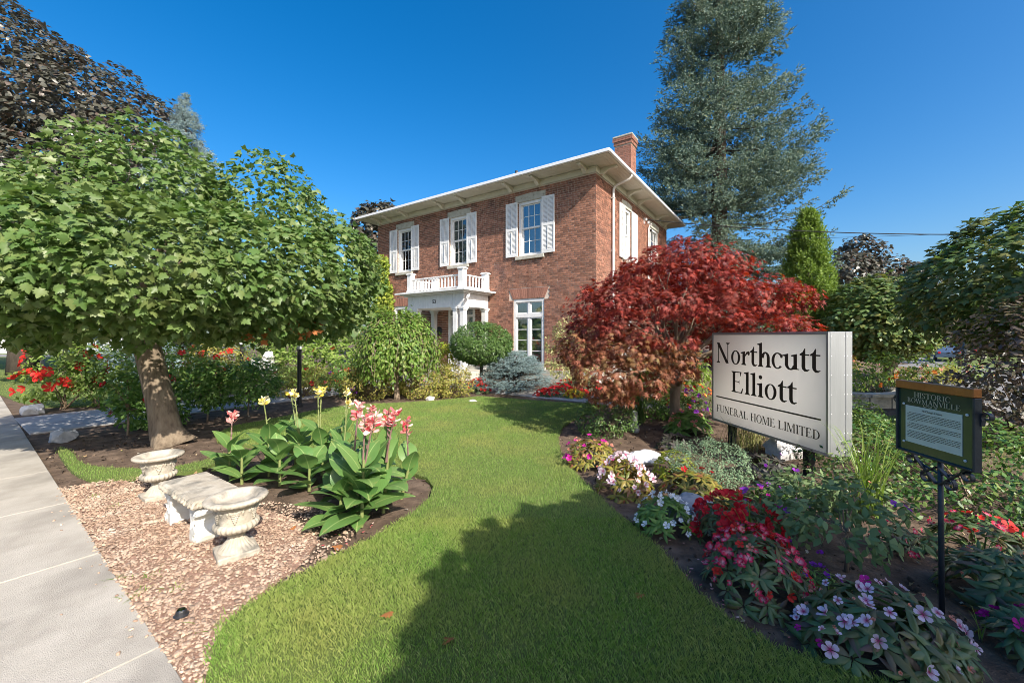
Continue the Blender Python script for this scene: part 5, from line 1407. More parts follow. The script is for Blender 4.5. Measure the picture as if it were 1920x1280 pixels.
bush('low_shrub', 'feathery green low shrub between sign and fountain', (5.9, 7.6), [(0, 0, .2, .8, .6, .34, .2)], 120, 20, .13, .08, .05, M['leaf_fresh'], rng)
bush('low_shrub', 'red and yellow shrub beside the fountain jet', (9.3, 12.2), [(0, 0, .6, .8, .6, .7, .6)], 110, 16, .18, .16, .09, M['leaf_spirea'], rng, flowers=[('coral', 16, .07)])
for k, ((x, y), lb) in enumerate((((23.5, 22.8), 'low flowering bush on the verge across the side street'), ((27.0, 24.5), 'low golden bush on the verge left of the parked cars'))):
    bush('verge_bush', lb, (x, y), [(0, 0, .4, 1.4, 1.0, .5, .4)], 90, 14, .3, .15, .14, [M['leaf_spirea'], M['leaf_fresh']][k], rng, flowers=[('coral', 12, .12)])
# velvet-leaved standards with violet flowers, in the shade by the plaque
T = bush('princess_flower', 'velvet-leaved small standard tree on a thin stem left of the plaque post', (2.35, 2.85), [(0, 0, .38, .34, .32, .14, .14), (-.18, .1, .28, .26, .26, .1, .1), (.2, .1, .42, .22, .22, .12, .1)], 62, 9, .1, .07, .068, LM['velvet'], rng, cat='plant', trunk=(.012, .3), flowers=[('purple', 4, .03)], stem_r=.006)
bush('princess_flower', 'velvet-leaved plant with violet bloom beside the deep red impatiens', (2.3, 3.4), [(0, 0, .2, .3, .3, .13, .14), (.3, .3, .22, .26, .26, .12, .12)], 62, 9, .1, .07, .062, LM['velvet'], rng, cat='plant', trunk=(.01, .12), flowers=[('purple', 4, .034)], stem_r=.006)
bush('princess_flower', 'grey-leaved plant with faded pink tips under the near sign post', (3.05, 3.85), [(0, 0, .18, .4, .34, .12, .14)], 60, 9, .1, .07, .06, LM['velvet'], rng, cat='plant', trunk=(.01, .12), flowers=[('coral', 8, .016)], stem_r=.006)

def tuft(name, label, base, n, hmin, hmax, lean, w, lm, rng, cat='grass', r0=.06):
    b = np.array((base[0], base[1], float(zg(base[0], base[1]))))
    T = thing(name, label, cat, tuple(b))
    V, F = [], []
    for i in range(n):
        a = rng.uniform(0, 6.283); hh = rng.uniform(hmin, hmax); ln = lean * rng.uniform(.2, 1.2) * hh
        o = b + np.array((rng.normal() * r0, rng.normal() * r0, 0)); d = np.array((math.cos(a), math.sin(a), 0)); s = np.array((-math.sin(a), math.cos(a), 0)) * w * rng.uniform(.7, 1.2)
        k = len(V)
        for u in (0, .35, .7, .92):
            c = o + d * ln * u ** 1.8 + np.array((0, 0, hh * (u - .12 * lean * u * u)))
            V += [c - s * (1 - u * .7), c + s * (1 - u * .7)]
        V.append(o + d * ln * 1.15 + np.array((0, 0, hh * (1 - .16 * lean))))
        F += [(k, k + 1, k + 3, k + 2), (k + 2, k + 3, k + 5, k + 4), (k + 4, k + 5, k + 7, k + 6), (k + 6, k + 7, k + 8)]
    obj('blades', V, F, lm, T, kind='stuff')
    return T
M['straw'] = leaf_mat('straw_grass', [(.2, .23, .07), (.3, .3, .12), (.36, .33, .16)], .3, .6, .2)
tuft('spiky_grass', 'tall spiky green grass tuft behind the velvet-leaved standard', (3.28, 3.75), 80, .5, .95, .5, .008, M['leaf_fresh'], rng)
tuft('spiky_grass', 'thin spiky grass tuft rising out of the deep red impatiens', (1.83, 3.12), 26, .3, .55, .8, .0045, M['leaf_fresh'], rng, r0=.03)
tuft('ornamental_grass', 'fine straw-coloured grass under the sign', (3.5, 6.0), 260, .3, .55, .6, .004, M['straw'], rng, r0=.16)
tuft('ornamental_grass', 'soft green fountain grass left of the rose bush', (8.9, 11.0), 420, .5, .85, .5, .006, M['leaf_grey'], rng, r0=.34)
tuft('ornamental_grass', 'soft green fountain grass behind the plaque top', (10.2, 11.0), 300, .5, .8, .5, .006, M['leaf_grey'], rng, r0=.3)
tuft('spiky_grass', 'dark sword-leaved plant under the red maple', (2.45, 7.7), 40, .45, .75, .5, .012, LM['hedge'], rng, r0=.04)
tuft('grass_sprig', 'single sprig of grass on bare soil near the lower right corner', (2.55, 2.22), 5, .1, .2, .6, .004, M['leaf_fresh'], rng, r0=.01)
for k, (px, py, wh) in enumerate(((222, 1088, 'touching the sidewalk edge'), (280, 1083, 'broad, midway between sidewalk and front urn'), (405, 1178, 'largest, against the lawn edge near the black light'), (322, 1110, 'tiny, just behind the black light'), (618, 1052, 'beside the front canna'), (258, 1118, 'dark, near the sidewalk below the broad one'), (215, 952, 'left of the bench'), (182, 933, 'at the far corner by the bare soil'))):
    x, y = G(px, py)
    tuft('weed', 'small weed in the pink stone chips, ' + wh, (x, y), 24, .015, .05, 1.6, .004, M['leaf_fresh'], rng, cat='weed', r0=.035)['group'] = 'weeds in the stone chips'

# climbing creeper on the left corner of the house
T = thing('creeper', 'yellow-green creeper climbing the left corner of the brick front', 'creeper', tuple(HW(11.1, .1)))
n = 5200
t = 10.2 + 1.5 * RNG.uniform(0, 1, n) ** .8; z = RNG.uniform(.1, 5.6, n)
k = (t > 10.22 + .28 * np.sin(z * 1.3) + .22 * np.sin(z * 3.1 + 1) + np.maximum(0, z - 3.2) * .22) & (RNG.uniform(size=n) < 1 - .55 * np.clip((z - 4.3) / 1.3, 0, 1))
t, z = t[k], z[k]; n = len(t)
P = np.array([HW(a, .04 + abs(RNG.normal()) * .09, b) for a, b in zip(t, z)])
V, F = leaves(MAPLE_LO, P, np.array((-.5, -.75, .4)) + RNG.normal(size=(n, 3)) * .3, np.array((0, 0, -1.0)) + RNG.normal(size=(n, 3)) * .5, RNG.uniform(.08, .17, n)); obj('foliage', V, F, M['leaf_ivy'], T, kind='stuff')
q = MB()
for k in range(9):
    tt = 10.4 + k * .14; q.tube([HW(tt + .1 * math.sin(j * 1.7 + k), .015, j * .6) for j in range(8)], [.012 - .001 * j for j in range(8)], 4)
q.build('stems', M['stem_brown'], T)

# ------------------------------------------------------------------ cannas
def canna_leaf(seed, n=9):
    r = np.random.default_rng(seed)
    V, F = [], []
    arch = r.uniform(.35, 1.0); fold = r.uniform(.05, .2); wav = r.uniform(0, 6)
    for i in range(n + 1):
        u = i / n
        w = .3 * math.sin(math.pi * min(1, u ** .8 * .97 + .03)) ** .9 * (1 if i < n else 0) + .002
        y = u - arch * .12 * u * u; zc = -arch * u ** 2.1 * .5 + .12 * u
        for s in (-1, -.55, 0, .55, 1):
            V.append((s * w, y, zc + fold * abs(s) * w * 1.6 - .1 * w * s * s + .012 * math.sin(u * 9 + wav + s) * abs(s)))
        if i:
            k = 5 * i
            for j in range(4): F.append((k - 5 + j, k - 4 + j, k + j + 1, k + j))
    return np.array(V), np.array(F)
def canna_leaf_mat(name, cols, rib):
    m, N, L = new_mat(name)
    tc = N.new('ShaderNodeTexCoord'); sp = N.new('ShaderNodeSeparateXYZ'); L.new(tc.outputs['Object'], sp.inputs[0])
    ab = N.new('ShaderNodeMath'); ab.operation = 'ABSOLUTE'; L.new(sp.outputs[0], ab.inputs[0])
    rr = ramp_node(N, [(1, 1, 1), (0, 0, 0)], pos=[.006, .02]); L.new(ab.outputs[0], rr.inputs[0])
    mu = N.new('ShaderNodeMath'); mu.operation = 'MULTIPLY_ADD'; mu.inputs[1].default_value = 1.6; L.new(ab.outputs[0], mu.inputs[0])
    ng = N.new('ShaderNodeMath'); ng.operation = 'MULTIPLY'; ng.inputs[1].default_value = -1; L.new(sp.outputs[1], ng.inputs[0]); L.new(ng.outputs[0], mu.inputs[2])
    sn = N.new('ShaderNodeMath'); sn.operation = 'MULTIPLY'; sn.inputs[1].default_value = 120; L.new(mu.outputs[0], sn.inputs[0])
    s2 = N.new('ShaderNodeMath'); s2.operation = 'SINE'; L.new(sn.outputs[0], s2.inputs[0])
    oi = N.new('ShaderNodeObjectInfo'); ra = ramp_node(N, cols); L.new(oi.outputs['Random'], ra.inputs[0])
    mx = N.new('ShaderNodeMix'); mx.data_type = 'RGBA'; L.new(rr.outputs[0], mx.inputs[0]); L.new(ra.outputs[0], mx.inputs[6]); mx.inputs[7].default_value = (*rib, 1)
    no = N.new('ShaderNodeTexNoise'); no.inputs['Scale'].default_value = 4.5; no.inputs['Detail'].default_value = 5; L.new(tc.outputs['Object'], no.inputs['Vector'])
    rn = ramp_node(N, [(0, 0, 0), (.75, .75, .75)], pos=[.56, .74]); L.new(no.outputs[0], rn.inputs[0])
    m2 = N.new('ShaderNodeMix'); m2.data_type = 'RGBA'; L.new(rn.outputs[0], m2.inputs[0]); L.new(mx.outputs[2], m2.inputs[6]); m2.inputs[7].default_value = (.3, .28, .08, 1)
    mrv = N.new('ShaderNodeMapRange'); mrv.inputs[1].default_value = -1; mrv.inputs[3].default_value = .86; mrv.inputs[4].default_value = 1.1; L.new(s2.outputs[0], mrv.inputs[0])
    mx = N.new('ShaderNodeHueSaturation'); L.new(mrv.outputs[0], mx.inputs['Value']); L.new(m2.outputs[2], mx.inputs['Color'])
    p = N.new('ShaderNodeBsdfPrincipled'); p.inputs['Roughness'].default_value = .38; p.inputs['Specular IOR Level'].default_value = .5
    bp = N.new('ShaderNodeBump'); bp.inputs['Strength'].default_value = .12; bp.inputs['Distance'].default_value = .01; L.new(s2.outputs[0], bp.inputs['Height']); L.new(bp.outputs[0], p.inputs['Normal'])
    L.new(mx.outputs[0], p.inputs['Base Color'])
    t = N.new('ShaderNodeBsdfTranslucent'); hs = N.new('ShaderNodeHueSaturation'); hs.inputs['Value'].default_value = 1.6; L.new(mx.outputs[0], hs.inputs['Color']); L.new(hs.outputs[0], t.inputs[0])
    mi = N.new('ShaderNodeMixShader'); mi.inputs[0].default_value = .22; L.new(p.outputs[0], mi.inputs[1]); L.new(t.outputs[0], mi.inputs[2])
    out = N.new('ShaderNodeOutputMaterial'); L.new(mi.outputs[0], out.inputs[0])
    return m
M['canna_leaf'] = canna_leaf_mat('canna_leaf', [(.075, .165, .04), (.11, .22, .055), (.16, .27, .075)], (.27, .38, .13))
M['canna_stem'] = mat('canna_stem', [(.16, .2, .06), (.22, .24, .09)], 8, .5)
M['canna_stem_dark'] = mat('canna_stem_dark', [(.17, .1, .09), (.24, .15, .12)], 8, .5)
CL = [mesh_data('leaf', *canna_leaf(i), M['canna_leaf'], smooth=True) for i in range(6)]
M['canna_yellow'] = leaf_mat('canna_yellow_petal', [(.75, .52, .06), (.82, .68, .2), (.84, .78, .5), (.84, .8, .62)], .3, .5, .3)
M['canna_pink'] = leaf_mat('canna_pink_petal', [(.68, .1, .12), (.78, .3, .28), (.84, .62, .55), (.62, .06, .1), (.85, .7, .62)], .3, .5, .3)
PET = fan([(0, 0), (.14, .2), (.26, .55), (.22, .85), (.05, 1), (-.1, .97), (-.25, .8), (-.24, .5), (-.12, .2)], .05, .3, (0, .5))
PETM = {c: [mesh_data('petal', PET[0], PET[1], M['canna_' + c])] for c in ('yellow', 'pink')}
def canna(label, base, h, nl, L, flower, fh, rng, lean=(0, 0), nfl=1, group='canna plants'):
    b = np.array((base[0], base[1], 0.0))
    T = thing('canna', label, 'canna', tuple(b), group)
    st = M['canna_stem'] if flower != 'pink' else M['canna_stem_dark']
    top = b + np.array((lean[0], lean[1], h))
    q = MB(); q.tube([b, b * .5 + top * .5 + (0, 0, .0), top], [.017, .014, .01], 8); q.build('stem', M['canna_stem'], T)
    a0 = rng.uniform(0, 6.28)
    for i in range(nl):
        u = .12 + .8 * i / nl
        p = b + (top - b) * u
        a = a0 + i * 2.4 + rng.normal() * .35
        el = .2 + .98 * u + rng.normal() * .16
        d = np.array((math.cos(a) * math.cos(el), math.sin(a) * math.cos(el), math.sin(el)))
        side = np.array((-math.sin(a), math.cos(a), 0)); nn = np.cross(side, d) * -1
        if nn[2] < 0: nn = -nn
        s = L * rng.uniform(.75, 1.1) * (1 - .25 * u)
        m4 = leaf_matrices(np.array([p - b + d * .02]), np.array([nn + rng.normal(size=3) * .15]), np.array([d]), [s])[0]
        place('leaf', CL[rng.integers(0, 6)], T, m4)
    for k in range(nfl if flower else 0):
        f0 = top + np.array((rng.normal() * .015, rng.normal() * .015, 0)); f1 = f0 + np.array((rng.normal() * .05 + lean[0] * .3, rng.normal() * .05, fh))
        q = MB(); q.tube([f0 - (0, 0, .1), f0 * .5 + f1 * .5, f1], [.009, .007, .005], 6)
        for j in range(5):
            w = f0 + (f1 - f0) * (.25 + .13 * j); q.tube([w, w + np.array((rng.normal() * .02, rng.normal() * .02, .035))], [.008, .004], 5)
        q.build('flower_stalk', st, T)
        org = b
        npet = 34 if flower == 'pink' else 18
        zz = f1 - f0
        for j in range(npet):
            ph = f0 + zz * rng.uniform(.62 if flower == 'pink' else .82, 1.03)
            dd = sphere_dirs(1, rng)[0]; dd[2] = abs(dd[2]) * .7 + .05; dd = dd / np.linalg.norm(dd)
            m4 = leaf_matrices(np.array([ph - org + dd * .008]), np.array([np.cross(dd, rng.normal(size=3))]), np.array([dd]), [rng.uniform(.04, .075)])[0]
            place('petal', PETM[flower][0], T, m4)
rng = np.random.default_rng(58)
canna('front pink canna, nearest to the lawn edge', (-1.3, 3.5), .58, 14, .46, 'pink', .36, rng, (.02, 0), 2)
canna('pink canna at the right rear of the front clump', (-1.2, 3.78), .58, 10, .42, 'pink', .36, rng, (.05, 0), 2)
canna('pink canna at the left rear of the front clump', (-1.52, 3.85), .6, 10, .42, 'pink', .4, rng, (0, 0), 1)
canna('rightmost pink canna leaning over the lawn', (-1.12, 4.1), .42, 6, .4, 'pink', .36, rng, (.1, 0), 1)
canna('low leafy canna without bloom in front of the yellow ones', (-2.15, 4.3), .36, 9, .46, None, 0, rng)
canna('yellow canna, leftmost of the blooming yellow ones', (-2.85, 4.75), .5, 8, .46, 'yellow', .4, rng, (0, 0), 1)
canna('yellow canna, second from the left', (-2.6, 4.95), .52, 8, .46, 'yellow', .42, rng, (0, 0), 1)
canna('tall yellow canna at the middle of the clump', (-2.25, 4.8), .56, 8, .46, 'yellow', .44, rng, (0, 0), 2)
canna('yellow canna, rightmost of the yellow ones', (-1.95, 4.65), .5, 8, .44, 'yellow', .38, rng, (.03, 0), 1)
canna('leafy canna filling the gap behind the bench', (-2.55, 4.45), .42, 9, .44, None, 0, rng)
canna('pink canna standing alone by the rear urn', (-3.25, 4.68), .4, 9, .42, 'pink', .34, rng, (-.02, 0), 1)
canna('leafy canna at the left end of the clump', (-3.0, 4.5), .34, 8, .4, None, 0, rng)
canna('leafy canna low at the front right of the clump', (-1.38, 3.62), .3, 8, .4, None, 0, rng)
canna('leafy canna low at the front left of the front clump', (-1.5, 3.55), .32, 8, .46, None, 0, rng)
canna('leafy canna between the yellow and the front pink ones', (-1.75, 4.2), .4, 9, .46, None, 0, rng)
canna('leafy canna behind the rightmost yellow one', (-1.7, 4.85), .45, 8, .44, 'pink', .34, rng)
canna('slim yellow canna behind the leftmost yellow one', (-2.75, 5.15), .52, 6, .4, 'yellow', .4, rng)
canna('slim yellow canna at the back of the clump beside the tall one', (-2.1, 5.0), .54, 6, .4, 'yellow', .42, rng)

# ------------------------------------------------------------------ serif lettering, drawn as polygons (cap height 1)
SW, TH, XH, AS = .155, .045, .635, 1.05          # stem, hairline, x-height, ascender
def _stem(x, y0, y1, w=SW, sb=.075, st=.075, flag=False):
    t, b = TH, .035
    L = [(x - sb, y0), (x + w + sb, y0), (x + w + sb, y0 + t * .7), (x + w, y0 + t + b)] if sb else [(x, y0), (x + w, y0)]
    if flag: R = [(x + w, y1), (x - .11, y1 - .06), (x - .11, y1 - .1), (x, y1 - .12)]
    elif st: R = [(x + w, y1 - t - b), (x + w + st, y1 - t * .7), (x + w + st, y1), (x - st, y1), (x - st, y1 - t * .7), (x, y1 - t - b)]
    else: R = [(x + w, y1), (x, y1)]
    E_ = [(x, y0 + t + b), (x - sb, y0 + t * .7)] if sb else []
    return L + R + E_
def _ring(cx, cy, rx, ry, wx, wy, a0=0, a1=360, n=28, tilt=0.0):
    out = []
    for i in range(n):
        q = []
        for j, ins in ((i, 0), (i + 1, 0), (i + 1, 1), (i, 1)):
            a = math.radians(a0 + (a1 - a0) * j / n)
            t = a + tilt
            r_x, r_y = rx - ins * wx, ry - ins * wy
            q.append((cx + r_x * math.cos(a), cy + r_y * math.sin(a) + (tilt * .2 * math.cos(a) * ins)))
        out.append(q)
    return out
def _bar(x0, x1, y, w=TH): return [(x0, y), (x1, y), (x1, y + w), (x0, y + w)]
def _diag(x0, y0, x1, y1, w): return [(x0, y0), (x0 + w, y0), (x1 + w, y1), (x1, y1)]
def _arch(x0, x1, y, top):
    "shoulder of n or h: thick at the right"
    w = x1 - x0; cx = x0 + w / 2
    return _ring(cx, y, w / 2, top - y, SW, .07, 0, 178, 16)
def glyph(c):
    if c == 'N': return [_stem(.1, 0, 1, .06, .09, 0), _diag(.66, 0, .02, 1, .19), _stem(.76, .0, 1, .055, 0, .1), ], .98
    if c == 'E' or c == 'F' or c == 'L':
        p = [_stem(.09, 0, 1)]
        if c != 'L': p += [_bar(.24, .62, 1 - TH), [(.62, 1), (.58, .8), (.55, .8), (.53, 1 - TH)], _bar(.24, .5, .5), [(.5, .62), (.5, .42), (.46, .47), (.46, .57)]]
        if c != 'F': p += [_bar(.3, .66, 0), [(.66, 0), (.72, .24), (.68, .24), (.58, TH)]]
        return p, (.78 if c != 'F' else .7)
    if c == 'H': return [_stem(.09, 0, 1), _bar(.24, .66, .49), _stem(.62, 0, 1)], .88
    if c == 'I': return [_stem(.09, 0, 1)], .36
    if c == 'T': return [_stem(.31, 0, 1, st=0), _bar(.03, .74, 1 - TH), [(.03, 1 - TH), (.0, .78), (.035, .78), (.13, 1 - TH)], [(.74, 1 - TH), (.64, 1 - TH), (.735, .78), (.77, .78)]], .78
    if c == 'U': return [_stem(.09, .3, 1, sb=0), _stem(.7, .3, 1, .06, 0, .08)] + _ring(.425, .32, .335, .33, SW, .06, 180, 340, 14) + _ring(.425, .32, .335, .33, .06, .06, 320, 360, 6), .9
    if c == 'O': return _ring(.45, .5, .41, .52, SW, .05), .9
    if c == 'C': return _ring(.45, .5, .41, .52, SW, .05, 45, 318) + [[(.72, .86), (.77, .99), (.79, .68), (.76, .68)]], .84
    if c == 'D': return [_stem(.09, 0, 1, st=.075)] + _ring(.28, .5, .52, .5, SW, .05, -90, 90, 22), .88
    if c == 'R': return [_stem(.09, 0, 1)] + _ring(.3, .735, .29, .265, SW * .9, .05, -90, 90, 16) + [_diag(.62, 0, .28, .48, .17), _bar(.62, .86, 0, .035)], .84
    if c == 'B': return [_stem(.09, 0, 1)] + _ring(.3, .75, .27, .25, SW * .9, .045, -90, 90, 14) + _ring(.3, .26, .33, .27, SW, .05, -90, 90, 14), .74
    if c == 'A': return [_diag(.58, .0, .3, 1.0, .17), _diag(.08, .0, .37, 1.0, .06), _bar(.22, .58, .32), _bar(.0, .24, 0, .035), _bar(.5, .84, 0, .035)], .86
    if c == 'M': return [_stem(.1, 0, 1, .055, .09, .05), _diag(.46, .02, .1, 1, .16), _diag(.5, .02, .8, 1, .055), _stem(.84, 0, 1, .15, .08, .06)], 1.14
    if c == 'W': return [_diag(.26, 0, .02, 1, .15), _diag(.3, 0, .48, 1, .055), _diag(.7, 0, .44, 1, .15), _diag(.74, 0, .96, 1, .055), _bar(-.04, .26, .965, .035), _bar(.88, 1.1, .965, .035)], 1.08
    if c == 'V': return [_diag(.34, 0, .04, 1, .16), _diag(.38, 0, .66, 1, .055), _bar(-.03, .28, .965, .035), _bar(.58, .8, .965, .035)], .78
    if c == 'S': return _ring(.32, .74, .25, .26, .13, .055, 30, 270, 18) + _ring(.32, .27, .27, .275, .14, .055, -150, 90, 18), .64
    if c == 'o': return _ring(.32, XH / 2, .29, XH / 2 + .02, SW * .92, .045), .65
    if c == 'c': return _ring(.32, XH / 2, .29, XH / 2 + .02, SW * .92, .05, 52, 318, 22) + [[(.44, .52), (.46, .62), (.58, .55), (.56, .45), (.48, .43)]], .57
    if c == 'r': return [_stem(.1, 0, XH, sb=.07, flag=True), [(.25, .47), (.34, .6), (.47, .645), (.53, .6), (.52, .48), (.44, .45), (.4, .52), (.3, .44), (.25, .36)]], .53
    if c == 't': return [[(.1, .16), (.13, .06), (.22, -.015), (.34, -.01), (.43, .06), (.42, .08), (.34, .06), (.28, .07), (.255, .14), (.255, XH - TH), (.42, XH - TH), (.42, XH + .01), (.255, XH + .01), (.255, .86), (.22, .86), (.14, .72), (.02, XH + .01), (.02, XH - TH), (.1, XH - TH)]], .43
    if c == 'h': return [_stem(.1, 0, AS, sb=.065, flag=True)] + _arch(.2, .66, .38, .655) + [_stem(.505, 0, .39, sb=.065, st=0)], .72
    if c == 'n': return [_stem(.1, 0, XH, sb=.065, flag=True)] + _arch(.2, .66, .38, .655) + [_stem(.505, 0, .39, sb=.065, st=0)], .72
    if c == 'u': return [_stem(.1, .2, XH, sb=0, flag=True), _stem(.49, .02, XH, sb=0, flag=True), [(.64, .02), (.64, .07), (.74, .05), (.74, .02)]] + _ring(.36, .23, .26, .245, SW, .07, 180, 345, 14), .74
    if c == 'l': return [_stem(.1, 0, AS, sb=.07, flag=True)], .36
    if c == 'i': return [_stem(.1, 0, XH, sb=.07, flag=True)] + _ring(.175, .88, .09, .09, .088, .088, n=14), .36
    return [], .36
def lettering(name, text, x0, x1, y, cap, mt, parent, d=-.004):
    "text between x0 and x1 on the parent's local xz plane, a thin layer at depth d"
    adv = sum(glyph(c)[1] for c in text)
    sx = (x1 - x0) / (adv * cap)
    V, F, x, k = [], [], 0.0, 0
    for c in text:
        polys, a = glyph(c)
        for p in polys:
            k += 1; n = len(V)
            V += [(x0 + (x + px) * cap * sx, d - .00004 * k, y + py * cap) for px, py in p]
            F.append(tuple(range(n, n + len(p))))
        x += a
    return obj(name, V, F, mt, parent, True)

# ------------------------------------------------------------------ business sign
M['sign_face'] = leaf_mat('sign_acrylic', [(.82, .8, .76), (.82, .8, .76)], .62, .3, .4)
for _n in M['sign_face'].node_tree.nodes:                        # milky plastic: no colour shift in the light let through
    if _n.type == 'HUE_SAT': _n.inputs['Saturation'].default_value = 1.0; _n.inputs['Value'].default_value = 1.18
M['aluminium'] = mat('brushed_aluminium', [(.36, .37, .38), (.46, .47, .48)], 3, .42, .08, 60, metallic=.75, stretch=(1, 1, .15))
M['ink'] = mat('sign_lettering', [(.022, .016, .012), (.03, .022, .017)], 4, .45)
SIGN_B = (3.1515, 6.39)
sg = thing('business_sign', 'large white cabinet sign reading Northcutt Elliott on two dark posts', 'sign', (*SIGN_B, 0), rotz=math.atan2(-.989, .1484))
SLN, ST, SB_, SD_ = 1.992, 1.69, .33, .3
mb = MB(); mb.box(.0, SLN, 0, .022, ST - .03, ST); mb.box(0, SLN, 0, .022, SB_, SB_ + .03); mb.box(0, .028, .0, .022, SB_ + .03, ST - .03); mb.box(SLN - .028, SLN, 0, .022, SB_ + .03, ST - .03); mb.build('face_frame', M['aluminium'], sg, local=True)
mb = MB(); mb.add([(.006, .0085, SB_ + .006), (SLN - .006, .0085, SB_ + .006), (SLN - .006, .0085, ST - .006), (.006, .0085, ST - .006)], [(0, 1, 2, 3)]); mb.build('face_panel', M['sign_face'], sg, local=True)
mb = MB(); mb.add([(.006, SD_ - .01, SB_ + .006), (SLN - .006, SD_ - .01, SB_ + .006), (SLN - .006, SD_ - .01, ST - .006), (.006, SD_ - .01, ST - .006)], [(0, 3, 2, 1)]); mb.build('back_panel', M['sign_face'], sg, local=True)
mb = MB(); mb.box(.0, SLN, SD_ - .022, SD_, ST - .03, ST - .001); mb.box(0, SLN, SD_ - .022, SD_, SB_ + .001, SB_ + .03); mb.box(0, .028, SD_ - .022, SD_, SB_ + .03, ST - .03); mb.box(SLN - .028, SLN - .004, SD_ - .022, SD_, SB_ + .03, ST - .03); mb.build('back_frame', M['aluminium'], sg, local=True)
mb = MB(); mb.box(.001, .004, .023, SD_ - .023, SB_ + .001, ST - .001); mb.build('end_cover', M['aluminium'], sg, local=True)
for y0, y1, o in ((.023, .215, .004), (.219, SD_, .006)):           # end cover in two lapped sheets
    mb = MB(); mb.bevbox(SLN - .003, SLN + o, y0, y1, SB_ - .004, ST + .003, .002); cov = mb.build('end_cover', M['aluminium'], sg, local=True)
    for z in np.linspace(SB_ + .04, ST - .05, 7):
        for yy in (y0 + .015, y1 - .015):
            q = MB(); q.lathe([(.005, 0), (.0045, .002), (.002, .003)], 8); obj('rivet', [(SLN + o + zz, yy + a, z + b) for a, b, zz in q.V], q.F, M['gutter'], cov, True)
mb = MB(); mb.box(.0, SLN - .001, .023, SD_, ST, ST + .004); mb.box(0, SLN - .001, .023, SD_, SB_ - .003, SB_); mb.build('top_and_bottom_covers', M['aluminium'], sg, local=True)
for x in (.27, 1.6):
    mb = MB(); mb.bevbox(x - .045, x + .045, .105, .195, -.1, SB_ - .004, .006); mb.build('post', M['black_metal'], sg, local=True)
face = bpy.data.objects['face_panel']
lettering('lettering', 'Northcutt', .106, 1.9, 1.237, .306, M['ink'], sg, .0055)
lettering('lettering', 'Elliott', .44, 1.585, .83, .303, M['ink'], sg, .0055)
lettering('lettering', 'FUNERAL HOME LIMITED', .105, 1.9, .482, .108, M['ink'], sg, .0055)
mb = MB(); mb.box(.1, 1.9, .004, .0058, .703, .722); mb.build('rule_line', M['ink'], sg, local=True)

# ------------------------------------------------------------------ heritage plaque on a scrolled iron post
pl = thing('heritage_plaque', 'green heritage plaque with copper top on a scrolled iron post', 'plaque', (2.54, 2.44, 0), rotz=math.atan2(-.46, -.03))
M['plaque_green'] = mat('plaque_green', [(.028, .055, .036), (.04, .075, .048)], 3, .1, spec=.6)
M['paper'] = mat('paper', [(.56, .6, .56), (.64, .68, .64)], 6, .12, spec=.6)
M['copper'] = mat('copper_strip', [(.34, .13, .04), (.48, .2, .06)], 9, .42, .15, 40, metallic=.55)
M['gold_ink'] = mat('buff_ink', [(.42, .38, .27), (.5, .46, .34)], 8, .5)
W2, z0, z1 = .23, .918, 1.36
mb = MB(); mb.box(-W2, W2, -.004, .014, z0, z1 - .048); mb.build('board', M['plaque_green'], pl, local=True)
mb = MB(); mb.bevbox(-W2 - .012, W2 + .012, -.02, .026, z1 - .05, z1, .004); mb.build('copper_cap', M['copper'], pl, local=True)
mb = MB(); mb.bevbox(-W2 - .014, -W2 - .001, -.018, .024, z0 - .014, z1 - .051, .003); mb.bevbox(W2 + .001, W2 + .014, -.018, .024, z0 - .014, z1 - .051, .003); mb.bevbox(-W2 - .001, W2 + .001, -.018, .024, z0 - .0145, z0 - .0005, .003); mb.build('frame', M['iron'], pl, local=True)
mb = MB(); mb.box(-W2 + .05, W2 - .06, -.0075, -.0045, z0 + .055, z1 - .155); paper = mb.build('paper_sheet', M['paper'], pl, local=True)
lettering('heading', 'HISTORIC', -.125, .11, z1 - .098, .032, M['gold_ink'], pl, -.005)
lettering('heading', 'BOWMANVILLE', -.17, .165, z1 - .134, .03, M['gold_ink'], pl, -.005)
me = text_mesh('Circa 18', .026, .0005, .25); me.materials.append(M['gold_ink'])
o = bpy.data.objects.new('subheading', me); COL.objects.link(o); o.parent = pl; o.matrix_local = Matrix.Translation((-.02, -.0052, z1 - .15)) @ Matrix.Rotation(math.pi / 2, 4, 'X')
me = text_mesh("McClung's House", .018, .0003); me.materials.append(M['ink'])
o = bpy.data.objects.new('title', me); COL.objects.link(o); o.parent = pl; o.matrix_local = Matrix.Translation((-.005, -.0081, z1 - .182)) @ Matrix.Rotation(math.pi / 2, 4, 'X')
mb = MB(); rr = random.Random(5)                                    # lines of small print, too fine to read
for blk, (za, nl_) in enumerate(((z1 - .2, 6), (z1 - .265, 4), (z1 - .315, 5))):
    for i in range(nl_):
        x = -W2 + .064 + (.012 if i == 0 else 0); xe = (W2 - .072) if i < nl_ - 1 else rr.uniform(-.12, .1)
        while x < xe:
            w = rr.uniform(.006, .022); w = min(w, xe - x + .004)
            mb.box(x, x + w, -.0083, -.0077, za - i * .0095, za - i * .0095 + .0032); x += w + .0035
mb.build('small_print', M['ink'], pl, local=True, kind='stuff')
for x, z in ((-W2 + .035, z1 - .15), (W2 - .035, z1 - .15), (-W2 + .035, z0 + .05), (W2 - .045, z0 + .035)):
    q = MB(); q.lathe([(.008, 0), (.007, .004), (.003, .006)], 12); obj('screw', [(x + a, -.005 - zz, z + b) for a, b, zz in q.V], q.F, M['gutter'], pl, True)
mb = MB(); mb.tube([(.012, .035, -.1), (.005, .035, .5), (0, .035, z0 + .1)], .0135, 10); mb.build('post', M['iron'], pl, local=True, smooth=True)
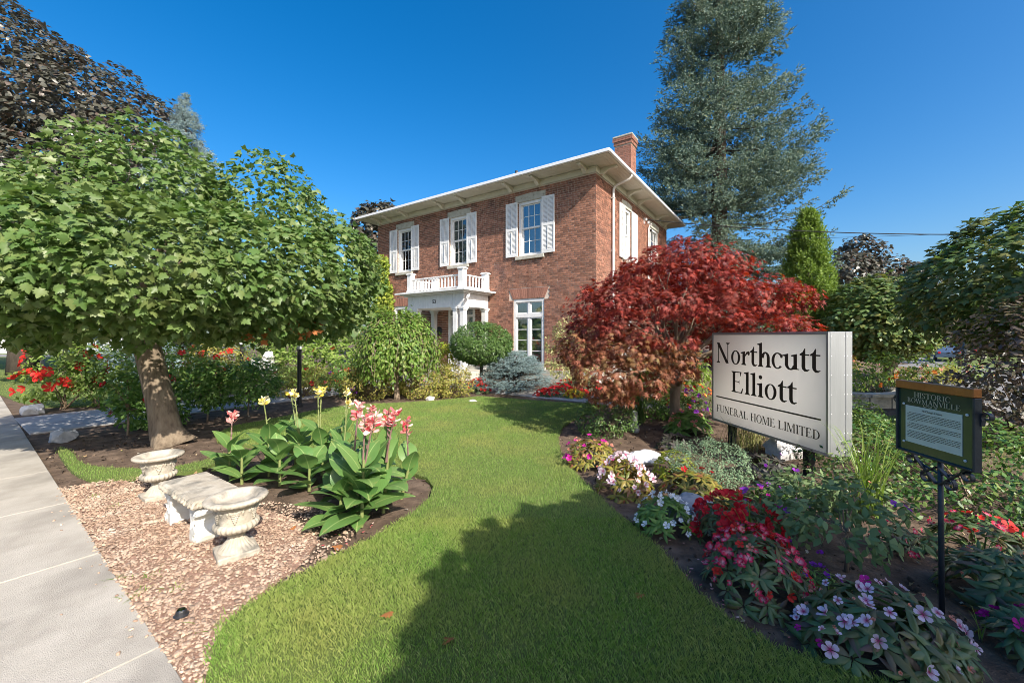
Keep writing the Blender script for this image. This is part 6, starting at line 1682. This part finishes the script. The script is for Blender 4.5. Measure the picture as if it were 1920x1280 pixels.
def scroll(cx, cz, r0, turns, a0, sgn, tail):
    "flat iron ribbon curled into a volute with a tail"
    pts = [tail] if tail else []
    n = 26
    for i in range(n + 1):
        u = i / n; a = a0 + sgn * u * turns * 2 * math.pi; r = r0 * (1 - .72 * u)
        pts.append((cx + r * math.cos(a), cz + r * math.sin(a)))
    V, F = [], []
    th = .0035
    for i, (x, z) in enumerate(pts):
        d = np.array(pts[min(i + 1, len(pts) - 1)]) - np.array(pts[max(i - 1, 0)]); d = d / (np.linalg.norm(d) + 1e-9); nx, nz = -d[1] * th, d[0] * th
        V += [(x + nx, .012, z + nz), (x + nx, .034, z + nz), (x - nx, .034, z - nz), (x - nx, .012, z - nz)]
        if i:
            k = 4 * i
            F += [(k - 4 + j, k - 4 + (j + 1) % 4, k + (j + 1) % 4, k + j) for j in range(4)]
    obj('scroll', V, F, M['iron'], pl, True)
for s in (-1, 1):
    A0 = math.pi if s > 0 else 0
    scroll(s * (W2 + .044), z1 - .135 if s < 0 else z1 - .15, .03, 1.0, (0 if s < 0 else math.pi) + s * .6, -s, (s * (W2 + .014), z1 - .2))
    scroll(s * .175, z0 - .055, .04, 1.15, math.pi * .5, s, (s * .01, z0 - .16))
    scroll(s * .07, z0 - .14, .038, 1.2, math.pi * (.5 if s > 0 else .5), -s, (s * .008, z0 - .06))
mb = MB(); mb.tube([(0, .03, z0 - .1), (-.1, .03, z0 - .075), (-.2, .03, z0 - .015)], .006, 6); mb.tube([(0, .03, z0 - .1), (.1, .03, z0 - .075), (.2, .03, z0 - .015)], .006, 6); mb.build('braces', M['iron'], pl, local=True)

# ------------------------------------------------------------------ cast stone urns and bench
def urn(label, base, rz):
    T = thing('stone_urn', label, 'urn', base, 'cast stone urns at the bench', rotz=rz)
    mb = MB(); mb.bevbox(-.132, .132, -.132, .132, -.01, .042, .008); mb.build('plinth', M['statuary'], T, local=True)
    def turned(prof, n, name, amp=lambda z: (0, 1), mt=M['statuary']):
        V = []
        for r, z in prof:
            a_, k_ = amp(z)
            for i in range(n):
                t = 2 * math.pi * i / n
                rr_ = r * (1 + a_ * (abs(math.cos(k_ * t / 2)) - .6))
                V.append((rr_ * math.cos(t), rr_ * math.sin(t), z))
        F = [(k * n + i, k * n + (i + 1) % n, k * n + n + (i + 1) % n, k * n + n + i) for k in range(len(prof) - 1) for i in range(n)]
        F.append(tuple((len(prof) - 1) * n + i for i in range(n)))
        return obj(name, V, F, mt, T, True, smooth=True)
    turned([(.122, .0425), (.116, .052), (.1, .066), (.08, .088), (.062, .112), (.053, .132), (.05, .142), (.062, .146), (.066, .154), (.06, .162), (.05, .166)], 120, 'foot', lambda z: (.07, 22) if .05 < z < .135 else (0, 1))
    turned([(.05, .1665), (.085, .172), (.118, .186), (.14, .206), (.147, .226), (.14, .244), (.126, .253)], 132, 'bowl', lambda z: (.1, 24) if .17 < z < .25 else (0, 1))
    band = turned([(.124, .2535), (.126, .28), (.13, .31), (.136, .345), (.143, .372), (.15, .38)], 64, 'band')
    turned([(.15, .3805), (.176, .388), (.197, .4), (.206, .414), (.206, .424), (.194, .432), (.17, .433), (.15, .428), (.138, .412), (.125, .392), (.06, .385), (.004, .384)], 160, 'rim', lambda z: (.03, 44) if .39 < z < .428 else (0, 1))
    r = random.Random(int(abs(base[0]) * 100)); q = MB()
    def relief_ball(a, z, s, rad):
        c = np.array(((rad) * math.cos(a), rad * math.sin(a), z)); V = []
        for k in range(3):
            for i in range(6):
                th = i * math.pi / 3; ph = (k + .5) * math.pi / 3 - math.pi / 2
                V.append(c + s * np.array((math.cos(th) * math.cos(ph), math.sin(th) * math.cos(ph), math.sin(ph))))
        F = [(k * 6 + i, k * 6 + (i + 1) % 6, k * 6 + 6 + (i + 1) % 6, k * 6 + 6 + i) for k in range(2) for i in range(6)] + [tuple(range(5, -1, -1)), tuple(range(12, 18))]
        q.add(V, F)
    for j in range(6):                                              # grape bunches
        a = j * math.pi / 3 + .3
        for row in range(6):
            for k in range(6 - row):
                relief_ball(a + (k - (5 - row) / 2) * .075 + r.uniform(-.01, .01), .345 - row * .0145, .0095, .131 + .002 * (5 - row) * .4)
    q.build('grape_relief', M['statuary'], T, local=True, smooth=True, kind='stuff')
    q = MB()
    for j in range(12):                                             # vine leaves and tendril
        a = j * math.pi / 6 + .05
        for k in range(3):
            aa = a + (k - 1) * .09; zc = .355 - .012 * abs(k - 1); R = .141
            out = [(aa + .085 * math.cos(t) * (1 + .3 * math.cos(5 * t)), zc + .02 * math.sin(t) * (1 + .3 * math.cos(5 * t))) for t in np.linspace(0, 6.283, 12)[:-1]]
            V = [((R + .006) * math.cos(aa), (R + .006) * math.sin(aa), zc)] + [((R - .002) * math.cos(t), (R - .002) * math.sin(t), z) for t, z in out]
            q.add(V, [(0, 1 + i, 1 + (i + 1) % 11) for i in range(11)])
    q.build('vine_relief', M['statuary'], T, local=True, kind='stuff')
urn('weathered stone urn nearest the viewer, in front of the bench', (-2.08, 3.06, .012), .75)
urn('weathered stone urn at the far end of the bench', (-3.6, 4.13, .012), .95)

bn = thing('stone_bench', 'low cast stone bench with scrolled white legs on the pink stone chips', 'bench', (-2.69, 3.5, .005), rotz=math.atan2(-.57, .82))
r = np.random.default_rng(3)
nl, nw = 54, 26
V, F = [], []
L2, W3 = .395, .175
per = []
for i in range(nl): per.append((-L2 + 2 * L2 * i / nl, -W3))
for i in range(nw): per.append((L2, -W3 + 2 * W3 * i / nw))
for i in range(nl): per.append((L2 - 2 * L2 * i / nl, W3))
for i in range(nw): per.append((-L2, W3 - 2 * W3 * i / nw))
n = len(per)
for k, (z, ins) in enumerate(((.29, .012), (.297, -.004), (.312, -.012), (.33, -.008), (.344, -.004), (.352, .006), (.355, .02))):
    for i, (x, y) in enumerate(per):
        b = (.006 * math.sin(i * 1.25) + .005 * math.sin(i * 2.9 + k)) * (1 if 0 < k < 4 else .2)
        f_ = 1 - (ins + b) / .25
        V.append((x * (1 - (ins + b) / L2), y * (1 - (ins + b) / W3), z + r.normal() * .0012))
for k in range(6):
    F += [(k * n + i, k * n + (i + 1) % n, k * n + n + (i + 1) % n, k * n + n + i) for i in range(n)]
F += [tuple(range(n - 1, -1, -1)), tuple(6 * n + i for i in range(n))]
obj('seat_slab', V, F, M['statuary'], bn, True)
prof = [(-.05, .288), (.06, .288), (.088, .275), (.1, .25), (.094, .222), (.072, .208), (.045, .2), (.032, .18), (.03, .15), (.04, .122), (.066, .1), (.09, .08), (.1, .05), (.094, .02), (.075, -.01), (-.05, -.01), (-.044, .1), (-.03, .15), (-.044, .2)]
for s in (-1, 1):
    n = len(prof); V = []
    for y in (-.145, -.132, .132, .145):
        e_ = .008 if abs(y) > .14 else 0
        V += [(s * (.27 + x * (1 - e_ * 6)), y, z) for x, z in prof]
    F = [tuple(range(n)), tuple(range(4 * n - 1, 3 * n - 1, -1))] + [(k * n + i, k * n + n + i, k * n + n + (i + 1) % n, k * n + (i + 1) % n) for k in range(3) for i in range(n)]
    if s < 0: F = [tuple(reversed(f)) for f in F]
    leg = obj('leg', V, F, M['statuary_white'], bn, True)
    q = MB()                                                        # carved volutes on the leg ends
    for y in (-.147, .147):
        for cz, rr_ in ((.243, .03), (.045, .034)):
            pts = [(s * (.27 + .06 + rr_ * (1 - .75 * u) * math.cos(u * 11)), y, cz + rr_ * (1 - .75 * u) * math.sin(u * 11)) for u in np.linspace(0, 1, 22)]
            q.tube(pts, .005, 5)
        for k in range(4): q.tube([(s * (.27 - .02 + .03 * k), y, .1 + .02 * k), (s * (.27 + .0 + .02 * k), y, .17)], [.006, .003], 5)
    q.build('volute_carving', M['statuary_white'], leg, local=True)

# ------------------------------------------------------------------ rocks
def rock(label, c, size, mt, seed, flat=1.0):
    r = np.random.default_rng(seed); nu, nv = 40, 26; V, F = [], []; w_ = r.uniform(3, 9, size=(8, 3)); w2 = r.uniform(0, 6.28, 8)
    planes = [(nrm(r.normal(size=3)), r.uniform(.55, .9)) for _ in range(11)]
    for j in range(nv + 1):
        for i in range(nu):
            th, ph = 2 * math.pi * i / nu, math.pi * j / nv - math.pi / 2
            d = np.array((math.cos(th) * math.cos(ph), math.sin(th) * math.cos(ph), math.sin(ph)))
            q = min([1.0] + [k / max(1e-6, float(np.dot(d, p))) for p, k in planes if np.dot(d, p) > .2])
            V.append(np.array(c) + d * q * np.array(size) * (1 + .03 * float(np.sum(np.sin(w_ @ d + w2)))  / 2 + .006 * r.normal()))
    for j in range(nv):
        for i in range(nu): F.append((j * nu + i, j * nu + (i + 1) % nu, (j + 1) * nu + (i + 1) % nu, (j + 1) * nu + i))
    o = obj('rock', V, F, mt); tag(o, label, 'rock', 'garden rocks'); return o
x, y = G(1205, 868); rock('flat-topped pale rock behind the pink and white impatiens', (x, y, .05), (.26, .2, .12), M['white_rock'], 1)
x, y = G(1318, 985); rock('grey slate rock behind the white impatiens', (x, y + .2, .06), (.27, .2, .13), M['slate_rock'], 2)
x, y = G(1480, 885); rock('large white rock half hidden under the sign', (3.75, 5.6, .1), (.34, .3, .24), M['white_rock'], 3)
x, y = G(50, 778); rock('white pointed rock at the corner of path and sidewalk', (x, y + .1, .08), (.19, .16, .2), M['white_rock'], 4)
x, y = G(105, 830); rock('grey rock in the shade left of the leaning maple', (x, y + .1, .07), (.2, .16, .14), M['slate_rock'], 5)
rock('small pale rock by the spirea row', (-2.1, 10.35, .03), (.14, .1, .1), M['white_rock'], 6)
rock('small pale stone at the lawn end of the walk', (-1.0, 10.05, .02), (.14, .08, .05), M['white_rock'], 7)

# ------------------------------------------------------------------ lamps
M['lamp_glass'] = glass_mat('lamp_glass', .15)
def lamp(label, x, y, h, white):
    T = thing('lamp_post', label, 'lamp post', (x, y, 0))
    mb = MB(); mb.lathe([(.07, 0), (.07, .05), (.05, .08), (.045, .2), (.045, h - .32), (.055, h - .3), (.04, h - .28)], 14); mb.build('post', M['black_metal'], T, local=True, smooth=False)
    wm = M['white'] if white else M['black_metal']
    mb = MB(); mb.lathe([(.05, h - .28), (.06, h - .25), (.045, h - .22), (.05, h - .205)], 12); mb.build('collar', M['white'], T, local=True)
    mb = MB()
    for k in range(6):
        a = k * math.pi / 3; mb.tube([(.05 * math.cos(a), .05 * math.sin(a), h - .2), (.085 * math.cos(a), .085 * math.sin(a), h - .02)], .007, 5)
    mb.lathe([(.09, h - .025), (.1, h - .01), (.09, h), (.05, h + .05), (.02, h + .08), (.012, h + .1), (.018, h + .12), (.004, h + .135)], 6); mb.build('lantern_frame', wm, T, local=True)
    for k in range(6):
        a, b = k * math.pi / 3 + .06, (k + 1) * math.pi / 3 - .06
        obj('pane', [(.048 * math.cos(a), .048 * math.sin(a), h - .195), (.048 * math.cos(b), .048 * math.sin(b), h - .195), (.08 * math.cos(b), .08 * math.sin(b), h - .03), (.08 * math.cos(a), .08 * math.sin(a), h - .03)], [(0, 1, 2, 3)], M['lamp_glass'], T, True)
    mb = MB(); mb.lathe([(.012, h - .2), (.012, h - .14), (.025, h - .11), (.02, h - .07), (.003, h - .055)], 10); mb.build('bulb', M['curtain'], T, local=True, smooth=True)
lamp('black garden lamp post with white lantern beside the hibiscus', -7.67, 11.5, 1.68, True)
lamp('black garden lamp post with dark lantern in front of the bright green bush', -4.93, 9.4, 1.62, False)
# small fittings in the beds
T = thing('spot_light', 'grey upright garden light under the red maple', 'garden light', (2.12, 7.0, 0))
mb = MB(); mb.lathe([(.07, -.02), (.08, .04), (.07, .1), (.035, .13), (.03, .17)], 14); mb.build('base', M['slate_rock'], T, local=True, smooth=True)
mb = MB(); mb.lathe([(.045, .17), (.05, .18), (.05, .33), (.045, .34), (.04, .33)], 16); mb.build('head', M['aluminium'], T, local=True)
x, y = G(340, 1160); T = thing('well_light', 'small black low garden light lying in the pink stone chips', 'garden light', (x, y, .02))
mb = MB(); mb.lathe([(.036, 0), (.038, .008), (.03, .014), (.026, .03), (.022, .036)], 20); mb.build('housing', M['black_metal'], T, local=True)
mb = MB(); mb.lathe([(.021, .0362), (.019, .04), (.004, .042)], 18); mb.build('lens', M['lamp_glass'], T, local=True)

# ------------------------------------------------------------------ white lion statue behind the shrubs
T = thing('lion_statue', 'white stone lion statue between lamp post and bright green bush', 'statue', (-7.55, 12.2, 0), rotz=.4)
mb = MB(); mb.bevbox(-.42, .42, -.2, .2, 0, .55, .02); mb.build('pedestal', M['statuary'], T, local=True)
def ellipsoid(q, c, r, n=14, m=9, bump=0.0, seed=0):
    rg = np.random.default_rng(seed); V = []
    for j in range(m + 1):
        for i in range(n):
            th, ph = 2 * math.pi * i / n, math.pi * j / m - math.pi / 2
            k = 1 + bump * rg.normal(); V.append((c[0] + r[0] * k * math.cos(th) * math.cos(ph), c[1] + r[1] * k * math.sin(th) * math.cos(ph), c[2] + r[2] * k * math.sin(ph)))
    q.add(V, [(j * n + i, j * n + (i + 1) % n, (j + 1) * n + (i + 1) % n, (j + 1) * n + i) for j in range(m) for i in range(n)])
q = MB()
ellipsoid(q, (-.02, 0, .74), (.34, .14, .15)); ellipsoid(q, (-.27, 0, .76), (.16, .17, .19)); ellipsoid(q, (.17, -.02, .86), (.18, .17, .22), 18, 12, .07, 1)
ellipsoid(q, (.2, -.06, 1.02), (.15, .14, .15), 18, 12, .08, 2); ellipsoid(q, (.25, -.16, 1.0), (.07, .09, .07)); ellipsoid(q, (.12, -.06, 1.14), (.035, .03, .04)); ellipsoid(q, (.28, -.06, 1.14), (.035, .03, .04))
for x, y in ((.28, -.1), (.28, .08)): q.tube([(x - .06, y, .8), (x, y, .64), (x + .12, y, .59)], [.06, .05, .045], 8)
q.tube([(-.38, 0, .72), (-.48, .05, .66), (-.47, .1, .8), (-.42, .1, .9)], [.03, .025, .025, .035], 8)
q.build('lion_figure', M['statuary_white'], T, local=True, smooth=True)

# ------------------------------------------------------------------ fountain by the side street
M['water'] = mat('pool_water', [(.06, .09, .09), (.12, .15, .15)], 30, .08, .35, 26, spec=.8)
M['foam'] = mat('water_foam', [(.7, .74, .76), (.85, .87, .88)], 40, .35, .3)
M['sandstone'] = mat('sandstone', [(.4, .36, .28), (.56, .51, .41), (.6, .56, .48)], 6, .9, .4, 30, rand=.15)
fx, fy, fr = 8.35, 10.6, 1.35
ft = thing('fountain', 'low round stone fountain with a white water jet beyond the sign', 'fountain', (fx, fy, -.02))
n = 18
for k in range(n):
    a0, a1 = 2 * math.pi * k / n + .012, 2 * math.pi * (k + 1) / n - .012
    for nm, r0_, r1_, za, zb in (('stone_block', fr - .12, fr + .1, -.15, .27), ('cap_stone', fr - .16, fr + .16, .275, .35)):
        V = [(r_ * math.cos(a), r_ * math.sin(a), z) for z in (za, zb) for a, r_ in ((a0, r0_), (a0, r1_), (a1, r1_), (a1, r0_))]
        obj(nm, V, [(0, 3, 2, 1), (4, 5, 6, 7), (0, 1, 5, 4), (1, 2, 6, 5), (2, 3, 7, 6), (3, 0, 4, 7)], M['sandstone'], ft, True)
V = [(0, 0, .2)] + [((fr - .1) * math.cos(i * .2618), (fr - .1) * math.sin(i * .2618), .2) for i in range(24)]
obj('water', V, [(0, 1 + i, 1 + (i + 1) % 24) for i in range(24)], M['water'], ft, True)
q = MB(); rg = np.random.default_rng(4)
for i in range(46):
    a = rg.uniform(0, 6.28); u = rg.uniform(.05, 1); hh = rg.uniform(.35, .72)
    pts = [(-.05 + .16 * u * t * math.cos(a), .16 * u * t * math.sin(a), .2 + hh * 4 * t * (1 - t) * .95) for t in np.linspace(.02, .95, 7)]
    q.tube(pts, [.016, .018, .02, .018, .02, .016, .01], 5)
q.build('water_jet', M['foam'], ft, local=True, smooth=True, kind='stuff')
T = thing('low_wall', 'pair of flat sandstone blocks at the far rim of the fountain', 'wall', (9.4, 11.9, -.05))
for k in range(3):
    mb = MB(); mb.bevbox(-.5 + k * .55, .02 + k * .55, -.2, .2, 0, .3 + .05 * (k % 2), .02); mb.build('stone_block', M['sandstone'], T, local=True)

# ------------------------------------------------------------------ far things on the right: walkers, cars, sapling, cables
def person(label, base, shirt, trousers, hair, stride, rz):
    J = dict(pel=(0, 0, .92), ch=(0, 0, 1.3), nk=(0, 0, 1.46), hd=(0, .01, 1.55), ht=(0, .01, 1.66), hl=(-.09, 0, .88), kl=(-.1, stride, .48), al=(-.1, stride * .6 - .06, .08), fl=(-.1, stride * .6 + .1, .03), hr=(.09, 0, .88), kr=(.1, -stride * .4, .48), ar=(.1, -stride * 1.6, .1), fr=(.1, -stride * 1.6 + .14, .03),
             sl=(-.19, 0, 1.4), el=(-.25, -.08, 1.13), wl=(-.26, .08, .92), gl=(-.26, .12, .84), sr=(.19, 0, 1.4), er=(.25, -.02, 1.13), wr=(.24, .16, 1.0), gr=(.22, .2, .93))
    R = dict(pel=.15, ch=.155, nk=.055, hd=.09, ht=.08, hl=.085, kl=.06, al=.042, fl=.04, hr=.085, kr=.06, ar=.042, fr=.04, sl=.06, el=.042, wl=.03, gl=.035, sr=.06, er=.042, wr=.03, gr=.035)
    E_ = [('pel', 'ch'), ('ch', 'nk'), ('nk', 'hd'), ('hd', 'ht'), ('pel', 'hl'), ('hl', 'kl'), ('kl', 'al'), ('al', 'fl'), ('pel', 'hr'), ('hr', 'kr'), ('kr', 'ar'), ('ar', 'fr'), ('ch', 'sl'), ('sl', 'el'), ('el', 'wl'), ('wl', 'gl'), ('ch', 'sr'), ('sr', 'er'), ('er', 'wr'), ('wr', 'gr')]
    K = list(J); me = bpy.data.meshes.new('person'); me.from_pydata([J[k] for k in K], [(K.index(a), K.index(b)) for a, b in E_], [])
    o = bpy.data.objects.new('person', me); COL.objects.link(o)
    md = o.modifiers.new('skin', 'SKIN'); sd = o.modifiers.new('sub', 'SUBSURF'); sd.levels = sd.render_levels = 2
    for v, k in zip(me.skin_vertices[0].data, K): v.radius = (R[k], R[k] * (.72 if k in ('pel', 'ch') else 1)); v.use_root = k == 'pel'
    me2 = bpy.data.meshes.new_from_object(o.evaluated_get(bpy.context.evaluated_depsgraph_get()))
    o.modifiers.clear(); o.data = me2
    cols = [(.5, .3, .22), shirt, trousers, hair, (.1, .09, .08)]
    me2.materials.clear()
    for i, c in enumerate(cols): me2.materials.append(mat('person_%d' % i, [c, tuple(min(1, v * 1.15) for v in c)], 6, .8))
    for p in me2.polygons:
        z = p.center.z; arm = abs(p.center.x) > .2
        p.material_index = 4 if z < .07 else 2 if z < .93 and not (arm and z > .8) else (0 if (arm and z < 1.12) else 1) if z < 1.45 else (3 if z > 1.6 or (p.center.y < -.02 and z > 1.5) else 0)
        p.use_smooth = True
    o.location = base; o.rotation_euler = (0, 0, rz)
    tag(o, label, 'person', 'walkers on the side street'); return o
def gz(px, Y, z): return ((px - 960) / FPX * Y, Y, z)
person('person in teal top and pink trousers walking on the side street', gz(1646, 30.5, -.985), (.03, .16, .17), (.6, .2, .25), (.06, .04, .03), .16, 2.2)
person('person in blue top walking beside the one in pink trousers', gz(1634, 31.2, -.985), (.1, .3, .42), (.12, .05, .06), (.1, .07, .05), .12, 2.4)
M['car_glass'] = mat('car_glass', [(.015, .018, .02), (.03, .034, .038)], 2, .08, spec=.8)
M['rubber'] = mat('rubber', [(.012, .012, .012), (.025, .025, .025)], 8, .8)
def car(label, base, rz, col, suv):
    T = thing('parked_car', label, 'car', base, 'cars parked across the side street', rotz=rz)
    paint = mat('car_paint', [col, tuple(v * 1.2 for v in col)], 2, .22, spec=.7)
    H_ = 1.72 if suv else 1.45
    low = [(-2.2, .35), (2.2, .35), (2.24, .62), (2.1, .82), (1.2, .95), (-1.95, 1.0), (-2.2, .85)]
    def ext(pr, w0, w1, z_lo, z_hi):
        V = []
        for s in (-1, 1):
            for x, z in pr:
                u = (z - z_lo) / (z_hi - z_lo); V.append((x, s * (w0 + (w1 - w0) * u), z))
        n = len(pr)
        return V, [tuple(range(n)), tuple(range(2 * n - 1, n - 1, -1))] + [(i, n + i, n + (i + 1) % n, (i + 1) % n) for i in range(n)]
    V, F = ext(low, .9, .84, .35, 1.0); obj('body', V, F, paint, T, True)
    cab = [(-2.0 if suv else -1.6, .985), (1.05, .945), (.35, H_ - .05), (.1, H_), (-1.5 if suv else -1.0, H_), (-1.85 if suv else -1.25, H_ - .06)]
    V, F = ext(cab, .82, .62, .95, H_); obj('cabin', V, F, paint, T, True)
    for s in (-1, 1):
        for x0, x1 in ((-.95, -.1), (-.02, .6)):
            u = lambda z: .82 + (.62 - .82) * (z - .95) / (H_ - .95) + .006
            za, zb = 1.02, H_ - .12; sl = .28 if x1 > .3 else 0
            obj('side_window', [(x0, s * u(za), za), (x1 + .2, s * u(za), za), (x1 - sl, s * u(zb), zb), (x0, s * u(zb), zb)], [(0, 1, 2, 3)], M['car_glass'], T, True)
        for x in (-1.35, 1.38):
            q = MB(); q.lathe([(.2, -.1), (.33, -.1), (.34, -.05), (.34, .05), (.33, .1), (.2, .1)], 20); w = obj('wheel', [(x + a, s * .82 + c, .34 + b) for a, b, c in q.V], q.F, M['rubber'], T, True)
            q = MB(); q.lathe([(.02, .0), (.21, .0), (.2, .02), (.05, .03)], 16); obj('rim', [(x + a, s * (.923 + c), .34 + b) for a, b, c in q.V], q.F, M['aluminium'], w, True)
    z = 1.0
    obj('windscreen', [(1.02, -.72, .99), (1.02, .72, .99), (.42, .6, H_ - .09), (.42, -.6, H_ - .09)], [(0, 1, 2, 3)], M['car_glass'], T, True)
    for s in (-1, 1):
        q = MB(); q.bevbox(2.12, 2.25, s * .68 - .14, s * .68 + .14, .62, .76, .02); obj('headlight', q.V, q.F, M['lamp_glass'], T, True)
        q = MB(); q.bevbox(-2.24, -2.17, s * .7 - .1, s * .7 + .1, .7, .9, .02); obj('tail_light', q.V, q.F, PM_['red'], T, True)
car('blue parked car across the side street, left one of two', gz(1768, 42.0, -.86), .95, (.05, .08, .14), False)
car('dark parked van across the side street, right one of two', gz(1818, 47.0, -.86), .6, (.02, .025, .035), True)
broad_tree('street_sapling', 'slender street tree beside the parked cars', gz(1813, 36.5, -.87), [gz(1813, 36.5, -.95), gz(1813, 36.5, .6), gz(1813, 36.5, 2.2)], [.2, .15, .12],
           [((1813 - 960) / FPX * 36.5, 36.5, 3.4, 1.7, 1.7, 1.6, 1.3)], 110, 12, .45, .15, .28, MAPLE_LO, M['leaf_maple'], M['bark_grey'], rng, limbs=5)
def cable(label, a, b, sag, r, ext=1.0):
    a, b = np.array(a, float), np.array(b, float); pts = []
    for i in range(25):
        u = i / 24 * ext; pts.append(a + (b - a) * u - np.array((0, 0, sag * 4 * (u / ext) * (1 - u / ext))))
    V, F = tube(pts, r, 6); tag(obj('overhead_cable', V, F, M['rubber']), label, 'cable', 'overhead cables')
cable('thick black service cable running from the house wall to the right', (5.86, 17.73, 6.72), (17.7, 14.0, 5.75), .62, .018, 1.7)
cable('thin cable just below the thick service cable', (7.2, 18.4, 5.95), (17.9, 14.2, 5.45), .15, .008, 1.7)
cable('street cable slanting up to the right above the round maple', (45.6, 45, 7.5), (22.6, 18, 7.3), .4, .02, 1.35)

# ------------------------------------------------------------------ white garage house far left, with its drive
M['siding'] = mat('white_siding', [(.62, .64, .66), (.72, .73, .74)], 3, .6)
gh = thing('garage_house', 'white house with garage door in the far left distance', 'house', (-45, 38.5, 0), rotz=.75)
for i in range(14):
    mb = MB(); mb.add([(-7, -.012, .2 * i), (7, -.012, .2 * i), (7, 0, .2 * i + .2), (-7, 0, .2 * i + .2), (-7, .05, .2 * i), (7, .05, .2 * i)], [(0, 1, 2, 3), (0, 4, 5, 1)]); mb.build('siding_board', M['siding'], gh, local=True)
mb = MB(); mb.box(-7, 7, .06, 8, 0, 2.9); mb.build('wall', M['siding'], gh, local=True)
mb = MB(); mb.add([(-7.5, -.5, 2.8), (7.5, -.5, 2.8), (7.5, 4, 5), (-7.5, 4, 5), (7.5, 8.5, 2.8), (-7.5, 8.5, 2.8)], [(0, 1, 2, 3), (3, 2, 4, 5), (1, 4, 2), (0, 3, 5), (0, 5, 4, 1)]); mb.build('roof', M['roof'], gh, local=True)
for x in (-4.5, 0.2):
    mb = MB(); mb.box(x - .1, x + 2.9, -.03, -.013, 0, 2.25); d = mb.build('garage_door', M['white'], gh, local=True)
    for j in range(4):
        for i in range(4):
            q = MB(); q.bevbox(x + .05 + i * .7, x + .65 + i * .7, -.045, -.031, .08 + j * .54, .54 + j * .54, .01); obj('door_panel', q.V, q.F, M['white'], d, True)
sheet('driveway', [(-70, 31), (-26, 31), (-26, 35), (-70, 35.5)], -.05, .03, M['asphalt'])

# ------------------------------------------------------------------ fallen leaves and petals
rng = np.random.default_rng(77)
fl_me = mesh_data('fallen_leaf', MAPLE[0], MAPLE[1], M['leaf_dead'])
spots = [(640, 1030, 'on the canna bed near the lawn edge'), (552, 990, 'beside the front urn'), (1583, 1152, 'on dark soil below the red and pink impatiens'), (1525, 1095, 'on dark soil behind the near pink impatiens'), (1492, 1137, 'by the lawn edge'), (1830, 1140, 'right of the plaque post'), (735, 1160, 'on the lawn'), (845, 1215, 'on the shaded lawn'), (1205, 1130, 'on the shaded lawn near the bed')]
for px, py, wh in spots:
    x, y = G(px, py)
    o = bpy.data.objects.new('fallen_leaf', fl_me); COL.objects.link(o); o.scale = (.075,) * 3
    o.location = (x, y, .045 if 'lawn' in wh and 'edge' not in wh else .022); o.rotation_euler = (rng.normal() * .25, rng.normal() * .25, rng.uniform(0, 6.28))
    tag(o, 'dry brown leaf lying ' + wh, 'leaf', 'fallen leaves')
n = 60
x = np.concatenate([rng.normal(-1.2, .35, n), rng.normal(1.3, .25, n)]); y = np.concatenate([rng.normal(3.2, .25, n), rng.normal(2.6, .3, n)])
k = ~inside(np.array(main_lawn_poly), x, y); x, y = x[k], y[k]
V, F = leaves(PET, np.stack([x, y, np.full(len(x), .014)], 1), np.array((0, 0, 1.0)) + rng.normal(size=(len(x), 3)) * .2, rng.normal(size=(len(x), 3)), rng.uniform(.012, .03, len(x)))
tag(obj('fallen_petals', V, F, M['canna_pink'], kind='stuff'), 'pink petals dropped on the soil of both beds', 'petals')

# dry leaf crumbs and seedlings scattered on the open soil of the beds
n = 900
x = rng.uniform(-6.5, 5.5, n); y = 1.9 + 6.5 * rng.uniform(0, 1, n) ** 1.6
k = (np.abs(x) < 1.28 * y) & ~inside(np.array(main_lawn_poly), x, y) & ~inside(gp, x, y) & (((x - SE[0]) * SN[0] + (y - SE[1]) * SN[1]) < -.06)
hx, hm = (CX - x) * .82 + (y - CY) * .572, (CX - x) * .572 + (CY - y) * .82
k &= ~((hx > 4.8) & (hx < 7.3)) & ~((hm > 2.3) & (hm < 3.7))
x, y = x[k], y[k]; n = len(x)
V, F = leaves(MAPLE_LO, np.stack([x, y, np.full(n, .012)], 1), np.array((0, 0, 1.0)) + rng.normal(size=(n, 3)) * .5, rng.normal(size=(n, 3)), rng.uniform(.012, .045, n))
M['litter'] = leaf_mat('leaf_litter', [(.16, .1, .05), (.3, .2, .1), (.42, .34, .22), (.5, .47, .4)], .1, .8, .2)
tag(obj('leaf_litter', V, F, M['litter'], kind='stuff'), 'dry leaf crumbs scattered over the soil of the beds', 'leaf litter')
V, F = leaves(OVAL, np.stack([x[::4], y[::4], np.full(len(x[::4]), .01)], 1) + rng.normal(size=(len(x[::4]), 3)) * .004, np.array((0, 0, .6)) + rng.normal(size=(len(x[::4]), 3)) * .5, rng.normal(size=(len(x[::4]), 3)) + np.array((0, 0, .8)), rng.uniform(.015, .04, len(x[::4])))
tag(obj('seedlings', V, F, M['leaf_fresh'], kind='stuff'), 'tiny green seedlings scattered over the soil of the beds', 'seedlings')
